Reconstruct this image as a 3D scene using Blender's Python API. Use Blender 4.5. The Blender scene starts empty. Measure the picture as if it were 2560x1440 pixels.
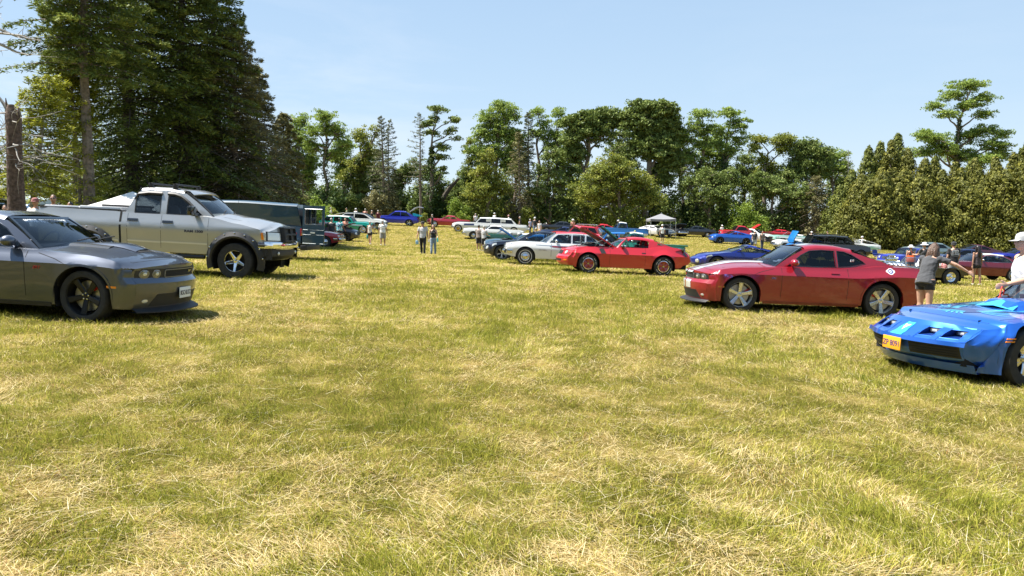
import bpy, bmesh, math, random
import numpy as np
from mathutils import Vector, Matrix
from mathutils.geometry import tessellate_polygon
random.seed(7)
RNG = np.random.default_rng(11)
scene = bpy.context.scene
COL = scene.collection
R = math.radians
# ------------------------------------------------------------------ camera
FPX = 1900.0; PITCH = R(4.75); CH = 1.6
cam_d = bpy.data.cameras.new('camera'); cam = bpy.data.objects.new('camera', cam_d); COL.objects.link(cam)
cam_d.sensor_width = 36.0; cam_d.lens = FPX / 2560 * 36.0; cam_d.clip_start = 0.05; cam_d.clip_end = 3000
cam.location = (0, 0, CH); cam.rotation_euler = (R(90) - PITCH, 0, 0)
scene.camera = cam
# ------------------------------------------------------------------ terrain
_PD = [-40, 0, 25, 33, 41, 50, 58, 66, 74, 82, 90, 97, 106, 130, 400]
_PZ = [0, 0, 0, -0.05, -0.20, -0.28, -0.22, 0.02, .38, .72, 1.05, 1.32, 1.48, 1.5, 1.5]
def prof(y):
    y = np.asarray(y, float)
    i = np.clip(np.searchsorted(_PD, y) - 1, 0, len(_PD) - 2)
    D = np.array(_PD, float); Z = np.array(_PZ, float)
    m = np.gradient(Z, D)
    h = D[i + 1] - D[i]; t = np.clip((y - D[i]) / h, 0, 1)
    return ((2*t**3 - 3*t**2 + 1) * Z[i] + (t**3 - 2*t**2 + t) * h * m[i] + (-2*t**3 + 3*t**2) * Z[i+1] + (t**3 - t**2) * h * m[i+1])
def _h(ix, iy, s):
    n = (ix.astype(np.int64) * 374761393 + iy.astype(np.int64) * 668265263 + s * 1442695) & 0xffffffff
    n = ((n ^ (n >> 13)) * 1274126177) & 0xffffffff
    return ((n ^ (n >> 16)) & 0xffffff) / float(0xffffff)
def vnoise(x, y, s=0):
    x = np.asarray(x, float); y = np.asarray(y, float)
    ix = np.floor(x); iy = np.floor(y); fx = x - ix; fy = y - iy
    fx = fx*fx*(3-2*fx); fy = fy*fy*(3-2*fy)
    a = _h(ix, iy, s); b = _h(ix+1, iy, s); c = _h(ix, iy+1, s); d = _h(ix+1, iy+1, s)
    return (a*(1-fx)+b*fx)*(1-fy) + (c*(1-fx)+d*fx)*fy
def fbm(x, y, s=0, o=4):
    t = 0; a = .5; w = 0
    for k in range(o):
        t = t + a*vnoise(x*2**k + k*17.3, y*2**k - k*9.1, s+k); w += a; a *= .5
    return t / w
def terr(x, y):
    x = np.asarray(x, float); y = np.asarray(y, float)
    return prof(y) - 0.045 * np.clip(x, -70, 70) + 0.05*(fbm(x*.35, y*.35, 5, 2) - .5) + 0.05*(fbm(x*1.6, y*1.6, 9, 2) - .5)
def tz(x, y):
    return float(prof(y)) - 0.045 * max(-70, min(70, x))
def px2x(px, Y, z=None):
    """world x of a point at world depth Y and height z that projects to pixel column px"""
    if z is None: z = 0.8
    d = Y*math.cos(PITCH) + (CH - z)*math.sin(PITCH)
    return (px - 1280) / FPX * d
def py2z(py, Y):
    return CH + Y * math.tan(math.atan((720 - py) / FPX) - PITCH)
def spx(Y): return FPX / Y
# ------------------------------------------------------------------ object helpers
def tag(o, label=None, cat=None, group=None, kind=None):
    if label: o['label'] = label
    if cat: o['category'] = cat
    if group: o['group'] = group
    if kind: o['kind'] = kind
    return o
def link(o, parent=None):
    COL.objects.link(o)
    if parent is not None: o.parent = parent
    return o
def empty(name, loc=(0, 0, 0), rot=(0, 0, 0)):
    o = bpy.data.objects.new(name, None); COL.objects.link(o); o.location = loc; o.rotation_euler = rot
    o.empty_display_size = .2
    return o
def mesh_np(name, co, faces_flat, ftot, mats=(), parent=None, col=None, smooth=False, midx=None):
    me = bpy.data.meshes.new(name)
    n = len(co); me.vertices.add(n); me.vertices.foreach_set('co', np.ascontiguousarray(co, dtype=np.float32).ravel())
    me.loops.add(len(faces_flat)); me.loops.foreach_set('vertex_index', np.ascontiguousarray(faces_flat, dtype=np.int32))
    me.polygons.add(len(ftot)); st = np.zeros(len(ftot), np.int32); st[1:] = np.cumsum(ftot)[:-1]
    me.polygons.foreach_set('loop_start', st)
    if midx is not None: me.polygons.foreach_set('material_index', np.ascontiguousarray(midx, dtype=np.int32))
    me.polygons.foreach_set('use_smooth', np.full(len(ftot), smooth))
    for m in mats: me.materials.append(m)
    if col is not None:
        ca = me.color_attributes.new('Col', 'FLOAT_COLOR', 'POINT')
        c4 = np.ones((n, 4), np.float32); c4[:, :col.shape[1]] = col
        ca.data.foreach_set('color', c4.ravel())
    me.update(calc_edges=True)
    o = bpy.data.objects.new(name, me); link(o, parent)
    return o
class MB:
    """collects vertices, faces, material indices for ONE mesh object"""
    def __init__(s): s.v = []; s.f = []; s.m = []; s.mats = []; s.cur = 0
    def mat(s, m):
        if m not in s.mats: s.mats.append(m)
        s.cur = s.mats.index(m); return s
    def add(s, vs, fs):
        b = len(s.v); s.v.extend([tuple(v) for v in vs])
        for f in fs: s.f.append(tuple(b + i for i in f)); s.m.append(s.cur)
        return s
    def grid(s, rows, close=False, flip=False):
        n = len(rows[0]); vs = [p for r in rows for p in r]; fs = []
        for i in range(len(rows) - 1):
            for j in range(n if close else n - 1):
                k = (j + 1) % n
                q = (i*n + j, i*n + k, (i+1)*n + k, (i+1)*n + j)
                fs.append(q[::-1] if flip else q)
        return s.add(vs, fs)
    def box(s, x0, x1, y0, y1, z0, z1):
        v = [(x, y, z) for x in (x0, x1) for y in (y0, y1) for z in (z0, z1)]
        return s.add(v, [(0,1,3,2), (4,6,7,5), (0,4,5,1), (2,3,7,6), (0,2,6,4), (1,5,7,3)])
    def rbox(s, x0, x1, y0, y1, z0, z1, r=.02, M=None):
        """box with chamfered edges"""
        bm = bmesh.new(); bmesh.ops.create_cube(bm, size=1)
        for v in bm.verts: v.co = Vector(((x0+x1)/2 + v.co.x*(x1-x0), (y0+y1)/2 + v.co.y*(y1-y0), (z0+z1)/2 + v.co.z*(z1-z0)))
        r = min(r, (x1-x0)*.49, (y1-y0)*.49, (z1-z0)*.49)
        bmesh.ops.bevel(bm, geom=bm.edges[:], offset=r, segments=2, affect='EDGES', profile=.6)
        if M is not None: bm.transform(M)
        bm.verts.index_update()
        s.add([v.co.copy() for v in bm.verts], [[v.index for v in f.verts] for f in bm.faces]); bm.free(); return s
    def tube(s, pts, rad, n=8, cap=True):
        pts = [Vector(p) for p in pts]
        if not hasattr(rad, '__len__'): rad = [rad]*len(pts)
        rows = []; up = None
        for i, p in enumerate(pts):
            d = (pts[min(i+1, len(pts)-1)] - pts[max(i-1, 0)])
            if d.length < 1e-9: d = Vector((0, 0, 1))
            d.normalize()
            if up is None:
                up = Vector((0, 0, 1)) if abs(d.z) < .9 else Vector((1, 0, 0))
            a = d.cross(up)
            if a.length < 1e-4: a = d.cross(Vector((0, 1, 0)))
            a.normalize(); b = a.cross(d); up = b
            rows.append([p + (a*math.cos(t) + b*math.sin(t))*rad[i] for t in [2*math.pi*k/n for k in range(n)]])
        s.grid(rows, close=True)
        if cap:
            b0 = len(s.v)
            s.add(rows[0], [list(range(n))]); s.add(rows[-1], [list(range(n))[::-1]])
        return s
    def lathe(s, prof_, n=24, axis='y', c=(0, 0, 0)):
        """prof_ = [(r, h)], revolved about the axis through c"""
        rows = []
        for r, h in prof_:
            row = []
            for k in range(n):
                t = 2*math.pi*k/n; a, b = r*math.cos(t), r*math.sin(t)
                row.append((c[0]+a, c[1]+h, c[2]+b) if axis == 'y' else ((c[0]+a, c[1]+b, c[2]+h) if axis == 'z' else (c[0]+h, c[1]+a, c[2]+b)))
            rows.append(row)
        return s.grid(rows, close=True)
    def ell(s, c, r, nu=12, nv=8, M=None):
        rows = []
        for i in range(nv+1):
            t = math.pi*i/nv; row = []
            for k in range(nu):
                u = 2*math.pi*k/nu
                p = Vector((r[0]*math.sin(t)*math.cos(u), r[1]*math.sin(t)*math.sin(u), r[2]*math.cos(t)))
                if M is not None: p = M @ p
                row.append(p + Vector(c))
            rows.append(row)
        return s.grid(rows, close=True)
    def build(s, name, parent=None, smooth=True, angle=35, weld=True):
        me = bpy.data.meshes.new(name); me.from_pydata(s.v, [], s.f)
        for m in s.mats: me.materials.append(m)
        me.polygons.foreach_set('material_index', s.m)
        if weld:
            bm = bmesh.new(); bm.from_mesh(me); bmesh.ops.remove_doubles(bm, verts=bm.verts[:], dist=1e-5)
            bmesh.ops.recalc_face_normals(bm, faces=bm.faces[:]) if weld != 'keep' else None
            bm.to_mesh(me); bm.free()
        me.polygons.foreach_set('use_smooth', [smooth]*len(me.polygons))
        if smooth: me.set_sharp_from_angle(angle=R(angle))
        me.update()
        o = bpy.data.objects.new(name, me); link(o, parent); return o
# ------------------------------------------------------------------ materials
_MC = {}
def mat(name, col=(.5, .5, .5), rough=.5, metal=0.0, coat=0.0, spec=None, emit=None, noise=None, bump=0, alpha=None, sheen=0):
    """procedural principled material; noise=(scale, amount) varies the colour a little"""
    key = name
    if key in _MC: return _MC[key]
    m = bpy.data.materials.new(name); m.use_nodes = True; nt = m.node_tree; b = nt.nodes['Principled BSDF']
    b.inputs['Base Color'].default_value = (*col, 1); b.inputs['Roughness'].default_value = rough
    b.inputs['Metallic'].default_value = metal; b.inputs['Coat Weight'].default_value = coat; b.inputs['Coat Roughness'].default_value = .04
    if spec is not None: b.inputs['Specular IOR Level'].default_value = spec
    if sheen: b.inputs['Sheen Weight'].default_value = sheen
    if noise:
        tc = nt.nodes.new('ShaderNodeTexCoord'); n = nt.nodes.new('ShaderNodeTexNoise'); n.inputs['Scale'].default_value = noise[0]; n.inputs['Detail'].default_value = 4
        nt.links.new(tc.outputs['Object'], n.inputs['Vector'])
        mx = nt.nodes.new('ShaderNodeMix'); mx.data_type = 'RGBA'
        a = noise[1]; mx.inputs[6].default_value = (*[max(0, c*(1-a)) for c in col], 1); mx.inputs[7].default_value = (*[min(1, c*(1+a)) for c in col], 1)
        mr = nt.nodes.new('ShaderNodeMapRange'); mr.inputs[1].default_value = .3; mr.inputs[2].default_value = .7
        nt.links.new(n.outputs[0], mr.inputs[0]); nt.links.new(mr.outputs[0], mx.inputs[0]); nt.links.new(mx.outputs[2], b.inputs['Base Color'])
        if bump:
            bp = nt.nodes.new('ShaderNodeBump'); bp.inputs['Strength'].default_value = bump; bp.inputs['Distance'].default_value = .02
            nt.links.new(n.outputs[0], bp.inputs['Height']); nt.links.new(bp.outputs[0], b.inputs['Normal'])
    _MC[key] = m; return m
def paint(name, col, metal=.0, rough=.35):
    """car paint: clear coat over a slightly dusty, slightly uneven base"""
    if name in _MC: return _MC[name]
    m = mat(name, col, rough, metal, 1.0); nt = m.node_tree; b = nt.nodes['Principled BSDF']
    b.inputs['Coat Roughness'].default_value = .03
    tc = nt.nodes.new('ShaderNodeTexCoord'); n = nt.nodes.new('ShaderNodeTexNoise'); n.inputs['Scale'].default_value = 2.2; n.inputs['Detail'].default_value = 2
    nt.links.new(tc.outputs['Object'], n.inputs['Vector'])
    bp = nt.nodes.new('ShaderNodeBump'); bp.inputs['Strength'].default_value = .05; bp.inputs['Distance'].default_value = .02
    nt.links.new(n.outputs[0], bp.inputs['Height']); nt.links.new(bp.outputs[0], b.inputs['Coat Normal'])
    # road dust low on the body
    sx = nt.nodes.new('ShaderNodeSeparateXYZ'); nt.links.new(tc.outputs['Object'], sx.inputs[0])
    n2 = nt.nodes.new('ShaderNodeTexNoise'); n2.inputs['Scale'].default_value = 9; n2.inputs['Detail'].default_value = 5; nt.links.new(tc.outputs['Object'], n2.inputs['Vector'])
    mr = nt.nodes.new('ShaderNodeMapRange'); mr.inputs[1].default_value = .62; mr.inputs[2].default_value = .18; nt.links.new(sx.outputs[2], mr.inputs[0])
    mu = nt.nodes.new('ShaderNodeMath'); mu.operation = 'MULTIPLY'; nt.links.new(mr.outputs[0], mu.inputs[0]); nt.links.new(n2.outputs[0], mu.inputs[1])
    mv = nt.nodes.new('ShaderNodeMath'); mv.operation = 'MULTIPLY'; mv.inputs[1].default_value = .14; nt.links.new(mu.outputs[0], mv.inputs[0])
    mx = nt.nodes.new('ShaderNodeMix'); mx.data_type = 'RGBA'; mx.inputs[6].default_value = (*col, 1); mx.inputs[7].default_value = (.30, .24, .16, 1)
    nt.links.new(mv.outputs[0], mx.inputs[0]); nt.links.new(mx.outputs[2], b.inputs['Base Color'])
    return m
def glass(name='window_glass', tint=(.32, .38, .40), opac=0.0, dark=(.01, .012, .014), ior=1.42):
    if name in _MC: return _MC[name]
    m = bpy.data.materials.new(name); m.use_nodes = True; nt = m.node_tree; nt.nodes.clear()
    out = nt.nodes.new('ShaderNodeOutputMaterial'); tr = nt.nodes.new('ShaderNodeBsdfTransparent'); tr.inputs[0].default_value = (*tint, 1)
    gl = nt.nodes.new('ShaderNodeBsdfGlossy'); gl.inputs['Roughness'].default_value = .02; gl.inputs[0].default_value = (.95, .97, 1, 1)
    fr = nt.nodes.new('ShaderNodeFresnel'); ge_ = nt.nodes.new('ShaderNodeNewGeometry'); ma = nt.nodes.new('ShaderNodeMath'); ma.operation = 'MULTIPLY_ADD'; ma.inputs[1].default_value = 1/ior - ior; ma.inputs[2].default_value = ior
    nt.links.new(ge_.outputs['Backfacing'], ma.inputs[0]); nt.links.new(ma.outputs[0], fr.inputs[0])
    mx = nt.nodes.new('ShaderNodeMixShader'); nt.links.new(fr.outputs[0], mx.inputs[0])
    src = tr
    if opac:
        df = nt.nodes.new('ShaderNodeBsdfDiffuse'); df.inputs[0].default_value = (*dark, 1); m2 = nt.nodes.new('ShaderNodeMixShader'); m2.inputs[0].default_value = opac
        nt.links.new(tr.outputs[0], m2.inputs[1]); nt.links.new(df.outputs[0], m2.inputs[2]); src = m2
    nt.links.new(src.outputs[0], mx.inputs[1]); nt.links.new(gl.outputs[0], mx.inputs[2]); nt.links.new(mx.outputs[0], out.inputs[0])
    _MC[name] = m; return m
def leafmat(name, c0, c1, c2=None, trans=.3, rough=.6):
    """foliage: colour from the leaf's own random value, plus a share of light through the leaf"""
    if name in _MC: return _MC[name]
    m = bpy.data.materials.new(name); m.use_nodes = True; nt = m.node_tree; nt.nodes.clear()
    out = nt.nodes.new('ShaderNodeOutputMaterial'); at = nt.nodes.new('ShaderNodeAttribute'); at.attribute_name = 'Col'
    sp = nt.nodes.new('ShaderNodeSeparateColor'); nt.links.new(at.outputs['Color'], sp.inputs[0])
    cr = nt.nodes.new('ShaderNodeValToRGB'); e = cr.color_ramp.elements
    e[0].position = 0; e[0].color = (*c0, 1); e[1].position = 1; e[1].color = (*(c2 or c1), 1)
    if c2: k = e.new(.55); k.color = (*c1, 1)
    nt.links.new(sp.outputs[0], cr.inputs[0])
    d = nt.nodes.new('ShaderNodeBsdfPrincipled'); d.inputs['Roughness'].default_value = rough; d.inputs['Specular IOR Level'].default_value = .25
    t = nt.nodes.new('ShaderNodeBsdfTranslucent'); mx = nt.nodes.new('ShaderNodeMixShader'); mx.inputs[0].default_value = trans
    nt.links.new(cr.outputs[0], d.inputs['Base Color']); nt.links.new(cr.outputs[0], t.inputs[0])
    nt.links.new(d.outputs[0], mx.inputs[1]); nt.links.new(t.outputs[0], mx.inputs[2]); nt.links.new(mx.outputs[0], out.inputs[0])
    _MC[name] = m; return m
def colmat(name, trans=.25):
    """grass: colour stored per blade"""
    m = bpy.data.materials.new(name); m.use_nodes = True; nt = m.node_tree; nt.nodes.clear()
    out = nt.nodes.new('ShaderNodeOutputMaterial'); at = nt.nodes.new('ShaderNodeAttribute'); at.attribute_name = 'Col'
    d = nt.nodes.new('ShaderNodeBsdfPrincipled'); d.inputs['Roughness'].default_value = .6; d.inputs['Specular IOR Level'].default_value = .06
    t = nt.nodes.new('ShaderNodeBsdfTranslucent'); mx = nt.nodes.new('ShaderNodeMixShader'); mx.inputs[0].default_value = trans
    nt.links.new(at.outputs[0], d.inputs['Base Color']); nt.links.new(at.outputs[0], t.inputs[0])
    nt.links.new(d.outputs[0], mx.inputs[1]); nt.links.new(t.outputs[0], mx.inputs[2]); nt.links.new(mx.outputs[0], out.inputs[0])
    return m
# ------------------------------------------------------------------ light and sky
SUN_EL, SUN_DIR = 63.0, Vector((-0.97, 0.10, 0)).normalized()   # sun stands to the left, a little beyond the cars
el = R(SUN_EL); sd = Vector((SUN_DIR.x*math.cos(el), SUN_DIR.y*math.cos(el), math.sin(el)))
sl = bpy.data.lights.new('sun', 'SUN'); sl.energy = 5.0; sl.angle = R(.5); sl.color = (1, .955, .88)
so = bpy.data.objects.new('sun', sl); COL.objects.link(so); so.rotation_euler = (-sd).to_track_quat('-Z', 'Y').to_euler(); so.location = (0, 0, 60)
w = bpy.data.worlds.new('World'); scene.world = w; w.use_nodes = True; nt = w.node_tree
bg = nt.nodes['Background']; sky = nt.nodes.new('ShaderNodeTexSky'); sky.sky_type = 'NISHITA'; sky.sun_disc = False
sky.sun_elevation = el; sky.sun_rotation = math.atan2(SUN_DIR.x, SUN_DIR.y); sky.air_density = 1.0; sky.dust_density = .5; sky.ozone_density = 1.5; sky.altitude = 0
# thin high cloud low in the sky
tc = nt.nodes.new('ShaderNodeTexCoord'); mp = nt.nodes.new('ShaderNodeMapping'); mp.inputs['Scale'].default_value = (1.3, 1.3, 6)
ns = nt.nodes.new('ShaderNodeTexNoise'); ns.inputs['Scale'].default_value = 2.2; ns.inputs['Detail'].default_value = 7; ns.inputs['Roughness'].default_value = .6; ns.inputs['Distortion'].default_value = .4
nt.links.new(tc.outputs['Generated'], mp.inputs[0]); nt.links.new(mp.outputs[0], ns.inputs['Vector'])
cmr = nt.nodes.new('ShaderNodeMapRange'); cmr.inputs[1].default_value = .46; cmr.inputs[2].default_value = .8; cmr.inputs[4].default_value = .9
nt.links.new(ns.outputs[0], cmr.inputs[0])
sx = nt.nodes.new('ShaderNodeSeparateXYZ'); nt.links.new(tc.outputs['Generated'], sx.inputs[0])
hz = nt.nodes.new('ShaderNodeMapRange'); hz.inputs[1].default_value = .34; hz.inputs[2].default_value = .05; nt.links.new(sx.outputs[2], hz.inputs[0])
lf = nt.nodes.new('ShaderNodeMapRange'); lf.inputs[1].default_value = .25; lf.inputs[2].default_value = -.55; lf.inputs[3].default_value = .15; nt.links.new(sx.outputs[0], lf.inputs[0])
m1 = nt.nodes.new('ShaderNodeMath'); m1.operation = 'MULTIPLY'; nt.links.new(cmr.outputs[0], m1.inputs[0]); nt.links.new(hz.outputs[0], m1.inputs[1])
m2 = nt.nodes.new('ShaderNodeMath'); m2.operation = 'MULTIPLY'; nt.links.new(m1.outputs[0], m2.inputs[0]); nt.links.new(lf.outputs[0], m2.inputs[1])
cm = nt.nodes.new('ShaderNodeMix'); cm.data_type = 'RGBA'; cm.inputs[7].default_value = (6.9, 6.9, 7.0, 1)
gr = nt.nodes.new('ShaderNodeValToRGB'); ge = gr.color_ramp.elements; ge[0].position = .0; ge[0].color = (.74, .87, .99, 1); ge[1].position = .55; ge[1].color = (.36, .58, .88, 1); gk = ge.new(.16); gk.color = (.57, .76, .96, 1)
nt.links.new(sx.outputs[2], gr.inputs[0]); gs = nt.nodes.new('ShaderNodeVectorMath'); gs.operation = 'SCALE'; gs.inputs[3].default_value = 6.2; nt.links.new(gr.outputs[0], gs.inputs[0])
bm_ = nt.nodes.new('ShaderNodeMix'); bm_.data_type = 'RGBA'; bm_.inputs[0].default_value = .75; nt.links.new(sky.outputs[0], bm_.inputs[6]); nt.links.new(gs.outputs[0], bm_.inputs[7])
nt.links.new(m2.outputs[0], cm.inputs[0]); nt.links.new(bm_.outputs[2], cm.inputs[6]); nt.links.new(cm.outputs[2], bg.inputs[0])
bg.inputs[1].default_value = .066
vs = scene.view_settings; vs.view_transform = 'Standard'; vs.look = 'None'; vs.exposure = 1.35; vs.gamma = 1
scene.cycles.max_bounces = 8; scene.cycles.transparent_max_bounces = 16; scene.cycles.use_denoising = True
# ------------------------------------------------------------------ ground
def ground():
    xs = np.concatenate([np.linspace(-400, -60, 12), np.linspace(-58, 58, 150), np.linspace(60, 400, 12)])
    ys = np.concatenate([np.linspace(-200, -4, 6), np.linspace(-2, 30, 90), np.linspace(31, 130, 90), np.linspace(140, 900, 12)])
    X, Y = np.meshgrid(xs, ys); Z = terr(X, Y)
    co = np.stack([X, Y, Z], -1).reshape(-1, 3); nx = len(xs); ny = len(ys)
    i, j = np.meshgrid(np.arange(nx-1), np.arange(ny-1)); a = (j*nx + i).ravel()
    f = np.stack([a, a+1, a+1+nx, a+nx], 1)
    m = mat('soil_thatch', (.12, .09, .03), .95, spec=0); nt = m.node_tree; b = nt.nodes['Principled BSDF']
    tc = nt.nodes.new('ShaderNodeTexCoord')
    def nz(sc, det=6, rg=.65):
        n = nt.nodes.new('ShaderNodeTexNoise'); n.inputs['Scale'].default_value = sc; n.inputs['Detail'].default_value = det; n.inputs['Roughness'].default_value = rg
        nt.links.new(tc.outputs['Object'], n.inputs['Vector']); return n
    n1 = nz(1.6); n2 = nz(55, 8, .8)
    cr = nt.nodes.new('ShaderNodeValToRGB'); e = cr.color_ramp.elements
    e[0].position = .34; e[0].color = (.035, .035, .006, 1); e[1].position = .62; e[1].color = (.40, .30, .10, 1); k = e.new(.48); k.color = (.13, .11, .025, 1)
    mm = nt.nodes.new('ShaderNodeMath'); mm.operation = 'ADD'; ms = nt.nodes.new('ShaderNodeMath'); ms.operation = 'MULTIPLY'; ms.inputs[1].default_value = .5
    nt.links.new(n1.outputs[0], mm.inputs[0]); nt.links.new(n2.outputs[0], mm.inputs[1]); nt.links.new(mm.outputs[0], ms.inputs[0])
    nt.links.new(ms.outputs[0], cr.inputs[0]); nt.links.new(cr.outputs[0], b.inputs['Base Color'])
    bp = nt.nodes.new('ShaderNodeBump'); bp.inputs['Strength'].default_value = .8; bp.inputs['Distance'].default_value = .05
    nt.links.new(n2.outputs[0], bp.inputs['Height']); nt.links.new(bp.outputs[0], b.inputs['Normal'])
    o = mesh_np('ground', co, f.ravel(), np.full(len(f), 4), [m], smooth=True); tag(o, kind='structure')
ground()
def grass():
    rng = np.random.default_rng(3)
    def sample(n, d0, d1, p):     # areal density ~ D**-p
        k = 2 - p; u = rng.random(n); D = (d0**k + u*(d1**k - d0**k))**(1/k)
        X = (rng.random(n)*2 - 1) * (0.69*D*1.06 + 1.2)
        return X, D
    X, D = sample(GRASS_N, 2.6, 104, 1.88)
    n = len(X)
    # patches: green tufts, dry straw
    a = R(28); xr = X*math.cos(a) - D*math.sin(a); yr = X*math.sin(a) + D*math.cos(a)
    f1 = fbm(xr*.75, yr*.42, 1, 4); f2 = fbm(X*4.2, D*4.2, 21, 3); f3 = fbm(X*.12, D*.12, 33, 3)
    dry = f1*.46 + f2*.40 + f3*.14
    dry = (dry - .5)*4.3 + .57 + 0.05*np.clip((8-D)/5, -1, 1) + rng.normal(0, .36, n)
    lush = np.clip((.5 - dry)*1.1, 0, 1)
    straw = dry > .62 + rng.normal(0, .12, n)
    far = np.clip(D/7.0, 1, None)
    L = np.where(straw, rng.uniform(.03, .085, n), rng.uniform(.04, .09, n) + .05*lush*rng.random(n)) * np.clip(far, 1, 2.4)**.55
    W = np.where(straw, rng.uniform(.0012, .0026, n), rng.uniform(.0018, .0036, n)) * far**1.04
    L = L*(.62 + .85*np.clip(fbm(X*5.5, D*5.5, 71, 2)*1.6 - .3, 0, 1)*np.clip(14/D, .35, 1) + .25*(1 - np.clip(14/D, .35, 1)))
    tuft = rng.random(n) < .012; L = np.where(tuft & ~straw, L*1.7, L)
    stem = (rng.random(n) < .016) & (D < 16); straw = straw | stem
    L = np.where(stem, rng.uniform(.09, .24, n), L); W = np.where(stem, rng.uniform(.0014, .0026, n)*np.clip(far, 1, 1.7), W)
    az = rng.random(n)*2*np.pi
    # lie of the mown grass varies over the field
    lie = fbm(X*.5, D*.5, 51, 2)*9.0; az = np.where(rng.random(n) < .35, lie + rng.normal(0, .5, n), az)
    tilt = np.where(stem, rng.uniform(76, 92, n), 0) + ~stem*np.where(straw, rng.uniform(55, 92, n), rng.uniform(15, 74, n)); tilt = np.radians(tilt)
    dx = np.cos(az)*np.sin(tilt); dy = np.sin(az)*np.sin(tilt); dz = np.cos(tilt)
    bend = rng.uniform(.1, .55, n)
    sx_ = -np.sin(az + rng.normal(0, .6, n)); sy_ = np.cos(az + rng.normal(0, .6, n))
    base = np.stack([X, D, terr(X, D) - .005 + np.where(straw, rng.uniform(0, .035, n), 0)], 1)
    d = np.stack([dx, dy, dz], 1); s = np.stack([sx_, sy_, np.zeros(n)], 1)
    mid = base + d*(L*.55)[:, None]
    tip = mid + (d + np.stack([np.cos(az)*bend, np.sin(az)*bend, -bend*np.where(straw, .1, .8)], 1))*(L*.45)[:, None]
    w = (W/2)[:, None]
    co = np.stack([base - s*w, base + s*w, mid + s*w*.9, mid - s*w*.9, tip], 1).reshape(-1, 3)
    k = np.arange(n)*5
    f = np.stack([k, k+1, k+2, k+3, k+3, k+2, k+4], 1).ravel(); ft = np.tile([4, 3], n)
    r = rng.random(n)[:, None]
    g0 = np.array([.10, .125, .010]); g1 = np.array([.47, .435, .07]); st0 = np.array([.46, .33, .08]); st1 = np.array([.90, .74, .43]); br = np.array([.24, .13, .05])
    green = g0 + (g1 - g0)*np.clip(r*.8 + (dry[:, None])*.5, 0, 1)
    sc_ = st0 + (st1 - st0)*r**.8; sc_ = np.where(((rng.random(n) < .10 + .5*np.clip(fbm(X*1.7, D*1.7, 91, 3)*2.6 - 1.45, 0, 1)) & ~stem)[:, None], br*(.7 + r*.9), sc_); sc_ = np.where(stem[:, None], np.array([.95, .84, .58])*(.75 + .3*r), sc_)
    c = np.where(straw[:, None], sc_, green)
    mixn = (~straw) & (dry > .42); yl = np.array([.58, .50, .11]); c = np.where((mixn & (rng.random(n) < .5))[:, None], yl*(.75 + .45*r), c)
    c5 = np.repeat(c, 5, 0)
    o = mesh_np('grass', co, f, ft, [colmat('grass_blades', .36)], col=c5); tag(o, 'mown yellow green grass with dry straw across the field', 'grass', kind='stuff')
GRASS_N = 1150000
grass()
# ------------------------------------------------------------------ trees
def leaf_arrays(C, nrm, size, asp, rng, tw=None):
    """rhombic leaves at C (n,3), face normals nrm (n,3), size (n,), aspect"""
    n = len(C); r = rng.normal(size=(n, 3)) if tw is None else tw
    u = np.cross(nrm, r); u /= np.linalg.norm(u, axis=1)[:, None] + 1e-9
    v = np.cross(nrm, u); s = size[:, None]
    co = np.stack([C - u*s, C - v*s*asp, C + u*s, C + v*s*asp], 1).reshape(-1, 3)
    return co
def build_leaves(name, mats, chunks, parent, rng):
    """chunks: list of (co (4n,3), shade (n,))"""
    co = np.concatenate([c[0] for c in chunks]); sh = np.concatenate([c[1] for c in chunks])
    n = len(sh); col = np.repeat(np.stack([sh]*3, 1), 4, 0); col = np.clip(col, 0, 1)
    return mesh_np(name, co, np.arange(4*n), np.full(n, 4), mats, parent, col=col)
BARK = mat('grey_brown_bark', (.17, .135, .10), .95, noise=(7, .45), bump=.8)
BARKG = mat('pale_grey_bark', (.30, .28, .25), .95, noise=(9, .4), bump=.8)
BARKD = mat('dark_bark', (.075, .06, .045), .95, noise=(7, .4), bump=.8)
L_LOC = leafmat('locust_leaves', (0.083, 0.138, 0.030), (0.228, 0.311, 0.058), (0.414, 0.482, 0.118), .38)
L_OAK = leafmat('oak_leaves', (0.051, 0.083, 0.021), (0.158, 0.210, 0.048), (0.315, 0.352, 0.098), .22)
L_GOLD = leafmat('gold_green_leaves', (0.079, 0.110, 0.020), (0.220, 0.252, 0.040), (0.440, 0.425, 0.079), .3)
L_BRT = leafmat('bright_green_leaves', (.07, .12, .015), (.20, .28, .035), (.33, .40, .07), .35)
L_DK = leafmat('dark_ivy_leaves', (0.016, 0.036, 0.008), (0.046, 0.085, 0.018), (0.111, 0.156, 0.039), .15)
L_CON = leafmat('hemlock_needles', (0.046, 0.072, 0.015), (0.158, 0.204, 0.041), (0.433, 0.446, 0.102), .2)
L_CONB = leafmat('dull_brown_green_needles', (0.079, 0.079, 0.031), (0.227, 0.210, 0.088), (0.438, 0.403, 0.175), .2)
L_CONY = leafmat('yellow_green_needles', (0.093, 0.113, 0.010), (0.291, 0.305, 0.026), (0.503, 0.489, 0.060), .3)
L_ARB = leafmat('gold_cedar_sprays', (.032, .042, .008), (.125, .13, .02), (.29, .265, .04), .2)
L_ARBD = leafmat('olive_cedar_sprays', (0.035, 0.050, 0.010), (0.126, 0.148, 0.025), (0.277, 0.282, 0.050), .2)
L_PINE = leafmat('grey_olive_needles', (0.072, 0.086, 0.043), (0.172, 0.186, 0.094), (0.315, 0.315, 0.172), .2)
def rnd_dir(n, rng, up=0.0):
    d = rng.normal(size=(n, 3)); d[:, 2] = d[:, 2] + up; d /= np.linalg.norm(d, axis=1)[:, None]; return d
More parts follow.
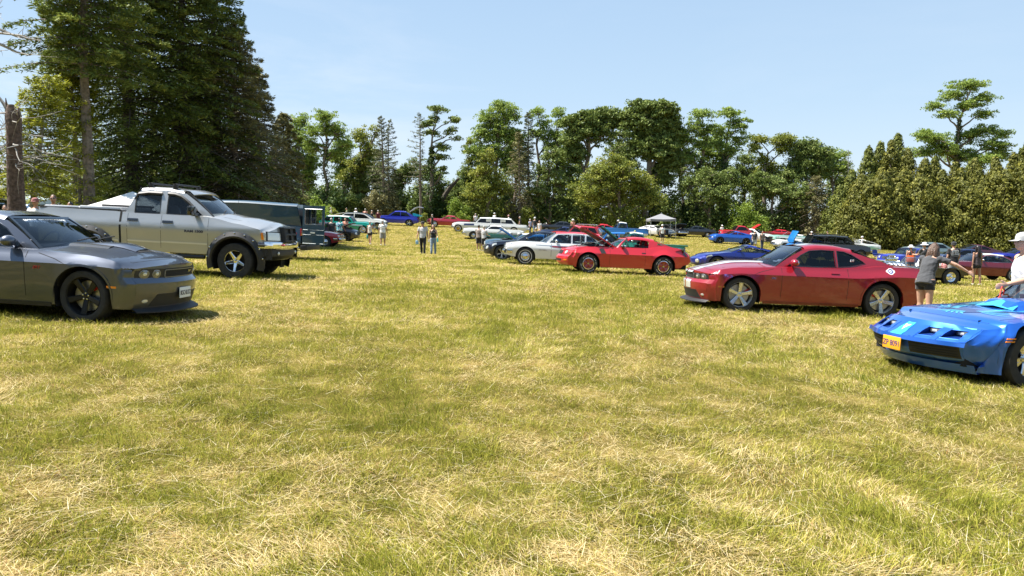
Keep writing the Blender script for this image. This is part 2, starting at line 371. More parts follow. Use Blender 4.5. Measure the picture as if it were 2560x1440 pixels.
def crooked(p0, p1, n, amp, rng):
    p0 = np.array(p0, float); p1 = np.array(p1, float); L = np.linalg.norm(p1 - p0); pts = []
    off = np.zeros(3)
    for i in range(n + 1):
        t = i/n
        if 0 < i < n: off = off + rng.normal(size=3)*amp*L/n
        pts.append(p0 + (p1 - p0)*t + off*(math.sin(math.pi*t)))
    return pts
def base_at(px, D):
    x = px2x(px, D, 1.2); return (x, D, tz(x, D) - .05)
def broad(name, label, px, D, lobes, leaf=L_LOC, bark=BARK, tr=.28, cat='tree', group=None, cr=.75, dens=.72, ls=.14, flat=.5, lean=None, ivy=0, seed=0, per=46, limbs=True, tp=None, upf=.6, skirt=0, depth=.8):
    """deciduous tree. lobes: (px, py, rx_px, ry_px) masses of the crown as seen; tp: path of the trunk (px, py)"""
    rng = np.random.default_rng(seed + abs(int(px))*7 + 3); b = np.array(base_at(px, D)); s = FPX/D
    root = empty(name, tuple(b)); tag(root, label, cat, group)
    wood = MB().mat(bark); chunks = []
    top = max(py2z(l[1] - l[3]*.3, D) for l in lobes) - b[2]
    if tp is None: tp = [(px + rng.uniform(-3, 3), None)]
    path = [np.array((0, 0, -.1))]
    for q in tp:
        if q[1] is None: path.append(np.array(((q[0]-px)/s, 0, top*.5)))
        else: path.append(np.array(((q[0]-px)/s, rng.uniform(-.3, .3), py2z(q[1], D) - b[2])))
    # last point: crown heart
    zc = np.mean([py2z(l[1], D) for l in lobes]) - b[2]; xc = np.mean([l[0] for l in lobes])
    if path[-1][2] < zc: path.append(np.array(((xc - px)/s*.6 + path[-1][0]*.4, 0, zc)))
    P = []
    for a_, b_ in zip(path[:-1], path[1:]): P += crooked(a_, b_, 3, .12, rng)[:-1]
    P.append(path[-1]); m = len(P); lobes = [(l[0], l[1], l[2]*1.14, l[3]*1.18) for l in lobes]
    rad = [max(.045, tr*(1 - .72*i/(m-1))) for i in range(m)]; rad[0] *= 1.25
    wood.tube(P, rad, 8)
    PA = np.array(P)
    allc = []; 
    for l in lobes:
        c = np.array(((l[0]-px)/s, rng.uniform(-.4, .4)*l[2]/s, py2z(l[1], D) - b[2])); rx, rz = l[2]/s, l[3]/s; ry = rx*depth
        k = np.argmin(np.abs(PA[:, 2] - max(.5, c[2] - rz*1.1 - abs(c[0])*.4))); j0 = PA[k]
        if limbs:
            q = crooked(j0, c, 5, .16, rng); wood.tube(q, [rad[k]*.6*(1 - .75*i/5) + .03 for i in range(6)], 6)
        ncl = max(5, int(dens*4.4*(rx*rz + rx*ry*.4)*math.pi/(cr*cr*1.6)))
        d = rnd_dir(ncl, rng, .25); rr = rng.random(ncl)**.55*rng.uniform(.75, 1.15, ncl)
        cc = c + d*rr[:, None]*np.array([rx, ry, rz])
        cc = cc + rng.normal(size=cc.shape)*cr*.12
        cc = cc[cc[:, 2] > .3]
        if limbs:
            for i in range(0, len(cc), 2):
                q = crooked(c + rng.normal(size=3)*.2*min(rx, rz), cc[i], 3, .2, rng); wood.tube(q, [.055, .04, .028, .014], 4, cap=False)
        allc.append(cc)
    cc = np.concatenate(allc)
    npc = rng.poisson(per*.72, len(cc)) + 6; idx = np.repeat(np.arange(len(cc)), npc); n = len(idx)
    rc = cr*rng.uniform(.55, 1.15, len(cc)); g = rnd_dir(n, rng); g = g*(rng.random(n)**.45)[:, None]
    off = g*rc[idx][:, None]*np.array([1, 1, flat]); off[:, 2] -= .15*(off[:, 0]**2 + off[:, 1]**2)/cr
    C = cc[idx] + off; N = rnd_dir(n, rng, upf)
    sh = rng.random(len(cc))[idx]*.45 + rng.random(n)*.5 + .05
    chunks.append((leaf_arrays(C, N, ls*rng.uniform(.6, 1.25, n), .55, rng), sh))
    if ivy:
        n2 = int(900*ivy); t = rng.random(n2)**1.3*(m*.62); i = np.clip(t.astype(int), 0, m-2); f = (t - i)[:, None]
        c0 = PA[i]*(1-f) + PA[i+1]*f; g = rnd_dir(n2, rng)*np.array([1, 1, .5]); C = c0 + g*(tr + .75*(1 - t/(m*.7)))[:, None]*(rng.random(n2)**.5)[:, None]
        iv = build_leaves('ivy', [L_DK], [(leaf_arrays(C, rnd_dir(n2, rng, .3), ls*rng.uniform(.7, 1.2, n2), .7, rng), rng.random(n2))], root, rng)
    if skirt:
        n2 = int(600*skirt); C = np.stack([rng.normal(0, 1.6, n2), rng.normal(0, 1.2, n2), rng.random(n2)**1.2*3.2], 1)
        chunks.append((leaf_arrays(C, rnd_dir(n2, rng, .3), ls*rng.uniform(.7, 1.2, n2), .6, rng), rng.random(n2)*.6))
    wood.build('trunk', root, smooth=False, weld=False); build_leaves('crown', [leaf], chunks, root, rng)
    return root
def conifer(name, label, px, D, top, half, leaf=L_CON, bark=BARK, tr=.26, seed=0, group=None, nb=150, z0=.08, lp=110, ls=.085, droop=.25, shape=.8, dead=.0, side=None, tp=None, cat='tree', asp=.28, thin=.5, sub=True):
    rng = np.random.default_rng(seed + abs(int(px))*13 + 5); b = np.array(base_at(px, D)); s = FPX/D; H = py2z(top, D) - b[2]; RB = half/s
    root = empty(name, tuple(b)); tag(root, label, cat, group); wood = MB().mat(bark)
    if tp: P = [np.array((0, 0, -.1))] + [np.array(((q[0]-px)/s, 0, py2z(q[1], D) - b[2])) for q in tp]
    else: P = crooked((0, 0, -.1), (rng.uniform(-.3, .3), 0, H), 8, .02, rng)
    m = len(P); PA = np.array(P); wood.tube(P, [max(.02, tr*(1 - .95*i/(m-1))**.9)*(1.2 if i == 0 else 1) for i in range(m)], 9)
    CC = []; NN = []; TW = []; SH = []; 
    for k in range(nb):
        h = z0 + (1 - z0)*(k + rng.random())/nb; zz = h*H
        i = int(np.clip(np.searchsorted(PA[:, 2], zz) - 1, 0, m-2)); f = (zz - PA[i, 2])/(PA[i+1, 2] - PA[i, 2] + 1e-6); o = PA[i]*(1-f) + PA[i+1]*f
        env = min(1, (1 - h)**shape*1.12 + .02)*(1 if h > .22 else .72 + .28*h/.22)
        L = RB*env*rng.uniform(.62, 1.12) + .15; az = k*2.399 + rng.uniform(-.5, .5)
        if side is not None and math.cos(az - side) < -.1 and rng.random() < .8: L *= .4
        slope = (.55*(h - .45))*1.2; dr = np.array([math.cos(az), math.sin(az), 0]); lat = np.array([-math.sin(az), math.cos(az), 0])
        end = o + dr*L + np.array([0, 0, L*slope]); isdead = rng.random() < dead*(1.3 - h)
        pts = []
        for q in range(5):
            t = q/4; pts.append(o + (end - o)*t + np.array([0, 0, -droop*L*t*t]) + lat*rng.normal()*.04*L*t)
        wood.tube(pts, [.036*(1 - .9*q/4)*min(1, L/2) + .008 for q in range(5)], 4, cap=False)
        if isdead:
            for q in range(5):
                t = rng.uniform(.3, .95); p = pts[0]*(1-t) + pts[4]*t; p[2] -= droop*L*t*t*.5; sg = rng.choice([-1, 1]); e = p + (lat*sg*.5 + dr*.5)*L*(1-t)*.9 + np.array([0, 0, -.1])
                wood.tube([p, (p+e)/2 + rng.normal(size=3)*.03, e], [.014, .01, .006], 3, cap=False)
            continue
        n = int(lp*.86*(.35 + L/RB*.9)*rng.uniform(.7, 1.3)) if RB > 0 else 20
        t = rng.random(n)**.72; t = .16 + .88*t
        wdt = L*thin*(1.08 - t)*.9 + .12; u = (rng.random(n)*2 - 1)
        PT = np.array(pts); tt = np.clip(t*4, 0, 3.999); ii = tt.astype(int); ff = (tt - ii)[:, None]
        c = PT[ii]*(1-ff) + PT[np.minimum(ii+1, 4)]*ff
        c = c + lat*(u*wdt)[:, None] + np.stack([0*u, 0*u, -np.abs(u)*wdt*.30 + rng.normal(0, .07, n)], 1)
        nn = np.array([0, 0, 1.]) + rng.normal(size=(n, 3))*.42; nn /= np.linalg.norm(nn, axis=1)[:, None]
        CC.append(c); NN.append(nn); out = dr*.6 + lat*np.sign(u)[:, None]*.7 + rng.normal(size=(n, 3))*.25
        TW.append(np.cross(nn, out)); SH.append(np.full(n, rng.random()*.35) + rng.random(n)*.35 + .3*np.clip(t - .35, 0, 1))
    if CC:
        C = np.concatenate(CC); n = len(C); co = leaf_arrays(C, np.concatenate(NN), ls*rng.uniform(.7, 1.5, n), asp, rng, tw=np.concatenate(TW))
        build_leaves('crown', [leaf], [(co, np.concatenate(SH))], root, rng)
    wood.build('trunk', root, smooth=False, weld=False)
    return root
def cedar(px, D, top, half, label, leaf=L_ARB, seed=0, n=9000, dome=False, base_py=None, group='golden cedars of the right hand hedge', bulge=.75, ls=.14):
    """dense columnar or conical cedar: upright sprays set on knobbly clumps of the cone's surface"""
    rng = np.random.default_rng(seed + abs(int(px))*3); b = np.array(base_at(px, D)); s = FPX/D; H = py2z(top, D) - b[2]; RB = half/s
    root = empty('cedar_tree', tuple(b)); tag(root, label, 'tree', group)
    wood = MB().mat(BARKD); wood.tube(crooked((0, 0, -.1), (0, 0, H*.95), 5, .02, rng), [.22, .2, .17, .13, .08, .03], 7)
    nc = 420; h = rng.random(nc)**1.15; az = rng.random(nc)*2*np.pi
    env = RB*np.clip((1 - h)**(bulge + .35*h)*(.80 + .20*np.minimum(1, h/.15))*(1 + .16*np.sin(az*3 + px) + .10*np.sin(h*19 + az*2)) + .015, 0.02, 1.2)
    if dome: env = RB*np.sqrt(np.clip(1 - h**2.6, .01, 1))*(1 + .15*np.sin(az*3 + px) + .10*np.sin(h*13 + az*2))
    rr = env*rng.uniform(.72, 1.04, nc); cc = np.stack([rr*np.cos(az), rr*np.sin(az), h*H*.97 + .2], 1)
    rc = .34 + (.75 if dome else .48)*rng.random(nc)*(1.1 - h)
    idx = rng.integers(0, nc, n); g = rnd_dir(n, rng, .35); C = cc[idx] + g*(rc[idx]*rng.random(n)**.33)[:, None]*np.array([1, 1, 1.25])
    od = np.stack([np.cos(az[idx]), np.sin(az[idx]), np.zeros(n)], 1)
    nn = od*.55 + g*.8 + rng.normal(size=(n, 3))*.35; nn /= np.linalg.norm(nn, axis=1)[:, None]
    tw = np.cross(nn, np.array([0, 0, 1.]) + od*.6 + rng.normal(size=(n, 3))*.4)
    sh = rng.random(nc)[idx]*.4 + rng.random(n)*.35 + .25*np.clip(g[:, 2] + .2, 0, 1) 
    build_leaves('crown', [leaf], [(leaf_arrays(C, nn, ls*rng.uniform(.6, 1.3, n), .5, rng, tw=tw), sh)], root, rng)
    wood.build('trunk', root, smooth=False, weld=False)
def bush(px, D, top, half, label, leaf=L_BRT, group='bushes along the edge of the field', n=2600, seed=0, ls=.15, name='bush'):
    rng = np.random.default_rng(seed + abs(int(px))*5 + int(D)); b = np.array(base_at(px, D)); s = FPX/D; H = max(.8, py2z(top, D) - b[2]); RB = half/s
    root = empty(name, tuple(b)); tag(root, label, 'bush', group); wood = MB().mat(BARK)
    nc = 46; d = rnd_dir(nc, rng, .5); d[:, 2] = np.abs(d[:, 2]); cc = d*(rng.random(nc)**.4)[:, None]*np.array([RB, RB*.8, H*.86]) + np.array([0, 0, .3])
    for i in range(0, nc, 2):
        wood.tube(crooked((rng.normal()*.2, rng.normal()*.2, 0), cc[i], 4, .15, rng), [.05, .04, .03, .02, .01], 4, cap=False)
    idx = rng.integers(0, nc, n); rc = min(RB, H)*.34; g = rnd_dir(n, rng, .2); C = cc[idx] + g*(rc*rng.random(n)**.4)[:, None]
    C[:, 2] = np.abs(C[:, 2])
    sh = rng.random(nc)[idx]*.4 + rng.random(n)*.55
    build_leaves('foliage', [leaf], [(leaf_arrays(C, rnd_dir(n, rng, .5), ls*rng.uniform(.6, 1.25, n), .55, rng), sh)], root, rng)
    wood.build('stem', root, smooth=False, weld=False)
def dead_brush(px, D, top, half, label, seed=0, n=170):
    rng = np.random.default_rng(seed + abs(int(px))); b = np.array(base_at(px, D)); s = FPX/D; H = py2z(top, D) - b[2]; RB = half/s
    wood = MB().mat(mat('dead_twigs', (.16, .11, .085), .95, noise=(6, .4)))
    for i in range(n):
        p = np.array((rng.normal()*RB*.5, rng.normal()*.7, rng.random()*.3)); e = p + np.array((rng.normal()*RB*.55, rng.normal()*.6, rng.random()*H)); 
        wood.tube(crooked(p, e, 4, .3, rng), [.032, .026, .02, .014, .006], 3, cap=False)
    o = wood.build('dead_brush', None, smooth=False, weld=False); o.location = tuple(b); tag(o, label, 'brush', 'heaps of dead brush under the cedars')
_LM = [(700, 'the rear of the van'), (760, 'the van door'), (828, 'the person in white beyond the crossover'), (880, 'the white crossover roof'), (950, 'the windshield of the white crossover'), (1000, 'the royal blue crossover'), (1052, 'the bare straight pine trunk'), (1100, 'the dark red coupe'), (1145, 'the bright bush'), (1200, 'the limousine windshield'), (1250, 'the limousine roof'), (1325, 'the limousine tail'), (1395, 'the far black coupe'), (1450, 'the red wagon'), (1545, 'the blue and white pickup'), (1652, 'the grey canopy'), (1735, 'the black sixties coupe'), (1830, 'the red hot rod'), (1905, 'the two strolling men'), (1985, 'the mint convertible'), (2060, 'the black suv roof'), (2120, 'the foot of the first cedar')]
_used = set()
def where(px, head):
    c = sorted(_LM, key=lambda q: abs(q[0] - px))
    for l in c:
        d = px - l[0]
        for rel in (('right behind' if abs(d) < 14 else 'just left of' if d < 0 else 'just right of'), ('a little left of' if d < 0 else 'a little right of')):
            t = '%s %s %s' % (head, rel, l[1])
            if t not in _used: _used.add(t); return t
def trees():
    # ---- left stand of tall conifers
    G = 'tall dark conifers standing on the left'
    conifer('hemlock_tree', 'very tall dark hemlock with pale bare lower trunk, left of the conifer stand', 228, 37, -420, 200, L_CON, BARK, .30, nb=170, z0=.42, lp=300, droop=.22, shape=.55, group=G, seed=1, ls=.12)
    conifer('hemlock_tree', 'very tall dark hemlock right behind the silver pickup cab', 340, 43, -470, 230, L_CON, BARKD, .42, nb=300, z0=.10, lp=330, shape=.55, group=G, seed=2, ls=.12)
    conifer('hemlock_tree', 'tall dark hemlock with visible trunk behind the pickup windshield', 462, 45, -330, 215, L_CON, BARKD, .36, nb=290, z0=.12, lp=320, shape=.6, group=G, seed=3, dead=.15, ls=.12)
    conifer('hemlock_tree', 'tall hemlock whose feathery edge stands against the sky, above the pickup hood', 545, 49, -130, 185, L_CON, BARKD, .33, nb=280, z0=.05, lp=300, shape=.7, group=G, seed=4, dead=.3, ls=.12)
    conifer('hemlock_tree', 'brownish thin hemlock behind the dark green van roof', 596, 47, 60, 190, L_CONB, BARK, .26, nb=250, z0=.03, lp=230, shape=.7, group=G, seed=5, dead=.5, ls=.11)
    conifer('hemlock_tree', 'dull brown green hemlock at the right shoulder of the conifer stand', 655, 52, 165, 105, L_CONB, BARK, .24, nb=220, z0=.02, lp=230, shape=.6, group=G, seed=6, dead=.35, ls=.11)
    conifer('hemlock_tree', 'shortest hemlock at the right end of the conifer stand, above the van door', 712, 56, 285, 62, L_CONB, BARK, .2, nb=170, z0=.02, lp=190, shape=.55, group=G, seed=7, dead=.2, ls=.11)
    conifer('hemlock_tree', 'dull hemlock behind the gap of the conifer stand', 520, 58, 120, 180, L_CONB, BARKD, .3, nb=200, z0=.02, lp=200, shape=.6, group=G, seed=8, dead=.3, ls=.13)
    conifer('hemlock_tree', 'deeply shaded hemlock at the back of the conifer stand', 385, 60, -200, 200, L_CON, BARKD, .3, nb=200, z0=.02, lp=220, shape=.55, group=G, seed=9, ls=.14)
    conifer('young_fir_tree', 'young yellow green fir with curved leaning trunk behind the parked cars', 72, 31, 195, 95, L_CONY, BARKG, .13, nb=90, z0=.30, lp=170, droop=.12, shape=.35, seed=10, ls=.085, tp=[(100, 420), (118, 330), (126, 255), (140, 200)])
    conifer('young_fir_tree', 'sunlit yellow green fir boughs in front of the pale trunk', 205, 37, 230, 70, L_CONY, BARK, .12, nb=60, z0=.25, lp=150, droop=.12, shape=.4, seed=12, ls=.085)
    conifer('young_fir_tree', 'golden fir rising high in front of the dark hemlocks', 190, 38.4, 30, 75, L_CONY, BARK, .14, nb=90, z0=.5, lp=170, droop=.15, shape=.35, seed=13, ls=.09)
    bush(60, 52, 380, 90, 'olive bushy thicket behind the broken tree on the left', L_GOLD, n=7000, ls=.11, group='bushes behind the left row of cars', seed=1)
    bush(180, 58, 385, 110, 'dark green thicket between the pale trunk and the broken tree', L_OAK, n=8000, ls=.12, group='bushes behind the left row of cars', seed=2)
    bush(165, 48, 470, 30, 'small sunlit yellow green shrub above the two men', L_GOLD, n=2200, ls=.08, group='bushes behind the left row of cars', seed=3)
    bush(300, 62, 400, 90, 'shaded thicket behind the white tent on the left', L_OAK, n=6000, ls=.13, group='bushes behind the left row of cars', seed=4)
    bush(-40, 46, 240, 60, 'dark evergreen mass cut by the left edge of the picture', L_DK, n=8000, ls=.1, group='bushes behind the left row of cars', seed=5)
    for i, (q, hh, lf) in enumerate([(420, 330, L_OAK), (520, 350, L_CONB), (620, 360, L_CONB), (700, 380, L_OAK), (760, 440, L_BRT)]):
        bush(q, 68 + i, hh + 60, 75, ['dark thicket low behind the silver pickup cab', 'grey brown thicket low behind the pickup hood', 'grey brown thicket low behind the van roof', 'dark thicket behind the open van door', 'sunlit shrub just right of the open van door'][i], lf, n=6000, ls=.13, group='bushes behind the left row of cars', seed=20+i)
    # broken tree, dead limbs
    rng = np.random.default_rng(5); D = 26; b = np.array(base_at(45, D)); s = FPX/D; z = lambda py: py2z(py, D) - b[2]; xx = lambda q: (q-45)/s
    r = empty('broken_tree', tuple(b)); tag(r, 'thick broken off tree trunk with bare dead limbs behind the grey coupe', 'tree'); wm = MB().mat(mat('flaky_bark', (.105, .07, .052), .95, noise=(11, .5), bump=1))
    wm.tube([(0, 0, -.2), (xx(46), 0, z(470)), (xx(47), 0, z(400)), (xx(49), 0, z(330)), (xx(47), 0, z(290)), (xx(44), 0, z(262))], [.30, .26, .24, .23, .22, .10], 14)
    wm.tube([(xx(60), 0, z(330)), (xx(62), 0, z(290)), (xx(63), .02, z(268))], [.12, .1, .02], 6); wm.tube([(xx(36), 0, z(300)), (xx(33), 0, z(245))], [.1, .012], 6)
    wm.build('trunk', r, weld=False); wm = MB().mat(BARKG)
    for i in range(26):
        h0 = rng.uniform(275, 420); sd_ = rng.choice([-1, 1]); q = rng.uniform(25, 120); e = (xx(48 + sd_*q), rng.normal()*1.2, z(h0 + rng.uniform(-40, 60)))
        p = crooked((xx(46), 0, z(h0)), e, 5, .25, rng); wm.tube(p, [.026, .022, .017, .012, .008, .004], 4, cap=False)
        for k in range(3):
            a = p[rng.integers(2, 5)]; wm.tube(crooked(a, a + rng.normal(size=3)*.6, 3, .3, rng), [.01, .008, .006, .003], 3, cap=False)
    wm.tube(crooked((xx(36), 0, z(275)), (xx(2), 0, z(215)), 5, .06, rng), [.07, .06, .05, .035, .02, .01], 5)
    wm.build('limb', r, smooth=False, weld=False)
    D = 24; b = np.array(base_at(-120, D)); s = FPX/D; r = empty('dead_tree', tuple(b)); tag(r, 'bare dead tree outside the left edge reaching its limbs into the sky', 'tree')
    z = lambda py: py2z(py, D) - b[2]; xx = lambda q: (q+120)/s; wm = MB().mat(BARKG); wm.tube([(0, 0, -.1), (.1, 0, z(200)), (0, 0, z(-40))], [.3, .2, .05], 8)
    for (a0, pts) in [((-120, 30), [(-20, 50), (20, 70), (60, 88), (112, 96)]), ((-120, 60), [(-30, 90), (30, 112), (60, 128), (96, 138)]), ((-120, 10), [(-10, 20), (17, 30)]), ((-110, 60), [(-20, 110), (12, 130)]), ((-110, 90), [(-40, 78), (40, 86), (90, 92)])]:
        P = [(xx(a0[0]), 0, z(a0[1]))] + [(xx(q), rng.normal()*.15, z(h)) for q, h in pts]; wm.tube(P, [.06*(1 - i/len(P)) + .008 for i in range(len(P))], 5)
        for k in range(5):
            i = rng.integers(1, len(P)); a = np.array(P[i]); wm.tube(crooked(a, a + np.array((rng.uniform(.1, .8), rng.normal()*.3, rng.normal()*.35)), 3, .3, rng), [.014, .01, .007, .003], 3, cap=False)
    wm.build('trunk', r, smooth=False, weld=False)
    # ---- tree line at the back of the field
    G = 'trees along the back of the field'
    B = lambda *a, **k: broad('tree', *a, group=G, **k)
    B('airy locust tree beside the end of the dark conifer stand', 748, 112, [(750, 335, 32, 38), (760, 300, 22, 16), (735, 400, 28, 40), (770, 440, 20, 40)], L_LOC, dens=.8, flat=.35, skirt=1)
    B('tall airy locust with round bright top left of the leaning ivy trunk', 815, 104, [(815, 292, 34, 17), (788, 330, 30, 20), (845, 330, 30, 22), (820, 318, 28, 20), (860, 362, 24, 16), (795, 372, 26, 16), (838, 385, 26, 16), (780, 352, 18, 12)], L_LOC, dens=.75, flat=.35, ivy=1, tp=[(812, 420), (822, 350)], tr=.25)
    B('old tree with crooked ivy wrapped trunk leaning right', 845, 108, [(905, 340, 26, 22), (925, 375, 26, 22), (895, 410, 26, 18), (872, 440, 24, 20), (940, 330, 12, 14)], L_GOLD, dens=.8, ivy=2.2, tp=[(862, 470), (885, 420), (915, 385), (945, 330)], tr=.4)
    B('dark ivy column tree left of the sparse pine', 900, 110, [(905, 430, 22, 34), (898, 480, 22, 30), (915, 400, 18, 18)], L_OAK, dens=1.2, ivy=2.5, tp=[(903, 430)], tr=.35)
    conifer('pine_tree', 'sparse grey green pine with ragged tiers standing against the sky', 962, 103, 292, 48, L_PINE, BARK, .26, nb=100, z0=.10, lp=75, ls=.15, droop=-.02, shape=.7, group=G, thin=.3, dead=.2)
    conifer('pine_tree', 'sparse pine whose right side reaches over the gap', 975, 106, 300, 42, L_PINE, BARK, .2, nb=90, z0=.2, lp=60, ls=.15, droop=-.05, shape=.65, group=G, thin=.3, side=0, dead=.3)
    conifer('pine_tree', 'half dead pine with bare straight trunk and boughs only on its left', 1052, 100, 284, 44, L_PINE, BARK, .22, nb=64, z0=.32, lp=48, ls=.15, droop=-.05, shape=.55, group=G, side=math.pi, dead=.55, thin=.3)
    B('gaunt tree with separate tufts of leaves alone in the sky gap', 1082, 102, [(1095, 272, 22, 10), (1088, 300, 16, 12), (1136, 300, 15, 9), (1068, 312, 16, 10), (1130, 328, 14, 8), (1085, 332, 20, 9), (1105, 368, 16, 10), (1108, 392, 18, 9), (1140, 344, 9, 5), (1110, 425, 12, 8)], L_OAK, dens=1.0, ivy=2, flat=.3, cr=.7, tp=[(1080, 420), (1080, 370), (1084, 330)], tr=.3, ls=.14)
    B('low dark tree under the sky gap left of the bare pine trunk', 1005, 108, [(1005, 440, 30, 26), (1030, 425, 22, 24), (985, 470, 26, 26)], L_OAK, dens=1, skirt=2)
    B('low round tree under the sky gap right of the bare pine trunk', 1068, 111, [(1065, 430, 26, 22), (1090, 450, 24, 24), (1110, 480, 26, 26)], L_OAK, dens=1, skirt=2)
    B('small ivy topped snag beside the tall locust', 1172, 108, [(1172, 400, 9, 10), (1165, 430, 16, 16), (1178, 455, 22, 26), (1150, 480, 26, 24)], L_OAK, dens=1.1, ivy=1.5, tp=[(1172, 410)], tr=.25)
    B('tallest leafy locust with full bright crown right of the sky gap', 1238, 103, [(1250, 268, 30, 16), (1225, 295, 30, 22), (1272, 295, 28, 26), (1212, 335, 30, 26), (1250, 330, 32, 30), (1285, 345, 24, 26), (1195, 375, 30, 20), (1230, 390, 32, 30), (1270, 400, 28, 30)], L_LOC, dens=1.05, flat=.5, tp=[(1240, 420), (1244, 330)], tr=.34)
    B('sparse side tree leaning out left of the tall locust', 1205, 107, [(1178, 355, 14, 10), (1172, 380, 16, 12), (1195, 400, 20, 16), (1205, 440, 26, 26)], L_GOLD, dens=.8, flat=.35)
    B('golden green tree low in front of the tall locust', 1215, 99, [(1215, 440, 36, 26), (1200, 480, 42, 26), (1240, 470, 30, 26), (1215, 400, 22, 24)], L_GOLD, dens=1, skirt=3)
    conifer('pine_tree', 'thin grey pine between the two slim locusts', 1322, 104, 282, 36, L_PINE, BARK, .24, nb=120, z0=.12, lp=80, ls=.15, droop=.1, shape=.6, group=G, dead=.3)
    conifer('pine_tree', 'grey brown pine left of the oak with bare lower limbs', 1300, 100, 330, 44, L_CONB, BARK, .22, nb=120, z0=.06, lp=50, ls=.14, droop=.2, shape=.6, group=G, dead=.4)
    B('slim locust with light round top, left one of a pair', 1347, 106, [(1345, 284, 20, 15), (1360, 310, 18, 16), (1340, 335, 20, 16), (1365, 350, 18, 16)], L_LOC, dens=.8, tp=[(1350, 420), (1348, 330)], tr=.24)
    B('slim locust with light round top, right one of a pair', 1393, 106, [(1394, 282, 18, 14), (1400, 310, 22, 14), (1385, 335, 16, 14), (1378, 370, 22, 18)], L_LOC, dens=.8, ivy=1, tp=[(1392, 430), (1391, 340)], tr=.24)
    B('dark tree with ivy trunk under the pair of slim locusts', 1372, 101, [(1380, 390, 24, 22), (1365, 430, 26, 26), (1395, 460, 24, 30), (1350, 480, 26, 26)], L_OAK, dens=.9, ivy=1, skirt=2)
    B('broad oak with several rounded tops left of the darkest oak', 1470, 104, [(1428, 305, 26, 20), (1470, 300, 30, 20), (1510, 285, 30, 18), (1450, 335, 36, 26), (1500, 330, 36, 30), (1535, 300, 26, 26), (1425, 350, 26, 26), (1440, 385, 28, 22)], L_OAK, dens=1.25, ls=.19, tp=[(1462, 430), (1470, 360)], tr=.42)
    B('largest darkest oak with dense tall crown', 1622, 103, [(1600, 272, 32, 18), (1645, 275, 34, 20), (1672, 300, 28, 30), (1610, 310, 40, 30), (1655, 335, 40, 32), (1565, 300, 26, 22), (1640, 375, 44, 32), (1600, 360, 34, 30), (1670, 400, 34, 28), (1650, 435, 34, 26)], L_OAK, dens=1.55, ls=.19, tp=[(1620, 430), (1625, 350)], tr=.5)
    B('round golden green maple in front of the oaks', 1545, 96, [(1530, 408, 34, 20), (1500, 440, 38, 26), (1560, 440, 44, 30), (1600, 470, 44, 30), (1470, 480, 46, 30), (1530, 490, 60, 34), (1620, 500, 40, 26)], L_GOLD, dens=1.5, skirt=4, cr=.9)
    B('dark tree low between the slim locusts and the maple', 1425, 106, [(1420, 440, 26, 24), (1440, 480, 34, 30), (1410, 500, 30, 24)], L_OAK, dens=.9, skirt=2, ivy=1)
    B('tall light locust right of the darkest oak, left one of two', 1738, 104, [(1745, 290, 30, 15), (1730, 320, 28, 20), (1762, 330, 26, 22), (1710, 350, 26, 18), (1745, 365, 26, 18), (1722, 395, 24, 16), (1700, 335, 16, 12)], L_LOC, dens=.8, flat=.4, ivy=1.6, tp=[(1738, 460), (1752, 400), (1755, 340)], tr=.34)
    B('tall light locust with ivy trunk, right one of two', 1808, 104, [(1815, 285, 32, 14), (1835, 315, 28, 20), (1800, 330, 26, 20), (1845, 350, 20, 18), (1825, 375, 24, 16), (1790, 365, 20, 14)], L_LOC, dens=.8, flat=.4, ivy=1.8, tp=[(1802, 440), (1808, 390), (1815, 330)], tr=.34)
    B('leafy understorey tree below the two tall locusts', 1775, 100, [(1760, 445, 30, 22), (1800, 460, 36, 28), (1830, 440, 24, 24), (1720, 470, 30, 26), (1775, 490, 46, 28)], L_OAK, dens=1.1, skirt=3)
    B('pale gold domed tree above the bright bush', 1905, 105, [(1888, 350, 24, 12), (1880, 372, 18, 12), (1948, 352, 34, 13), (1955, 375, 26, 12), (1900, 400, 16, 16), (1925, 430, 34, 26)], L_GOLD, dens=1.25, cr=.8, tp=[(1905, 440), (1915, 400)], tr=.3)
    B('dark rounded tree right of the gold domed tree', 2010, 104, [(2020, 365, 32, 18), (2045, 385, 26, 22), (2000, 400, 40, 28), (2040, 420, 40, 30), (1975, 440, 40, 28), (1990, 370, 18, 16)], L_OAK, dens=1.35, tr=.35, tp=[(2010, 420)])
    B('airy green tree beside the dead pine', 2080, 106, [(2075, 395, 26, 13), (2098, 388, 20, 12), (2070, 430, 30, 24), (2100, 420, 18, 20)], L_LOC, dens=.9)
    conifer('pine_tree', 'narrow dead looking pine left of the cedar tips', 2118, 105, 374, 19, L_PINE, BARKG, .22, nb=60, z0=.2, lp=16, ls=.13, droop=.1, shape=.4, group=G, dead=.5)
    conifer('hemlock_tree', 'dull grey brown hemlock at the left foot of the cedars', 2040, 98, 440, 50, L_CONB, BARK, .22, nb=130, z0=.03, lp=80, ls=.13, shape=.5, group=G, dead=.2)
    B('dark tree low behind the bright bush', 1930, 100, [(1930, 470, 46, 28), (1985, 490, 46, 30), (1890, 450, 26, 22)], L_OAK, dens=1.3, skirt=4)
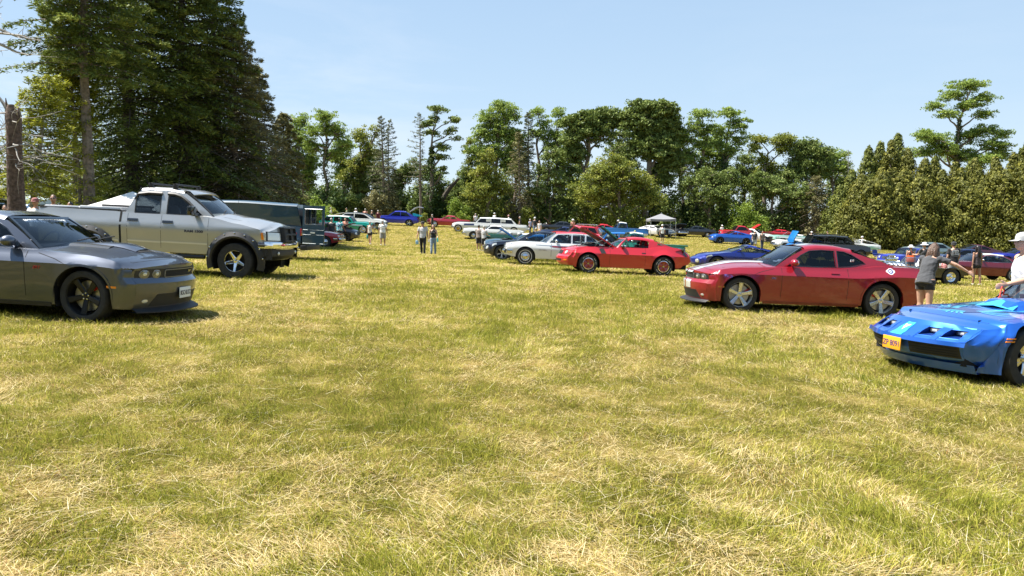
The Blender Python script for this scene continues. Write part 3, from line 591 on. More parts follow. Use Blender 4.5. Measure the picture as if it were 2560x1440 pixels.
    B('very tall open crowned tree with flat tiers above the cedars', 2392, 108, [(2410, 212, 44, 13), (2375, 235, 36, 13), (2330, 264, 26, 8), (2445, 245, 32, 11), (2405, 265, 36, 11), (2350, 285, 28, 10), (2440, 285, 26, 9), (2290, 335, 24, 9), (2315, 350, 40, 14), (2345, 375, 40, 18), (2450, 325, 34, 12), (2500, 335, 24, 10), (2420, 340, 36, 15), (2475, 362, 40, 14), (2300, 380, 30, 16), (2400, 385, 44, 18), (2500, 385, 30, 16), (2440, 405, 40, 18)], L_LOC, dens=1.0, flat=.42, cr=.8, ls=.14, ivy=2, tp=[(2390, 430), (2386, 350), (2395, 280), (2410, 225)], tr=.32)
    for q, D, t, w_, lf in ((1290, 112, 330, 34, L_OAK), (1410, 112, 325, 34, L_LOC), (1560, 110, 320, 40, L_OAK), (1700, 112, 330, 34, L_OAK), (1780, 113, 335, 40, L_LOC), (1860, 112, 380, 34, L_OAK), (2100, 111, 410, 30, L_OAK), (860, 113, 350, 34, L_LOC), (770, 113, 350, 30, L_LOC), (940, 112, 370, 30, L_OAK), (1165, 112, 420, 26, L_OAK)):
        B(where(q, 'half hidden second row tree'), q, D, [(q, t + 20, w_*.8, 20), (q - w_*.4, t + 50, w_*.8, 26), (q + w_*.4, t + 60, w_*.8, 28), (q, t + 90, w_, 28)], lf, dens=.75, skirt=1)
    # undergrowth
    names = ['shaded undergrowth behind the parked cars at the back']
    us = [(735, 470, L_OAK), (770, 480, L_OAK), (800, 470, L_DK), (840, 480, L_DK), (870, 470, L_OAK), (905, 480, L_OAK), (940, 468, L_CONB), (975, 478, L_CONB), (1010, 470, L_OAK), (1045, 480, L_OAK), (1090, 485, L_DK), (1120, 478, L_OAK), (1175, 470, L_GOLD), (1215, 478, L_GOLD), (1255, 470, L_OAK), (1295, 478, L_CONB), (1335, 470, L_OAK), (1375, 480, L_CONB), (1415, 474, L_OAK), (1455, 480, L_GOLD), (1500, 474, L_GOLD), (1545, 480, L_GOLD), (1590, 486, L_GOLD), (1640, 470, L_DK), (1680, 480, L_OAK), (1720, 490, L_DK), (1760, 486, L_OAK), (1800, 480, L_OAK), (1900, 500, L_OAK), (1950, 490, L_OAK), (2000, 500, L_OAK), (2050, 500, L_CONB), (2095, 500, L_CONB)]
    for i, (q, h, lf) in enumerate(us):
        bush(q, 101 + (i % 3)*1.5, h, 30, where(q, 'shaded low undergrowth'), lf, n=2600, ls=.17, seed=i, group='undergrowth along the back of the field')
    for i, (q, h, lf) in enumerate([(700, 400, L_CONB), (760, 430, L_OAK), (830, 440, L_OAK), (905, 430, L_DK), (985, 450, L_OAK), (1060, 450, L_OAK), (1130, 470, L_DK), (1200, 420, L_OAK), (1280, 400, L_OAK), (1360, 410, L_OAK), (1450, 400, L_OAK), (1540, 380, L_DK), (1640, 400, L_DK), (1720, 420, L_OAK), (1800, 420, L_OAK), (1880, 440, L_OAK), (1960, 420, L_DK), (2040, 430, L_DK), (2110, 450, L_DK)]):
        bush(q, 118, h - (30 if i > 6 else 8), 52, where(q, 'tall dark thicket behind the tree trunks'), lf, n=4600, ls=.22, seed=60+i, group='thickets behind the tree line')
    bush(1144, 98, 494, 34, 'bright yellow green bush left of the white limousine', L_BRT, n=4500, ls=.12)
    bush(1860, 98, 508, 58, 'large bright green bush behind the blue coupe', L_BRT, n=6500, ls=.14, seed=2)
    bush(1830, 100, 540, 40, 'low green bush behind the red hot rod', L_BRT, n=3000, ls=.13, seed=3)
    bush(1315, 99, 515, 24, 'small pale green bush behind the tail of the white limousine', L_GOLD, n=2400, ls=.12, seed=4)
    bush(825, 97, 520, 20, 'small sunlit shrub left of the white crossover', L_GOLD, n=1800, ls=.11, seed=5)
    bush(1060, 99, 535, 10, 'tiny light shrub right of the open hatch of the blue crossover', L_GOLD, n=700, ls=.1, seed=6)
    wd = MB().mat(BARKD); rng = np.random.default_rng(9); D = 103; b = np.array(base_at(1095, D)); s = FPX/D
    wd.tube([((q-1095)/s, 0, py2z(h, D) - b[2]) for q, h in [(1095, 540), (1105, 500), (1125, 470), (1148, 446)]], [.4, .36, .3, .14], 9)
    o = wd.build('fallen_trunk', None, weld=False); o.location = tuple(b); tag(o, 'dark broken trunk leaning up to the right in the sky gap', 'trunk')
    # ---- cedars on the right
    cs = [(2098, 90, 470, 26), (2125, 91, 430, 30), (2165, 94, 368, 34), (2193, 95, 354, 34), (2220, 93, 352, 38), (2236, 96, 334, 36), (2262, 92, 375, 42), (2150, 88, 440, 42), (2200, 87, 425, 50), (2255, 87, 430, 50), (2305, 88, 400, 50), (2350, 87, 430, 48), (2395, 87, 425, 50), (2440, 86, 420, 50), (2485, 85, 408, 50), (2525, 84, 385, 46), (2560, 82, 348, 46), (2600, 82, 350, 50), (2545, 86, 372, 30), (2330, 92, 395, 46), (2420, 91, 405, 50), (2640, 84, 340, 50)]
    lb = ['lowest cedar at the left end of the right hand hedge', 'cedar second from the left end of the hedge', 'cedar with the leftmost tall pointed tip', 'cedar with the second tall pointed tip from the left', 'bushy cedar between the pointed tips', 'tallest pointed cedar of the hedge', 'cedar just right of the tallest pointed one', 'wide cedar in front below the leftmost tip', 'wide golden cedar above the dead brush', 'wide golden cedar below the tallest tip', 'golden cedar left of the open crowned tree', 'golden cedar under the open crowned tree', 'golden cedar right under the tall open crown', 'golden cedar above the man in black shirt', 'bright cedar above the dark red coupe', 'bright cedar rising towards the right edge', 'bright pointed cedar at the right edge', 'cedar beyond the right edge of the picture', 'thin pointed cedar near the right edge', 'back row cedar left of the open crowned trunk', 'back row cedar right of the open crowned trunk', 'farthest right cedar outside the picture']
    for i, (q, D, t, hw) in enumerate(cs):
        hw = hw*(1.35 if i > 9 else 1.9)
        cedar(q, D, t, hw, lb[i], L_ARBD if i in (0, 1, 2, 3, 5, 19, 20, 18) else L_ARB, seed=i, bulge=.55, dome=False, n=11000 if hw > 40 else 7500)
    for i, (q, D, t, hw) in enumerate([(2135, 84, 470, 50), (2185, 83.5, 455, 55), (2245, 83, 465, 55), (2300, 83, 450, 55), (2350, 82.5, 470, 55), (2400, 82, 460, 60), (2455, 81, 445, 60), (2505, 80, 430, 60), (2555, 79, 410, 62), (2480, 88, 395, 60), (2430, 89, 400, 60), (2330, 90, 405, 55), (2380, 90, 410, 55)]):
        cedar(q, D, t, hw, ['low wide cedar in front at the left end of the hedge', 'low wide cedar behind the nose of the black suv', 'low wide cedar over the larger heap of brush', 'low wide cedar between the two brush heaps', 'low wide cedar over the smaller heap of brush', 'low wide cedar behind the man in the printed shirt', 'low wide cedar behind the white roofed coupe', 'low wide cedar behind the long haired woman on the right', 'low wide cedar behind the capped man at the right edge', 'middle row cedar right of the open crowned tree', 'middle row cedar under the right boughs of the open crowned tree', 'middle row cedar left of the open crowned trunk', 'middle row cedar at the open crowned trunk'][i], L_ARB, seed=50+i, n=12000, dome=i < 9 and i % 2 == 1, bulge=.6)
    rng = np.random.default_rng(77); n = 16000; C = np.stack([rng.uniform(-75, 75, n), rng.uniform(-34, -17, n), rng.random(n)*15], 1); C[:, 2] *= .75 + .35*vnoise(C[:, 0]*.25, C[:, 1]*.1, 3)  # added bank of leaves behind the camera; darkens reflections in paint and glass
    C[:, 2] += [tz(x, y) for x, y in C[:, :2]]
    o = build_leaves('unseen_leaf_bank', [L_DK], [(leaf_arrays(C, rnd_dir(n, rng), .55*rng.uniform(.7, 1.3, n), .6, rng), rng.random(n))], None, rng); tag(o, 'dark leaf bank added unseen behind the camera to darken reflections in the cars', 'unseen_leaf_bank', kind='stuff')
    dead_brush(2225, 84, 548, 52, 'brown dead brush heap at the foot of the hedge behind the black truck')
    dead_brush(2362, 83, 560, 26, 'small grey dead brush heap at the foot of the hedge')
trees()
# ------------------------------------------------------------------ car builder
# car space: x = metres behind the front bumper, y = to the car's left (+) or right (-), z up; mirrored so that front faces +X of the root
def ip(tab, x, smooth=True):
    """interpolate a table [(x, v), ...]"""
    if not hasattr(tab, '__len__'): return tab
    if x <= tab[0][0]: return tab[0][1]
    for (a, va), (b, vb) in zip(tab, tab[1:]):
        if x <= b:
            t = (x - a)/(b - a) if b > a else 1
            if smooth: t = t*t*(3 - 2*t)*.55 + t*.45
            return va + (vb - va)*t
    return tab[-1][1]
RUB = mat('tyre_rubber', (.028, .027, .026), .85, noise=(14, .3)); BLK = mat('black_plastic', (.018, .018, .019), .55); BLKG = mat('gloss_black_trim', (.01, .01, .011), .15, 0, 1)
UND = mat('underbody_black', (.012, .012, .012), .9); CHR = mat('chrome', (.82, .82, .84), .08, 1); CHRD = mat('worn_chrome', (.62, .62, .64), .18, 1); ALU = mat('silver_alloy', (.66, .67, .69), .25, .85)
DISC = mat('brake_disc_steel', (.42, .41, .40), .35, .9); REDC = mat('red_caliper', (.45, .015, .02), .4, 0, .5); WHT = mat('white_wall_rubber', (.72, .70, .65), .6)
INT = mat('dark_interior', (.022, .022, .024), .8); INTG = mat('grey_seat_cloth', (.12, .12, .125), .85); LENS = mat('headlamp_lens', (.62, .64, .62), .08, .35, 1); AMB = mat('amber_lens', (.75, .22, .015), .2, 0, 1); REDL = mat('red_lens', (.42, .01, .01), .2, 0, 1)
GL = glass('window_glass', (.50, .56, .57)); GLD = glass('tinted_window_glass', (.20, .23, .25)); GLM = glass('blue_tinted_windshield', (.30, .36, .44), ior=1.5); GLC = glass('clear_window_glass', (.80, .85, .85))
PLATEW = mat('white_plate', (.75, .76, .74), .45); PLATEO = mat('orange_plate', (.85, .36, .02), .45); TXD = mat('dark_lettering', (.02, .02, .04), .5); TXW = mat('white_lettering', (.82, .82, .80), .5)
PAPER = mat('white_paper', (.8, .8, .78), .8); RUST = mat('grey_primer', (.2, .2, .2), .8); ENG = mat('engine_grime', (.06, .06, .062), .6, .4, noise=(20, .6))
_WC = {}
def wheel_mesh(key, Rr, rr, wd, kind, rimmat, tyre='black', disc=False, dish=.05):
    """tyre and rim meshes, axle along y, outer face towards -y, centred"""
    if key in _WC: return _WC[key]
    T = MB().mat(RUB); h = wd/2
    T.lathe([(rr*1.0, -h*.80), (rr*1.02, -h*.95), (rr + (Rr-rr)*.45, -h*1.04), (Rr*.955, -h*.98), (Rr*.993, -h*.78), (Rr, -h*.3), (Rr, h*.3), (Rr*.993, h*.78), (Rr*.955, h*.98), (rr + (Rr-rr)*.45, h*1.04), (rr*1.0, h*.85)], 40)
    if tyre in ('white', 'whiteline', 'letters'):
        a, b = {'white': (.06, .42), 'whiteline': (.34, .46), 'letters': (.42, .60)}[tyre]
        T.mat(WHT); r0, r1 = rr + (Rr-rr)*a, rr + (Rr-rr)*b
        if tyre == 'letters':
            for k0 in (0.3, 1.9, 3.4, 4.9):
                for j in range(8):
                    if j in (3, 7): continue
                    t0 = k0 + j*.12; t1 = t0 + .085
                    q = [(r*math.cos(t), -h*1.055, r*math.sin(t)) for r, t in ((r0, t0 + (.05 if j%2 else 0)), (r1, t0), (r1, t1 - (.04 if j%3 else 0)), (r0, t1))]; T.add(q, [(0, 1, 2, 3)])
        else: T.lathe([(r0, -h*1.03), (r0, -h*1.058), (r1, -h*1.058), (r1, -h*1.03)], 40)
    # tread grooves
    T.mat(UND)
    for g in (-.35, 0, .35): T.lathe([(Rr*1.0005, h*g - .004), (Rr*1.0012, h*g), (Rr*1.0005, h*g + .004)], 40)
    M = MB().mat(rimmat); o = -h*.88
    M.lathe([(rr*1.02, o - .004), (rr*1.03, o + .012), (rr*.99, o + .02), (rr*.955, o + .004), (rr*.93, o + .03), (rr*.90, h*.6)], 36)
    M.mat(UND if kind != 'disc' else rimmat); M.lathe([(rr*.92, -o*.2), (.01, -o*.2)], 24)
    face = o + dish
    def spoke(t, w0, w1, r0, r1, ya, yb, th=.03, m=None):
        if m: M.mat(m)
        c, s = math.cos(t), math.sin(t); P = []
        for r, w_, y in ((r0, w0, ya), ((r0+r1)/2, (w0+w1)/2*.93, ya*.55 + yb*.45 - .004), (r1, w1, yb)):
            for u, dy in ((-w_, 0.010), (-w_*.7, 0), (w_*.7, 0), (w_, 0.010), (w_*.9, th), (-w_*.9, th)):
                P.append((r*c - u*s, y + dy, r*s + u*c))
        F = []
        for i in range(2):
            for j in range(6):
                k = (j+1) % 6; F.append((i*6+j, i*6+k, (i+1)*6+k, (i+1)*6+j))
        M.add(P, F)
    if disc:
        M.mat(DISC); M.lathe([(.05, face + .055), (rr*.80, face + .055), (rr*.80, face + .075)], 30)
        M.mat(REDC); 
        for dt in range(3):
            t0 = 2.55 + dt*.22; P = [(r*math.cos(t), face + .03 + d, r*math.sin(t)) for d in (0, .05) for r, t in ((rr*.48, t0), (rr*.86, t0), (rr*.86, t0+.23), (rr*.48, t0+.23))]
            M.add(P, [(0,1,2,3), (4,5,6,7), (0,1,5,4), (1,2,6,5), (2,3,7,6), (3,0,4,7)])
    M.mat(rimmat)
    if kind == 'five':
        for k in range(5): spoke(math.pi/2 + k*2*math.pi/5, .035, .048, rr*.16, rr*.95, face - .004, o + .012)
        M.lathe([(.001, face - .012), (rr*.13, face - .012), (rr*.2, face - .004), (rr*.24, face + .02)], 20)
        M.mat(CHR if rimmat is not CHR else BLK)
        for k in range(5):
            t = math.pi/2 + (k+.5)*2*math.pi/5; M.lathe([(.001, face - .016), (.011, face - .014), (.013, face)], 8, c=(rr*.17*math.cos(t), 0, rr*.17*math.sin(t)))
    elif kind == 'ram':
        for k in range(5): spoke(math.pi/2 + k*2*math.pi/5, .05, .03, rr*.18, rr*.95, face - .012, o + .018, .035)
        M.lathe([(.001, face - .03), (rr*.16, face - .028), (rr*.22, face - .01), (rr*.30, face + .01)], 20); M.mat(BLK)
        for k in range(5):
            t = -math.pi/2 + k*2*math.pi/5; M.lathe([(.001, face - .012), (.016, face - .01), (.018, face + .01)], 8, c=(rr*.25*math.cos(t), 0, rr*.25*math.sin(t)))
    elif kind == 'snow':   # rally: chrome swirl spokes with holes between
        for k in range(5):
            t = math.pi/2 + k*2*math.pi/5; spoke(t - .16, .020, .034, rr*.25, rr*.93, face, o + .03); spoke(t + .16, .020, .034, rr*.25, rr*.93, face, o + .03)
        M.lathe([(.001, face - .03), (rr*.2, face - .03), (rr*.26, face - .01), (rr*.34, face + .01)], 20)
    elif kind == 'multi':
        for k in range(10): spoke(k*math.pi/5 + .1, .012, .016, rr*.16, rr*.95, face - .008, o + .014)
        M.lathe([(.001, face - .012), (rr*.18, face - .01), (rr*.2, face + .02)], 16)
    elif kind == 'mesh5':
        for k in range(5):
            t = math.pi/2 + k*2*math.pi/5; spoke(t - .13, .011, .016, rr*.16, rr*.95, face - .008, o + .014); spoke(t + .13, .011, .016, rr*.16, rr*.95, face - .008, o + .014)
        M.lathe([(.001, face - .012), (rr*.18, face - .01), (rr*.2, face + .02)], 16)
    elif kind == 'cap':
        M.lathe([(rr*.94, o + .012), (rr*.80, o - .002), (rr*.66, o + .018), (rr*.62, o + .01), (rr*.4, o - .018), (rr*.16, o - .03), (.001, o - .034)], 28)
    elif kind == 'redz':
        M.mat(mat('red_wheel_paint', (.30, .012, .015), .3, 0, 1)); M.lathe([(rr*.92, o + .014), (rr*.7, o + .05), (rr*.5, o + .05)], 28)
        for k in range(5): spoke(math.pi/2 + k*2*math.pi/5, .045, .065, rr*.18, rr*.9, face - .02, o + .022)
        M.mat(CHR); M.lathe([(.001, face - .05), (rr*.14, face - .05), (rr*.17, face - .02)], 16); M.lathe([(rr*1.04, o - .008), (rr*.94, o - .012), (rr*.91, o + .004)], 36)
        M.mat(UND); M.lathe([(.001, face - .052), (rr*.08, face - .052)], 12)
    elif kind == 'steel':
        M.lathe([(rr*.94, o + .02), (rr*.75, o + .05), (rr*.5, o + .02), (rr*.25, o + .04), (.001, o + .04)], 24); M.mat(CHR); M.lathe([(rr*.36, o + .02), (rr*.3, o - .01), (.001, o - .02)], 20)
    a = T.build('wheel', angle=40, weld='keep'); b_ = M.build('rim', angle=35); _WC[key] = (a.data, b_.data)
    bpy.data.objects.remove(a); bpy.data.objects.remove(b_); return _WC[key]
class Car:
    def __init__(s, S):
        s.S = S; s.L = S['L']; s.sh = S['sh']; s.cr = S.get('cr', .05); s.bot = S['bot']; s.wd = S['wd']
        s.ax = S['ax']; s.Rr = S['R']; s.zr = S.get('zax', S['R']); s.arch = S.get('arch', s.Rr + .06)
        s.prof_ = S.get('prof', [(.15, .93), (.35, .975), (.62, 1.0), (.63, 1.0), (.90, .93)]); s.crz = S.get('crz', 0)
        s.nose = S.get('nose', [(0, .1), (.5, 0), (.8, .05)]); s.tail = S.get('tail', [(0, .12), (.5, 0), (.9, .06)])
        s.np_ = S.get('nplan', (.28, 2.6)); s.tp_ = S.get('tplan', (.20, 3)); s.nf = S.get('nf', .62); s.tf = S.get('tf', .62); s.dome = S.get('dome')
    def zbot(s, x, arches=True):
        z = ip(s.bot, x)
        if arches:
            for k, a in enumerate(s.ax):
                d = abs(x - a); r = s.arch if not isinstance(s.arch, tuple) else s.arch[k]
                if d < r: z = max(z, s.zr + math.sqrt(max(0, r*r - d*d))*s.S.get('archh', 1.0))
        return z
    def zsh(s, x): return ip(s.sh, x)
    def hw(s, x): return ip(s.wd, x)
    def sy(s, x, z):
        """half width of the body side"""
        zc = z - ip(s.crz, x) if s.crz else z
        p = ip(s.prof_, zc, False)
        f = 0
        fl = s.S.get('flare', .0)
        if fl:
            for k, a in enumerate(s.ax):
                r = s.arch if not isinstance(s.arch, tuple) else s.arch[k]
                d = math.hypot(x - a, (z - s.zr)/s.S.get('archh', 1.0)); f = max(f, fl*max(0, 1 - abs(d - r)/(.16)))
        return s.hw(x)*p + f
    def crown(s, x, t):
        c = ip(s.cr, x)*(1 - abs(t)**2.6)
        if s.dome: c += s.dome(x, t)
        return c
    def defx(s, x, z, t):
        """plan and profile curvature of nose and tail; t = lateral -1..1"""
        o = 0
        if x < s.nf:
            k = 1 - x/s.nf; o += (ip(s.nose, z) + s.np_[0]*abs(t)**s.np_[1])*k*k*(3-2*k) if x > 0 else ip(s.nose, z) + s.np_[0]*abs(t)**s.np_[1]
        if x > s.L - s.tf:
            k = 1 - (s.L - x)/s.tf; o -= (ip(s.tail, z) + s.tp_[0]*abs(t)**s.tp_[1])*(k*k*(3-2*k) if x < s.L else 1)
        return x + o
    # maps from surface coordinates to car space
    def side(s, x, z, off=0, sg=-1):
        return (s.defx(x, z, 1), sg*(s.sy(x, z) + off), z)
    def ztop(s, x, t): return s.zsh(x) + s.crown(x, t)
    def top(s, x, y, off=0):
        w_ = s.sy(x, s.zsh(x)); t = max(-1, min(1, y/w_)); z = s.ztop(x, t)
        return (s.defx(x, z, t), y, z + off)
    def front(s, y, z, off=0):
        w_ = s.sy(0, min(z, s.zsh(0))); t = max(-1, min(1, y/w_)); return (s.defx(0, z, t) - off, y, z)
    def rear(s, y, z, off=0):
        w_ = s.sy(s.L, min(z, s.zsh(s.L))); t = max(-1, min(1, y/w_)); return (s.defx(s.L, z, t) + off, y, z)
    def stations(s, fine=.05):
        xs = set([0, s.L]); x = 0
        while x < s.L:
            near = x < .5 or x > s.L - .5 or any(abs(x - a) < (max(s.arch) if isinstance(s.arch, tuple) else s.arch) + .1 for a in s.ax)
            x += fine if near else fine*2.6; xs.add(min(x, s.L))
        for k, a in enumerate(s.ax):
            r = s.arch if not isinstance(s.arch, tuple) else s.arch[k]
            for e in (-r, r, -r*.985, r*.985, -r*.94, r*.94): xs.add(a + e)
        return sorted(q for q in xs if 0 <= q <= s.L)
    def body(s, root, pm, nr=9, fine=.05, name='body'):
        S = s.S; B = MB(); xs = s.stations(fine); ts = S.get('tcols') or [1, .985, .95, .88, .7, .45, .2, 0]; cab = S.get('cab')
        def ring(x):
            zb = s.zbot(x); zs = s.zsh(x); q = []
            zc_ = S.get('creasez')
            if zc_:
                zc_ = zc_ + (ip(s.crz, x) if s.crz else 0); zc_ = max(zb + (zs-zb)*.3, min(zc_, zs - .02)); n1 = nr//2 + 1; n2 = nr - n1 + 1
                zz = [zb + (zc_ - zb)*j/n1 for j in range(n1+1)] + [zc_ + (zs - zc_)*j/n2 for j in range(1, n2+1)]
            else: zz = [zb + (zs - zb)*j/nr for j in range(nr+1)]
            side = [(s.defx(x, z, 1), s.sy(x, z), z) for z in zz]
            wy = s.sy(x, zs); tp = []
            for t in ts[1:]:
                z = s.ztop(x, t); tp.append((s.defx(x, z, t), wy*t, z))
            zi = min(zb + .12, zs - .02); ye = side[0][1]
            lip = [(side[0][0], max(.1, ye - .09), zi), (side[0][0], ye - .035, zb + .004)]
            half = lip + side + tp
            return half + [(a, -b, c) for a, b, c in half[-2::-1]]
        rows = [ring(x) for x in xs]; B.mat(pm); B.grid(rows)
        # ends
        for x in (0, s.L):
            nz = 14; g = []
            zb = s.zbot(x, False)
            for i in range(nz+1):
                row = []
                for t in ts + [-q for q in ts[-2::-1]]:
                    zs = s.ztop(x, t); z = zb + (s.zsh(x) - zb)*i/nz if i < nz else zs
                    if i == nz: y = s.sy(x, s.zsh(x))*t
                    else: y = s.sy(x, z)*t
                    row.append((s.defx(x, z, t), y, z))
                g.append(row)
            B.grid(g, flip=(x > 0))
        o = B.build(name, root, angle=S.get('crease', 24))
        s.bodyobj = o
        # chassis
        C = MB().mat(UND); r0 = max(s.arch) if isinstance(s.arch, tuple) else s.arch; zb = ip(s.bot, s.L/2); a0, a1 = s.ax
        w_ = s.hw(s.L/2)
        for (xa, xb, ww) in ((.35, a0 - r0 - .03, w_*.80), (a0 - r0 - .03, a0 + r0 + .03, w_*.52), (a0 + r0 + .03, a1 - r0 - .03, w_*.90), (a1 - r0 - .03, a1 + r0 + .03, w_*.52), (a1 + r0 + .03, s.L - .3, w_*.78)):
            if xb > xa: C.box(xa, xb, -ww, ww, zb + .02, min(zb + .30, s.zsh((xa+xb)/2) - .06))
        for k, a in enumerate(s.ax):
            r = (s.arch[k] if isinstance(s.arch, tuple) else s.arch) + .015; hh = S.get('archh', 1.0)
            for sg in (-1, 1):
                rows = [[(a + r*math.cos(t), sg*yy, min(s.zr + r*hh*math.sin(t), s.zsh(a) - .015)) for t in [math.pi*(-.12 + 1.24*j/14) for j in range(15)]] for yy in (s.hw(a)*.95, s.hw(a)*.60)]
                C.grid(rows); 
                C.add([(a - r, sg*s.hw(a)*.60, s.zr*.6), (a + r, sg*s.hw(a)*.60, s.zr*.6), (a + r, sg*s.hw(a)*.60, s.zsh(a) - .03), (a - r, sg*s.hw(a)*.60, s.zsh(a) - .03)], [(0, 1, 2, 3)])
        C.build('chassis', root, smooth=False); return o
    def wheels(s, root, key, rr, wd, kind, rm, tyre='black', disc=False, dish=.05, track=.0, steer=0, inset=.02):
        t_, m_ = wheel_mesh(key, s.Rr, rr, wd, kind, rm, tyre, disc, dish)
        for i, a in enumerate(s.ax):
            for sg in (-1, 1):
                if s.S.get('zax') and False: pass
                wo = bpy.data.objects.new('wheel', t_); link(wo, root); wo.location = (-(a), sg*(s.hw(a)*.985 - wd/2 - inset + track), s.zr)
                wo.rotation_euler = (0, random.uniform(0, 6), R(180 if sg > 0 else 0) + (R(steer) if i == 0 else 0))
                ro = bpy.data.objects.new('rim', m_); link(ro, wo)
    # thin pieces that follow the body
    def strip(s, B, fn, pts, w, off=.003, th=None):
        """ribbon of width w along 2-D surface points"""
        P = []; n = len(pts)
        for i in range(n):
            a = Vector(pts[max(0, i-1)]); b = Vector(pts[min(n-1, i+1)]); d = (b - a); d.normalize() if d.length else None
            nn = Vector((-d.y, d.x))*w/2; p = Vector(pts[i]); P.append((p + nn, p - nn))
        rows = [[fn(q.x, q.y, 0), fn(q.x, q.y, off), fn(r_.x, r_.y, off), fn(r_.x, r_.y, 0)] for q, r_ in P]
        B.grid(rows); B.add(rows[0], [(0, 1, 2, 3)]); B.add(rows[-1], [(3, 2, 1, 0)])
    def patch(s, B, fn, poly, off=.003, n=3, back=True):
        """quad patch given 4 corners in surface coordinates, subdivided n x n (n may be a pair)"""
        nu, nv = n if isinstance(n, tuple) else (n, n); a, b, c, d = [Vector(p) for p in poly]
        rows = []
        for i in range(nu+1):
            u = i/nu; row = []
            for j in range(nv+1):
                v = j/nv; p = (a*(1-u) + b*u)*(1-v) + (d*(1-u) + c*u)*v; row.append(fn(p.x, p.y, off))
            rows.append(row)
        B.grid(rows)
        if back:
            edge = [rows[i][0] for i in range(nu+1)] + [rows[nu][j] for j in range(1, nv+1)] + [rows[i][nv] for i in range(nu-1, -1, -1)] + [rows[0][j] for j in range(nv-1, 0, -1)]
            e2 = []
            for i in range(nu+1): e2.append(((a*(1-i/nu) + b*i/nu)))
            for j in range(1, nv+1): e2.append(b*(1-j/nv) + c*j/nv)
            for i in range(nu-1, -1, -1): e2.append(d*(1-i/nu) + c*i/nu)
            for j in range(nv-1, 0, -1): e2.append(a*(1-j/nv) + d*j/nv)
            B.grid([edge, [fn(p.x, p.y, -.004) for p in e2]], close=True)
    def oval(s, B, fn, c, r, off=.01, n=16, ring=None):
        cx, cy = c; rx, ry = r if isinstance(r, tuple) else (r, r)
        P = [fn(cx + rx*math.cos(t), cy + ry*math.sin(t), off*.7) for t in [2*math.pi*k/n for k in range(n)]]
        Q = [fn(cx + rx*math.cos(t), cy + ry*math.sin(t), -.004) for t in [2*math.pi*k/n for k in range(n)]]
        I = [fn(cx + rx*.6*math.cos(t), cy + ry*.6*math.sin(t), off) for t in [2*math.pi*k/n for k in range(n)]]
        B.grid([Q, P, I], close=True); B.add(I, [list(range(n))])
    def sides(s, name, m, pieces, root, label=None):
        """pieces(B, fn) draws with fn for each side; one object holding a mirrored pair only when the part is a pair of trims -> two objects"""
        for sg in (-1, 1):
            B = MB().mat(m); pieces(B, lambda x, z, off, sg=sg: s.side(x, z, off, sg), sg); o = B.build(name, root)
            if label: o['label'] = label
    def seams(s, root, xs, extra=None, w=.008):
        """door gaps: narrow dark lines lying in the paint"""
        B = MB().mat(UND)
        for sg in (-1, 1):
            fn = lambda x, z, off: s.side(x, z, off, sg)
            for q in xs:
                z0 = max(s.zbot(q) + .03, ip(s.bot, q) + .10); s.strip(B, fn, [(q, z0 + (s.zsh(q) - .01 - z0)*i/8) for i in range(9)], w, .0012)
            for pl in (extra or []): s.strip(B, fn, pl, w, .0012)
        for pl in s.S.get('hoodlines', []): 
            for sg in (-1, 1): s.strip(B, lambda x, y, off: s.top(x, y*sg, off), pl, w, .0015)
        g = B.build('panel_gap', root); join_into(s.bodyobj, g)
    # ---- glasshouse
    def cabin(s, root, pm, roofmat=None, windows=None, tint=None, wtint=None, rearglass=True, interior=True, trim=None, seats=(), wheel_side=1, open_front=False, open_top=False, rtrim=None, belt=None):
        """S['cab'] = dict(xa, xb, xc, xd, zr=[(x,z)], wb, wr) ; windows = list of polygons in (x, z)"""
        S = s.S; K = S['cab']; xa, xb, xc, xd = K['xa'], K['xb'], K['xc'], K['xd']; zr = K['zr']; inset = K.get('inset', .05)
        tint = tint or GL; wtint = wtint or tint; roofmat = roofmat or pm
        zt = lambda x: ip(zr, x)
        belt = lambda x: s.zsh(x) - .006
        wb = lambda x: s.sy(x, s.zsh(x)) - inset
        zmax = max(z for _, z in zr)
        wr = K['wr']
        def cy(x, z):   # half width of glasshouse
            b = belt(x); f = max(0, min(1, (z - b)/(zmax - b))); return wb(x)*(1 - f**1.15) + (wr + K.get('rt', 0)*(x - xb))*f**1.15
        s.cy = cy
        rd = K.get('rd', .05)   # roof edge rounding height
        # side outline
        edge = [(xa, belt(xa))]
        for i in range(1, 6): t = i/6; edge.append((xa + (xb - xa)*t, belt(xa) + (zt(xb) - rd - belt(xa))*(t + K.get('wsb', .04)*math.sin(math.pi*t))))
        nr_ = 10
        for i in range(nr_ + 1): x = xb + (xc - xb)*i/nr_; edge.append((x, zt(x) - rd))
        rb = K.get('rsb', .03)
        for i in range(1, 6): t = i/6; edge.append((xc + (xd - xc)*t, zt(xc) - rd + (belt(xd) - zt(xc) + rd)*(t - rb*math.sin(math.pi*t))))
        edge.append((xd, belt(xd)))
        nb = 8; bottom = [(xd + (xa - xd)*i/nb, belt(xd + (xa - xd)*i/nb) - .012) for i in range(1, nb)]
        outline = edge + bottom
        def holes(ws):
            out = []
            for w_ in ws:
                q = []
                for a, b in zip(w_, w_[1:] + w_[:1]):
                    n = max(1, int(math.hypot(b[0]-a[0], b[1]-a[1])/.12)); q += [(a[0] + (b[0]-a[0])*i/n, a[1] + (b[1]-a[1])*i/n) for i in range(n)]
                out.append(q)
            return out
        H = holes(windows or [])
        B = MB().mat(pm); G = [MB().mat(tint) for _ in H]
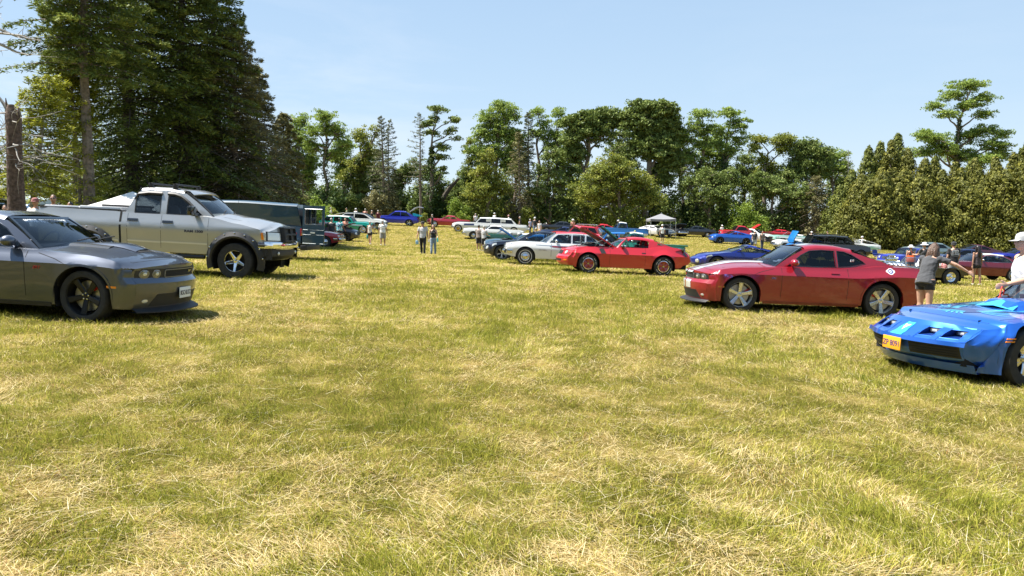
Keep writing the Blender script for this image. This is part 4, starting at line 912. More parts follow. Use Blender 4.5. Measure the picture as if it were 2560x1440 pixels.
        for sg in (-1, 1):
            polys = [[Vector((x, z, 0)) for x, z in outline]] + [[Vector((x, z, 0)) for x, z in h] for h in H]
            flat = [p for pl in polys for p in pl]; tri = tessellate_polygon(polys)
            v3 = [(p.x, sg*(cy(p.x, p.y) + .0015), p.y) for p in flat]; B.add(v3, [t if sg < 0 else t[::-1] for t in tri])
            for h in H:   # depth of the frame
                B.grid([[(x, sg*cy(x, z), z) for x, z in h], [(x, sg*(cy(x, z) - .035), z) for x, z in h]], close=True)
        # pillar edges towards the screens
        def across(x, z, y, bow, K2): return y
        # roof
        def roofrow(x):
            z = zt(x); e = cy(x, z - rd); row = []
            for t in [1, .985, .955, .90, .8, .6, .3, 0, -.3, -.6, -.8, -.90, -.955, -.985, -1]:
                a = abs(t); hz = (1 - max(0, (a - .80)/.20)**2.2)*rd + K.get('rc', .03)*(1 - a*a) - K.get('rc', .03)*0
                row.append((x + K.get('wbow', .06)*(a*a)*(1 if x <= xb + 1e-6 else 0)*1.0, e*t, z - rd + hz))
            return row
        if not open_top:
            B.mat(roofmat); RX = [xb] + [xb + (xc - xb)*i/10 for i in range(1, 11)]; rr = [roofrow(x) for x in RX]; rr[0] = [(p[0] + 0*K.get('wbow', .06), p[1], p[2]) for p in rr[0]]; B.grid(rr)
            B.grid([[(p[0], p[1]*.97, p[2] - .045) for p in r_] for r_ in rr], flip=True)
        # windscreen frame strips and glass
        def screen(x0, z0, x1, z1, w0, w1, bow0, bow1, bulge, nu=7, nv=12):
            rows = []
            for i in range(nu+1):
                u = i/nu; row = []
                for j in range(nv+1):
                    t = -1 + 2*j/nv; x = x0 + (x1 - x0)*u; z = z0 + (z1 - z0)*(u + bulge*math.sin(math.pi*u)); w_ = w0 + (w1 - w0)*u
                    row.append((x + (bow0*(1-u) + bow1*u)*(t*t - 1) , w_*t, z))
                rows.append(row)
            return rows
        zA = belt(xa); zB = zt(xb)
        Wm = MB().mat(wtint)
        rows = screen(xa, zA - .01, xb, zB + K.get('rc', .03)*.0 - .005, cy(xa, zA), cy(xb, zB - rd), K.get('fb', .12), .0, K.get('wsb', .04))
        # frame: outermost columns and top row painted / black
        fr = MB().mat(BLKG if trim is None else trim)
        n_ = len(rows[0]) - 1
        inner = [[Vector(r_[0])*.94 + Vector(r_[1])*.06] + [Vector(p) for p in r_[1:n_]] + [Vector(r_[n_])*.94 + Vector(r_[n_-1])*.06] for r_ in rows]
        Wm.grid(inner)
        wsobj = Wm.build('windshield', root, angle=60)
        B.mat(BLKG if trim is None else trim)
        for sg, k in ((0, 0), (1, n_)):
            rowsA = []
            for r_ in rows:
                p = Vector(r_[k]); q = Vector(r_[1 if k == 0 else n_-1]); d = (q - p)*.34
                rowsA.append([p + Vector((.01, 0, -.01)), p + Vector((-.008, 0, .008)), p + d + Vector((-.008, 0, .008)), p + d + Vector((.01, 0, -.01))])
            B.grid(rowsA)
        top_ = rows[-1]; B.grid([[Vector(p) + Vector((-.012, 0, .008)) for p in top_], [Vector(p) + Vector((-.05, 0, -.022)) for p in top_]])
        if rearglass:
            Gm = MB().mat(tint); rw = screen(xd, belt(xd) - .01, xc, zt(xc) - .005, cy(xd, belt(xd)), cy(xc, zt(xc) - rd), -K.get('rb', .10), 0, K.get('rsb', .03)*-1)
            Gm.grid(rw); Gm.build('rear_window', root, angle=60)
            if K.get('rframe', True):
                for k in (0, n_):
                    rowsA = []
                    for r_ in rw:
                        p = Vector(r_[k]); q = Vector(r_[1 if k == 0 else n_-1]); d = (q - p)*K.get('rfw', .5); rowsA.append([p + Vector((.008, 0, .008)), p + d + Vector((.008, 0, .008))])
                    B.mat(pm); B.grid(rowsA)
        elif not open_top:
            B.mat(pm); rw = screen(xd, belt(xd) - .01, xc, zt(xc) - .005, cy(xd, belt(xd)), cy(xc, zt(xc) - rd), -K.get('rb', .10), 0, -K.get('rsb', .03)); B.grid(rw)
        cb = B.build('cabin', root, angle=30)
        for gi, (h, g) in enumerate(zip(H, G)):
            if S.get('openwin') and gi in S['openwin']: continue
            for sg in (-1, 1):
                gg = MB().mat(tint); pl = [[Vector((x, z, 0)) for x, z in h]]; tri = tessellate_polygon(pl)
                gg.add([(x, sg*(cy(x, z) - .014), z) for x, z in h], [t if sg < 0 else t[::-1] for t in tri]); gg.build('side_window', root, smooth=False)
        if rtrim:
            T = MB().mat(rtrim)
            for sg in (-1, 1):
                for h in H:
                    rowsA = []
                    cx_ = sum(p[0] for p in h)/len(h); cz_ = sum(p[1] for p in h)/len(h)
                    for x, z in h:
                        d = Vector((x - cx_, z - cz_)); d.normalize(); w_ = .016
                        rowsA.append([(x, sg*(cy(x, z) + .006), z), (x + d.x*w_, sg*(cy(x + d.x*w_, z + d.y*w_) + .006), z + d.y*w_), (x + d.x*w_, sg*(cy(x + d.x*w_, z + d.y*w_) - .002), z + d.y*w_)])
                    T.grid(rowsA + rowsA[:1])
            T.build('window_trim', root)
        if interior:
            I = MB().mat(INT); 
            # cowl and parcel shelf over the closed body
            zz = lambda x, t=0: s.ztop(x, t) + .006
            for (x0, x1) in ((xa + .02, xd - .02),):
                rows_ = [[(x, cy(x, belt(x))*t*.985, max(zz(x, t), belt(x)) + .002) for t in (-1, -.6, -.2, .2, .6, 1)] for x in [x0 + (x1-x0)*i/10 for i in range(11)]]; I.grid(rows_)
            xm = xb + .55 if not seats else seats[0]
            I.rbox(xa + (xb-xa)*.28, xa + (xb-xa)*.28 + .34, -cy(xa+.3, belt(xa+.3))*.86, cy(xa+.3, belt(xa+.3))*.86, belt(xa) - .05, belt(xa) + .06, .03)
            I.build('dashboard', root)
            for xs_ in (seats or (xb + .55,)):
                for yy in (-.37, .37):
                    Q = MB().mat(INTG if S.get('greyseat') else INT); zb_ = belt(xs_) - .05; hh = zt(xs_) - zb_
                    M = Matrix.Translation((xs_ + .12, yy, zb_)) @ Matrix.Rotation(R(14), 4, 'Y')
                    Q.rbox(-.07, .07, -.23, .23, -.1, hh*.42, .05, M); Q.rbox(-.045, .05, -.12, .12, hh*.46, hh*.72, .04, M); Q.tube([M @ Vector((0, -.05, hh*.4)), M @ Vector((0, -.05, hh*.5))], .01, 5); Q.tube([M @ Vector((0, .05, hh*.4)), M @ Vector((0, .05, hh*.5))], .01, 5)
                    Q.build('seat', root)
            W_ = MB().mat(BLK); sw = 0.36*wheel_side; M = Matrix.Translation((xb + .10 if xb - xa > .3 else xb + .25, sw, belt(xa) + .07)) @ Matrix.Rotation(R(62), 4, 'Y')
            W_.tube([M @ Vector((.175*math.cos(t), .175*math.sin(t), 0)) for t in [2*math.pi*k/18 for k in range(19)]], .014, 6, cap=False); W_.tube([M @ Vector((0, -.17, 0)), M @ Vector((0, .17, 0))], .013, 5); W_.build('steering_wheel', root)
        return cb
    def hood(s, root, pm, x0, x1, ang, hinge='rear', under=None, w=.86, lift=0):
        """raised hood panel with dark ribbed underside"""
        B = MB().mat(pm); n = 10; hx = x1 if hinge == 'rear' else x0; hz = s.ztop(hx, 0); Rm = Matrix.Rotation(R(ang if hinge == 'rear' else -ang), 4, 'Y')
        def tr(p, d=0):
            v = Vector((p[0] - hx, p[1], p[2] - hz + .012 - d)); v = Rm @ v; return (v.x + hx, v.y, v.z + hz + lift)
        rows = []; rows2 = []
        for i in range(n+1):
            x = x0 + (x1-x0)*i/n; wy = s.sy(x, s.zsh(x))*w; r_ = [s.top(x, wy*t) for t in (-1, -.8, -.5, -.2, .2, .5, .8, 1)]; rows.append([tr(p) for p in r_]); rows2.append([tr(p, .055) for p in r_])
        B.grid(rows); e = lambda q: q[0] + [r_[-1] for r_ in q[1:]] + q[-1][-2::-1] + [r_[0] for r_ in q[-2:0:-1]]
        B.grid([e(rows), e(rows2)], close=True); B.mat(under or UND); B.grid(rows2, flip=True)
        for i in (2, 5, 8): B.tube([Vector(p) - Vector((0, 0, .0)) for p in rows2[i][1:-1]], .02, 5)
        o = B.build('hood', root); o['label'] = 'hood standing open'
        # engine bay
        E = MB().mat(ENG); xa_, xb_ = x0 + .12, x1 - .08; rowsE = []
        for i in range(7):
            x = xa_ + (xb_-xa_)*i/6; wy = s.sy(x, s.zsh(x))*w*.96; rowsE.append([s.top(x, wy*t, .004) for t in (-1, -.6, -.2, .2, .6, 1)])
        E.grid(rowsE); xm = (xa_+xb_)/2; zt_ = s.ztop(xm, 0); E.mat(CHRD); E.lathe([(.001, .09), (.17, .09), (.19, .07), (.19, .0)], 16, axis='z', c=(xm, 0, zt_)); E.mat(ENG)
        for sg in (-1, 1): E.rbox(xm - .28, xm + .28, sg*.33 - .09, sg*.33 + .09, zt_ - .03, zt_ + .05, .03)
        E.build('engine', root)
        if hinge == 'rear':
            P = MB().mat(BLK); a = Vector(s.top(x0 + .25, s.sy(x0+.25, s.zsh(x0+.25))*.7)); b = Vector(tr(s.top(x0 + .5, s.sy(x0+.5, s.zsh(x0+.5))*.7), .03)); P.tube([a, b], .007, 5); P.build('hood_prop', root)
    def mirrors(s, root, m, x, z, size=(.11, .09, .07), arm=.06, out=.10, drop=.0, door_sg=(-1, 1), mat2=None):
        for sg in door_sg:
            B = MB().mat(m); y = s.cy(x, s.zsh(x)) if hasattr(s, 'cy') else s.hw(x)*.9
            y0 = y; yc = y + arm + out; B.ell((x, sg*yc, z), (size[2], size[0], size[1]), 14, 9)
            B.tube([(x + .01, sg*(y0 - .02), s.zsh(x) + .01 + drop), (x + .005, sg*(y0 + arm*.6), z - size[1]*.75), (x, sg*(y0 + arm + out*.4), z - size[1]*.4)], [.028, .022, .02], 6)
            B.mat(CHR); B.ell((x + size[2]*.55, sg*yc, z), (size[2]*.5, size[0]*.85, size[1]*.8), 12, 7)
            B.build('mirror', root)
    def handles(s, root, m, pts, L=.18, h=.026, off=.022):
        for x, z in pts:
            for sg in (-1, 1):
                B = MB().mat(m); fn = lambda a, b, o: s.side(a, b, o, sg); s.patch(B, fn, [(x, z - h/2), (x + L, z - h/2), (x + L, z + h/2), (x, z + h/2)], off, (4, 2)); B.build('door_handle', root)
    def plate(s, root, y, z, txt, front=True, m=None, w=.305, h=.155, off=.02, tm=None, tilt=0):
        fn = s.front if front else s.rear; p = Vector(fn(y, z, off)); m = m or PLATEW
        q1 = Vector(fn(y + .12, z, off)); q0 = Vector(fn(y - .12, z, off)); az = math.atan2(q1.x - q0.x, q1.y - q0.y)
        B = MB().mat(m); B.rbox(-.006, .006, -w/2, w/2, -h/2, h/2, .005); o = B.build('license_plate', root)
        yaw = -az if front else az*-1
        o.location = (-p.x, p.y, p.z); o.rotation_euler = (0, 0, -yaw if front else -yaw)
        if txt:
            t = text_mesh('plate_lettering', txt, h*.62, tm or TXD, .002); t.parent = o; t.scale = (min(1, (w*.9)/max(.01, t.dimensions.x)), 1, 1)
            if front: t.rotation_euler = (R(90), 0, R(90)); t.location = (.0075, 0, -h*.04)
            else: t.rotation_euler = (R(90), 0, R(-90)); t.location = (-.0075, 0, -h*.04)
        return o
def text_mesh(name, body, size, m, ext=.002, align='CENTER', shear=0, bold=0):
    cu = bpy.data.curves.new('t_', 'FONT'); cu.body = body; cu.size = size; cu.extrude = ext; cu.align_x = align; cu.align_y = 'CENTER'; cu.shear = shear; cu.offset = bold
    o = bpy.data.objects.new('t_', cu); COL.objects.link(o); dg = bpy.context.evaluated_depsgraph_get(); me = bpy.data.meshes.new_from_object(o.evaluated_get(dg)); COL.objects.unlink(o); bpy.data.objects.remove(o)
    me.materials.clear(); me.materials.append(m); r = bpy.data.objects.new(name, me); link(r); bpy.context.view_layer.update(); return r
def join_into(dst, src):
    bm = bmesh.new(); bm.from_mesh(dst.data); n = len(dst.data.materials); nf = len(bm.faces)
    mp = []
    for m in src.data.materials:
        if m.name in [q.name for q in dst.data.materials]: mp.append([q.name for q in dst.data.materials].index(m.name))
        else: dst.data.materials.append(m); mp.append(len(dst.data.materials) - 1)
    bm.from_mesh(src.data); bm.faces.ensure_lookup_table()
    for f in bm.faces[nf:]: f.material_index = mp[f.material_index]
    bm.to_mesh(dst.data); bm.free(); me = src.data; bpy.data.objects.remove(src); bpy.data.meshes.remove(me)
def split_lr(o):
    """a mirrored pair built in one mesh becomes two objects, one each side of the car"""
    for sg in (1, -1):
        bm = bmesh.new(); bm.from_mesh(o.data); dl = [f for f in bm.faces if f.calc_center_median().y*sg <= 0]
        if not dl or len(dl) == len(bm.faces): bm.free(); return
        bmesh.ops.delete(bm, geom=dl, context='FACES')
        if sg == 1:
            c = o.copy(); c.data = o.data.copy(); COL.objects.link(c); c.parent = o.parent; bm.to_mesh(c.data)
        else: bm.to_mesh(o.data)
        bm.free()
PAIRS = {'window_trim', 'lower_grille', 'bed_rail', 'side_step', 'bed_gap', 'hood_hinge', 'racing_stripe', 'wiper'}
def finish(root, s, px, D, yaw, label, cat, group=None, ref='front', pitch=0, dz=0, roll=0, near=True):
    """car space (x back from bumper) -> root space (front = +X, origin on the ground under the front axle); then stand it on the field.
    px, D: picture column and distance of the FRONT axle centre (or rear axle if ref='rear'); yaw: degrees, 0 = facing +X"""
    for o in list(root.children):
        if o.type == 'MESH' and o.name.split('.')[0] in PAIRS: split_lr(o)
    for o in list(root.children):
        if o.type == 'MESH' and o.name.split('.')[0] in ('wheel', 'license_plate'): continue
        if o.get('_local'): continue
        if o.type == 'MESH': 
            if o.data.users == 1 or not o.data.get('_fl'): o.data.transform(Matrix.Scale(-1, 4, (1, 0, 0))); o.data.flip_normals(); o.data['_fl'] = 1
    x0 = px2x(px, D, .5); y0 = D; a = R(yaw); lat = Vector((-math.sin(a), math.cos(a)))
    if lat.y < 0: lat = -lat
    if near: x0 += lat.x*s.hw(s.ax[0])*.9; y0 += lat.y*s.hw(s.ax[0])*.9
    # root origin at front axle
    for o in root.children: o.location.x += s.ax[0]
    wb = s.ax[1] - s.ax[0]; a = R(yaw); f = Vector((math.cos(a), math.sin(a)))
    if ref == 'rear': x0 += f.x*wb; y0 += f.y*wb
    xr, yr = x0 - f.x*wb, y0 - f.y*wb; lx, ly = -f.y*.8, f.x*.8
    zf, zb = tz(x0, y0), tz(xr, yr); X = Vector((x0 - xr, y0 - yr, zf - zb)).normalized()
    zl, zr_ = tz(x0 + lx, y0 + ly), tz(x0 - lx, y0 - ly); Y = Vector((2*lx, 2*ly, zl - zr_)).normalized(); Z = X.cross(Y).normalized(); Y = Z.cross(X)
    M = Matrix((X, Y, Z)).transposed().to_4x4(); M.translation = (x0, y0, zf + dz - .015)
    if pitch: M = M @ Matrix.Rotation(R(pitch), 4, 'Y')
    root.matrix_world = M; tag(root, label, cat, group); return root
DLENS = mat('smoked_lens', (.16, .165, .16), .08, .5, 1)
# ------------------------------------------------------------------ the five nearest vehicles
CHAL = dict(L=5.02, ax=(.95, 3.90), R=.362, arch=(.415, .43), wd=[(0, .80), (.06, .845), (.15, .885), (.3, .92), (.5, .94), (1.2, .955), (3, .955), (4.2, .965), (5.02, .92)],
    sh=[(0, .765), (.25, .835), (.95, .93), (1.7, .965), (3.0, .985), (3.35, 1.02), (3.9, 1.075), (4.55, 1.07), (5.02, 1.03)], cr=[(0, .05), (1.2, .075), (1.9, .05), (4.4, .03), (5.02, .02)],
    bot=[(0, .20), (.5, .21), (1.5, .235), (3.4, .245), (4.5, .26), (5.02, .34)], prof=[(.12, .90), (.30, .955), (.60, .988), (.806, 1.0), (.86, .968), (.95, .905), (1.1, .845)], creasez=.806,
    crz=[(0, -.075), (.95, -.005), (3.3, 0), (4.2, .065), (5.02, .06)], nose=[(.12, .10), (.30, .05), (.44, .01), (.56, 0), (.60, .03), (.615, .075), (.755, .06), (.765, .03), (.80, .06), (.88, .12)],
    tail=[(.3, .16), (.55, .0), (.75, .03), (.78, .06), (1.03, .04), (1.1, .08)], nplan=(.26, 2.5), tplan=(.16, 3), nf=.60, tf=.6, flare=.014, crease=27,
    dome=lambda x, t: (.035*max(0, 1 - abs(abs(t)/.42)**6)*max(0, min(1, (x-.35)/.5))*max(0, min(1, (1.9-x)/.3))),
    hoodlines=[[(.18, q) for q in (0, .2, .4, .6, .70)], [(.2, .70), (.6, .74), (1.0, .76), (1.5, .78)]],
    cab=dict(xa=1.66, xb=2.26, xc=3.32, xd=4.2, zr=[(2.26, 1.405), (2.6, 1.452), (2.95, 1.448), (3.32, 1.395)], wr=.58, inset=.075, rd=.055, rc=.03, fb=.30, rb=.12, rsb=.06, rfw=.9))
CW = [[(1.94, 1.0), (2.06, 1.09), (2.24, 1.235), (2.42, 1.325), (2.66, 1.352), (2.93, 1.352), (2.95, 1.02)], [(3.01, 1.025), (3.0, 1.35), (3.15, 1.335), (3.30, 1.28), (3.50, 1.165), (3.56, 1.115), (3.45, 1.085), (3.28, 1.045)]]
def challenger(pm, name, label, px, D, yaw, red):
    s = Car(CHAL); r = empty(name); s.body(r, pm, 10, .045)
    s.cabin(r, pm, windows=CW, tint=GLD, wtint=GLM, seats=(2.75,), rtrim=BLKG, trim=BLKG)
    s.wheels(r, 'chal' + str(red), .262, .27, 'five', mat('satin_black_alloy', (.016, .016, .018), .3, .4) if not red else ALU, disc=True, dish=.055, steer=-4 if not red else 0)
    s.seams(r, [1.78, 3.16], extra=[[(1.2, .80), (1.35, .86), (1.62, .93)]])
    for q, y0, y1, z0, z1 in (('grille', -.77, .77, .615, .758),):
        B = MB().mat(BLK); s.patch(B, s.front, [(y0, z0), (y1, z0), (y1, z1), (y0, z1)], .006, (22, 3)); B.mat(mat('dark_frame_metal', (.22, .22, .23), .35, .5))
        fr = [(-.36, .635), (.36, .635), (.37, .65), (.37, .725), (.36, .74), (-.36, .74), (-.37, .725), (-.37, .65), (-.36, .635)]
        pl = []
        for a, b in zip(fr, fr[1:]): pl += [(a[0] + (b[0]-a[0])*i/6, a[1] + (b[1]-a[1])*i/6) for i in range(6)]
        s.strip(B, s.front, pl + [fr[-1]], .011, .018); B.mat(UND)
        s.patch(B, s.front, [(-.35, .645), (.35, .645), (.35, .73), (-.35, .73)], .009, (12, 2)); B.build('grille', r)
    for y in (-.665, -.50, .50, .665):
        B = MB().mat(mat('dark_frame_metal', (.22, .22, .23), .35, .5)); s.oval(B, s.front, (y, .688), .063, .014); B.mat(DLENS); s.oval(B, s.front, (y, .688), .054, .020); B.mat(LENS); s.oval(B, s.front, (y, .688), .026, .026); B.build('headlight', r)
    B = MB().mat(BLK); s.patch(B, s.front, [(-.60, .235), (.60, .235), (.52, .405), (-.52, .405)], .004, (14, 3)); B.build('lower_intake', r)
    for y in (-.66, .66):
        B = MB().mat(LENS); s.oval(B, s.front, (y, .31), (.032, .024), .012); B.build('fog_lamp', r)
    # chin spoiler
    B = MB().mat(BLK); rows = []
    for t in [-1 + i/12 for i in range(25)]:
        y = t*s.sy(0, .25)*1.0; x = s.defx(0, .25, t); o = .07*(1 - abs(t)**4)
        rows.append([(x + .03, y, .215), (x - .05 - o, y*1.01, .165), (x - .05 - o, y*1.01, .15), (x + .06, y, .16)])
    B.grid(rows); B.build('chin_spoiler', r)
    s.sides('side_marker', AMB if not red else mat('dull_amber_lens', (.35, .10, .01), .3, 0, 1), lambda B, fn, sg: s.patch(B, fn, [(.42, .495), (.60, .50), (.60, .53), (.42, .525)], .006, (4, 1)), r)
    s.sides('side_marker', REDL, lambda B, fn, sg: s.patch(B, fn, [(4.62, .66), (4.80, .66), (4.80, .69), (4.62, .69)], .006, (3, 1)), r)
    s.sides('sill', BLK if not red else mat('dark_red_sill', (.16, .005, .01), .4, 0, .6), lambda B, fn, sg: s.patch(B, fn, [(1.42, .20), (3.42, .21), (3.42, .262), (1.42, .255)], .010, (14, 1)), r)
    s.handles(r, pm, [(2.80, .90)], .17, .03, .02)
    s.mirrors(r, pm, 2.02, 1.075, size=(.12, .078, .085), arm=.05, out=.10)
    # fender badge
    for sg in (-1, 1):
        t = text_mesh('fender_badge', '392' if red else 'SRT', .055, CHRD if red else REDC, .004, shear=.25); t.parent = r; t['_local'] = 1; t.rotation_euler = (R(90), 0, 0 if sg < 0 else R(180)); t.location = (-1.60, sg*(s.sy(1.6, .73) + .004), .735); t.scale = (1.2, 1, 1)
    t = text_mesh('grille_badge', 'SRT', .045, CHR if not red else REDC, .004, shear=.3); t.parent = r; t['_local'] = 1; t.rotation_euler = (R(90), 0, R(90)); t.location = (-s.front(.24, .70, .02)[0], .24 if not red else -.2, .70)
    for sg in (-1, 1):
        W = MB().mat(BLK); a = Vector(s.top(1.52, sg*.2, .03)); W.tube([a, a + Vector((.02, -sg*.0 + .28, .03)), a + Vector((.05, .56, .05))], .010, 5); W.build('wiper', r)
    B = MB().mat(REDL); s.patch(B, s.rear, [(-.75, .80), (.75, .80), (.75, .92), (-.75, .92)], .006, (16, 2)); B.build('tail_light', r)
    if not red:
        # central air scoop with nostril
        B = MB().mat(pm); rows = []
        for i in range(9):
            x = .62 + i*.10; h = .008 + .034*math.sin(math.pi*min(1, (i+1)/9)**.7); w_ = .22
            rows.append([s.top(x, w_*t, .002 + h*(1 - abs(t)**3)) for t in (-1, -.8, -.5, 0, .5, .8, 1)])
        B.grid(rows); B.mat(UND); B.grid([[s.top(.58, .19*t, .004) for t in (-1, -.5, 0, .5, 1)], [s.top(.66, .19*t, .034*(1 - abs(t)**4)) for t in (-1, -.5, 0, .5, 1)]]); B.build('hood_scoop', r)
        # black centre stripe on hood and roof
        B = MB().mat(mat('satin_black_stripe', (.05, .045, .04), .35, .3, .6)); s.patch(B, s.top, [(.95, -.36), (1.60, -.36), (1.60, .36), (.95, .36)], .0035, (8, 12)); B.build('hood_stripe', r)
        s.plate(r, 0, .40, 'IKSCHLOC', off=.03)
        # banner at the top of the windscreen
        t = text_mesh('windshield_banner', 'MOPAR  PERFORMANCE', .085, TXW, .001, bold=.004); t.parent = r; t['_local'] = 1
        ang = math.atan2(1.405 - .96, .60); t.rotation_euler = (ang, 0, R(90)); t.rotation_mode = 'XYZ'; t.scale = (.95, 1, 1)
        t.location = (-(2.26 - .085) + .02, 0, 1.345)
        B = MB().mat(BLKG); rows = []
    else:
        ST = mat('silver_white_stripe', (.72, .73, .75), .25, .4, 1)
        for y0, y1 in ((.05, .33), (-.33, -.05)):
            B = MB().mat(ST); s.patch(B, s.top, [(.03, y0), (1.58, y0), (1.58, y1), (.03, y1)], .0035, (30, 6)); s.patch(B, s.front, [(y0, .43), (y1, .43), (y1, .60), (y0, .60)], .004, (4, 5)); s.patch(B, s.front, [(y0, .765), (y1, .765), (y1, .80), (y0, .80)], .004, (4, 2))
            s.patch(B, s.top, [(4.3, y0), (5.0, y0), (5.0, y1), (4.3, y1)], .0035, (10, 4)); K = CHAL['cab']
            rows = [[(x, y, ip(K['zr'], x) + .03*(1 - (y/.58)**2) + .004 + .0) for y in (y0, (y0+y1)/2, y1)] for x in [2.27 + (3.30-2.27)*i/12 for i in range(13)]]; B.grid(rows); B.build('racing_stripe', r)
        # round decal on the rear quarter, small sticker on the quarter glass
        for sg in (-1, 1):
            B = MB().mat(TXW); fn = lambda a, b, o: s.side(a, b, o, sg); s.oval(B, fn, (4.04, .985), (.092, .045), .004, 20); s.oval(B, fn, (4.04, .985), (.066, .066), .005, 20); B.mat(mat('decal_navy', (.03, .05, .25), .4)); s.oval(B, fn, (4.04, .985), (.050, .050), .007, 18); B.mat(TXW); s.oval(B, fn, (4.04, .985), (.030, .030), .009, 14); B.mat(mat('decal_navy', (.03, .05, .25), .4)); s.oval(B, fn, (4.04, .985), (.014, .016), .011, 12); B.build('round_decal', r)
        B = MB().mat(TXW); y = s.cy(3.3, 1.15) + .004; B.box(3.27, 3.34, y - .012, y, 1.14, 1.19); B.mat(REDL); B.box(3.272, 3.338, y, y + .002, 1.142, 1.152); B.mat(mat('decal_navy', (.03, .05, .25), .4)); B.box(3.272, 3.30, y, y + .002, 1.168, 1.188); B.build('window_sticker', r)
        # folded papers on the dash
        P = MB().mat(PAPER); zz = s.zsh(1.9); P.rbox(1.82, 1.98, .18, .42, zz + .09, zz + .115, .01); P.rbox(1.86, 2.0, .35, .58, zz + .10, zz + .15, .015); P.build('dash_papers', r)
        # slatted cover over the rear window
        B = MB().mat(BLK)
        for i in range(6):
            u = i/5.5; x = 3.36 + .78*u; z = 1.375 - .31*u; w_ = .56 + .10*u; B.rbox(x - .03, x + .055, -w_, w_, z + .012, z + .03, .008)
        B.build('rear_louvre', r)
    for a, rr_ in zip(s.ax, s.arch): s.sides('wheel_arch_lip', pm, lambda B, fn, sg: s.strip(B, fn, [(a + (rr_ + .018)*math.cos(t), s.zr + (rr_ + .018)*math.sin(t)) for t in [math.pi*(-.02 + 1.04*j/20) for j in range(21)]], .03, .012), r)
    return finish(r, s, px, D, yaw, label, 'car')
RAM = dict(L=5.85, ax=(1.0, 4.57), R=.435, zax=.435, arch=.56, wd=[(0, .94), (.5, .985), (1.4, 1.0), (5.3, 1.0), (5.85, .97)],
    sh=[(0, 1.13), (.3, 1.20), (1.0, 1.33), (1.55, 1.44), (1.75, 1.465), (3.76, 1.475), (3.80, 1.50), (5.85, 1.53)], cr=[(0, .16), (.5, .15), (1.6, .10), (2.2, .02), (5.85, .0)],
    bot=[(0, .48), (.4, .50), (1.6, .57), (3.7, .58), (5.3, .62), (5.85, .70)], prof=[(.4, .93), (.6, .965), (.95, .985), (1.1, 1.0), (1.22, .995), (1.35, .955), (1.5, .915)],
    nose=[(.45, .16), (.60, .10), (.75, .04), (.92, .05), (1.0, .06), (1.25, .10), (1.4, .18)], tail=[(.5, .04), (1.6, 0)], nplan=(.22, 3.2), tplan=(.02, 3), nf=.5, tf=.3, flare=.0, crease=28,
    dome=lambda x, t: (.03*max(0, 1 - (abs(t)/.62)**8)*max(0, min(1, (1.7-x)/.3))) if x < 1.8 else 0,
    hoodlines=[[(.1 + i*.18, .60 + .014*i) for i in range(9)]], cab=dict(xa=1.56, xb=2.30, xc=3.42, xd=3.74, zr=[(2.30, 2.05), (2.75, 2.11), (3.2, 2.115), (3.42, 2.085)], wr=.70, inset=.07, rd=.06, rc=.03, fb=.22, rb=.02, rsb=.02, wsb=.05, rfw=.5), greyseat=True)
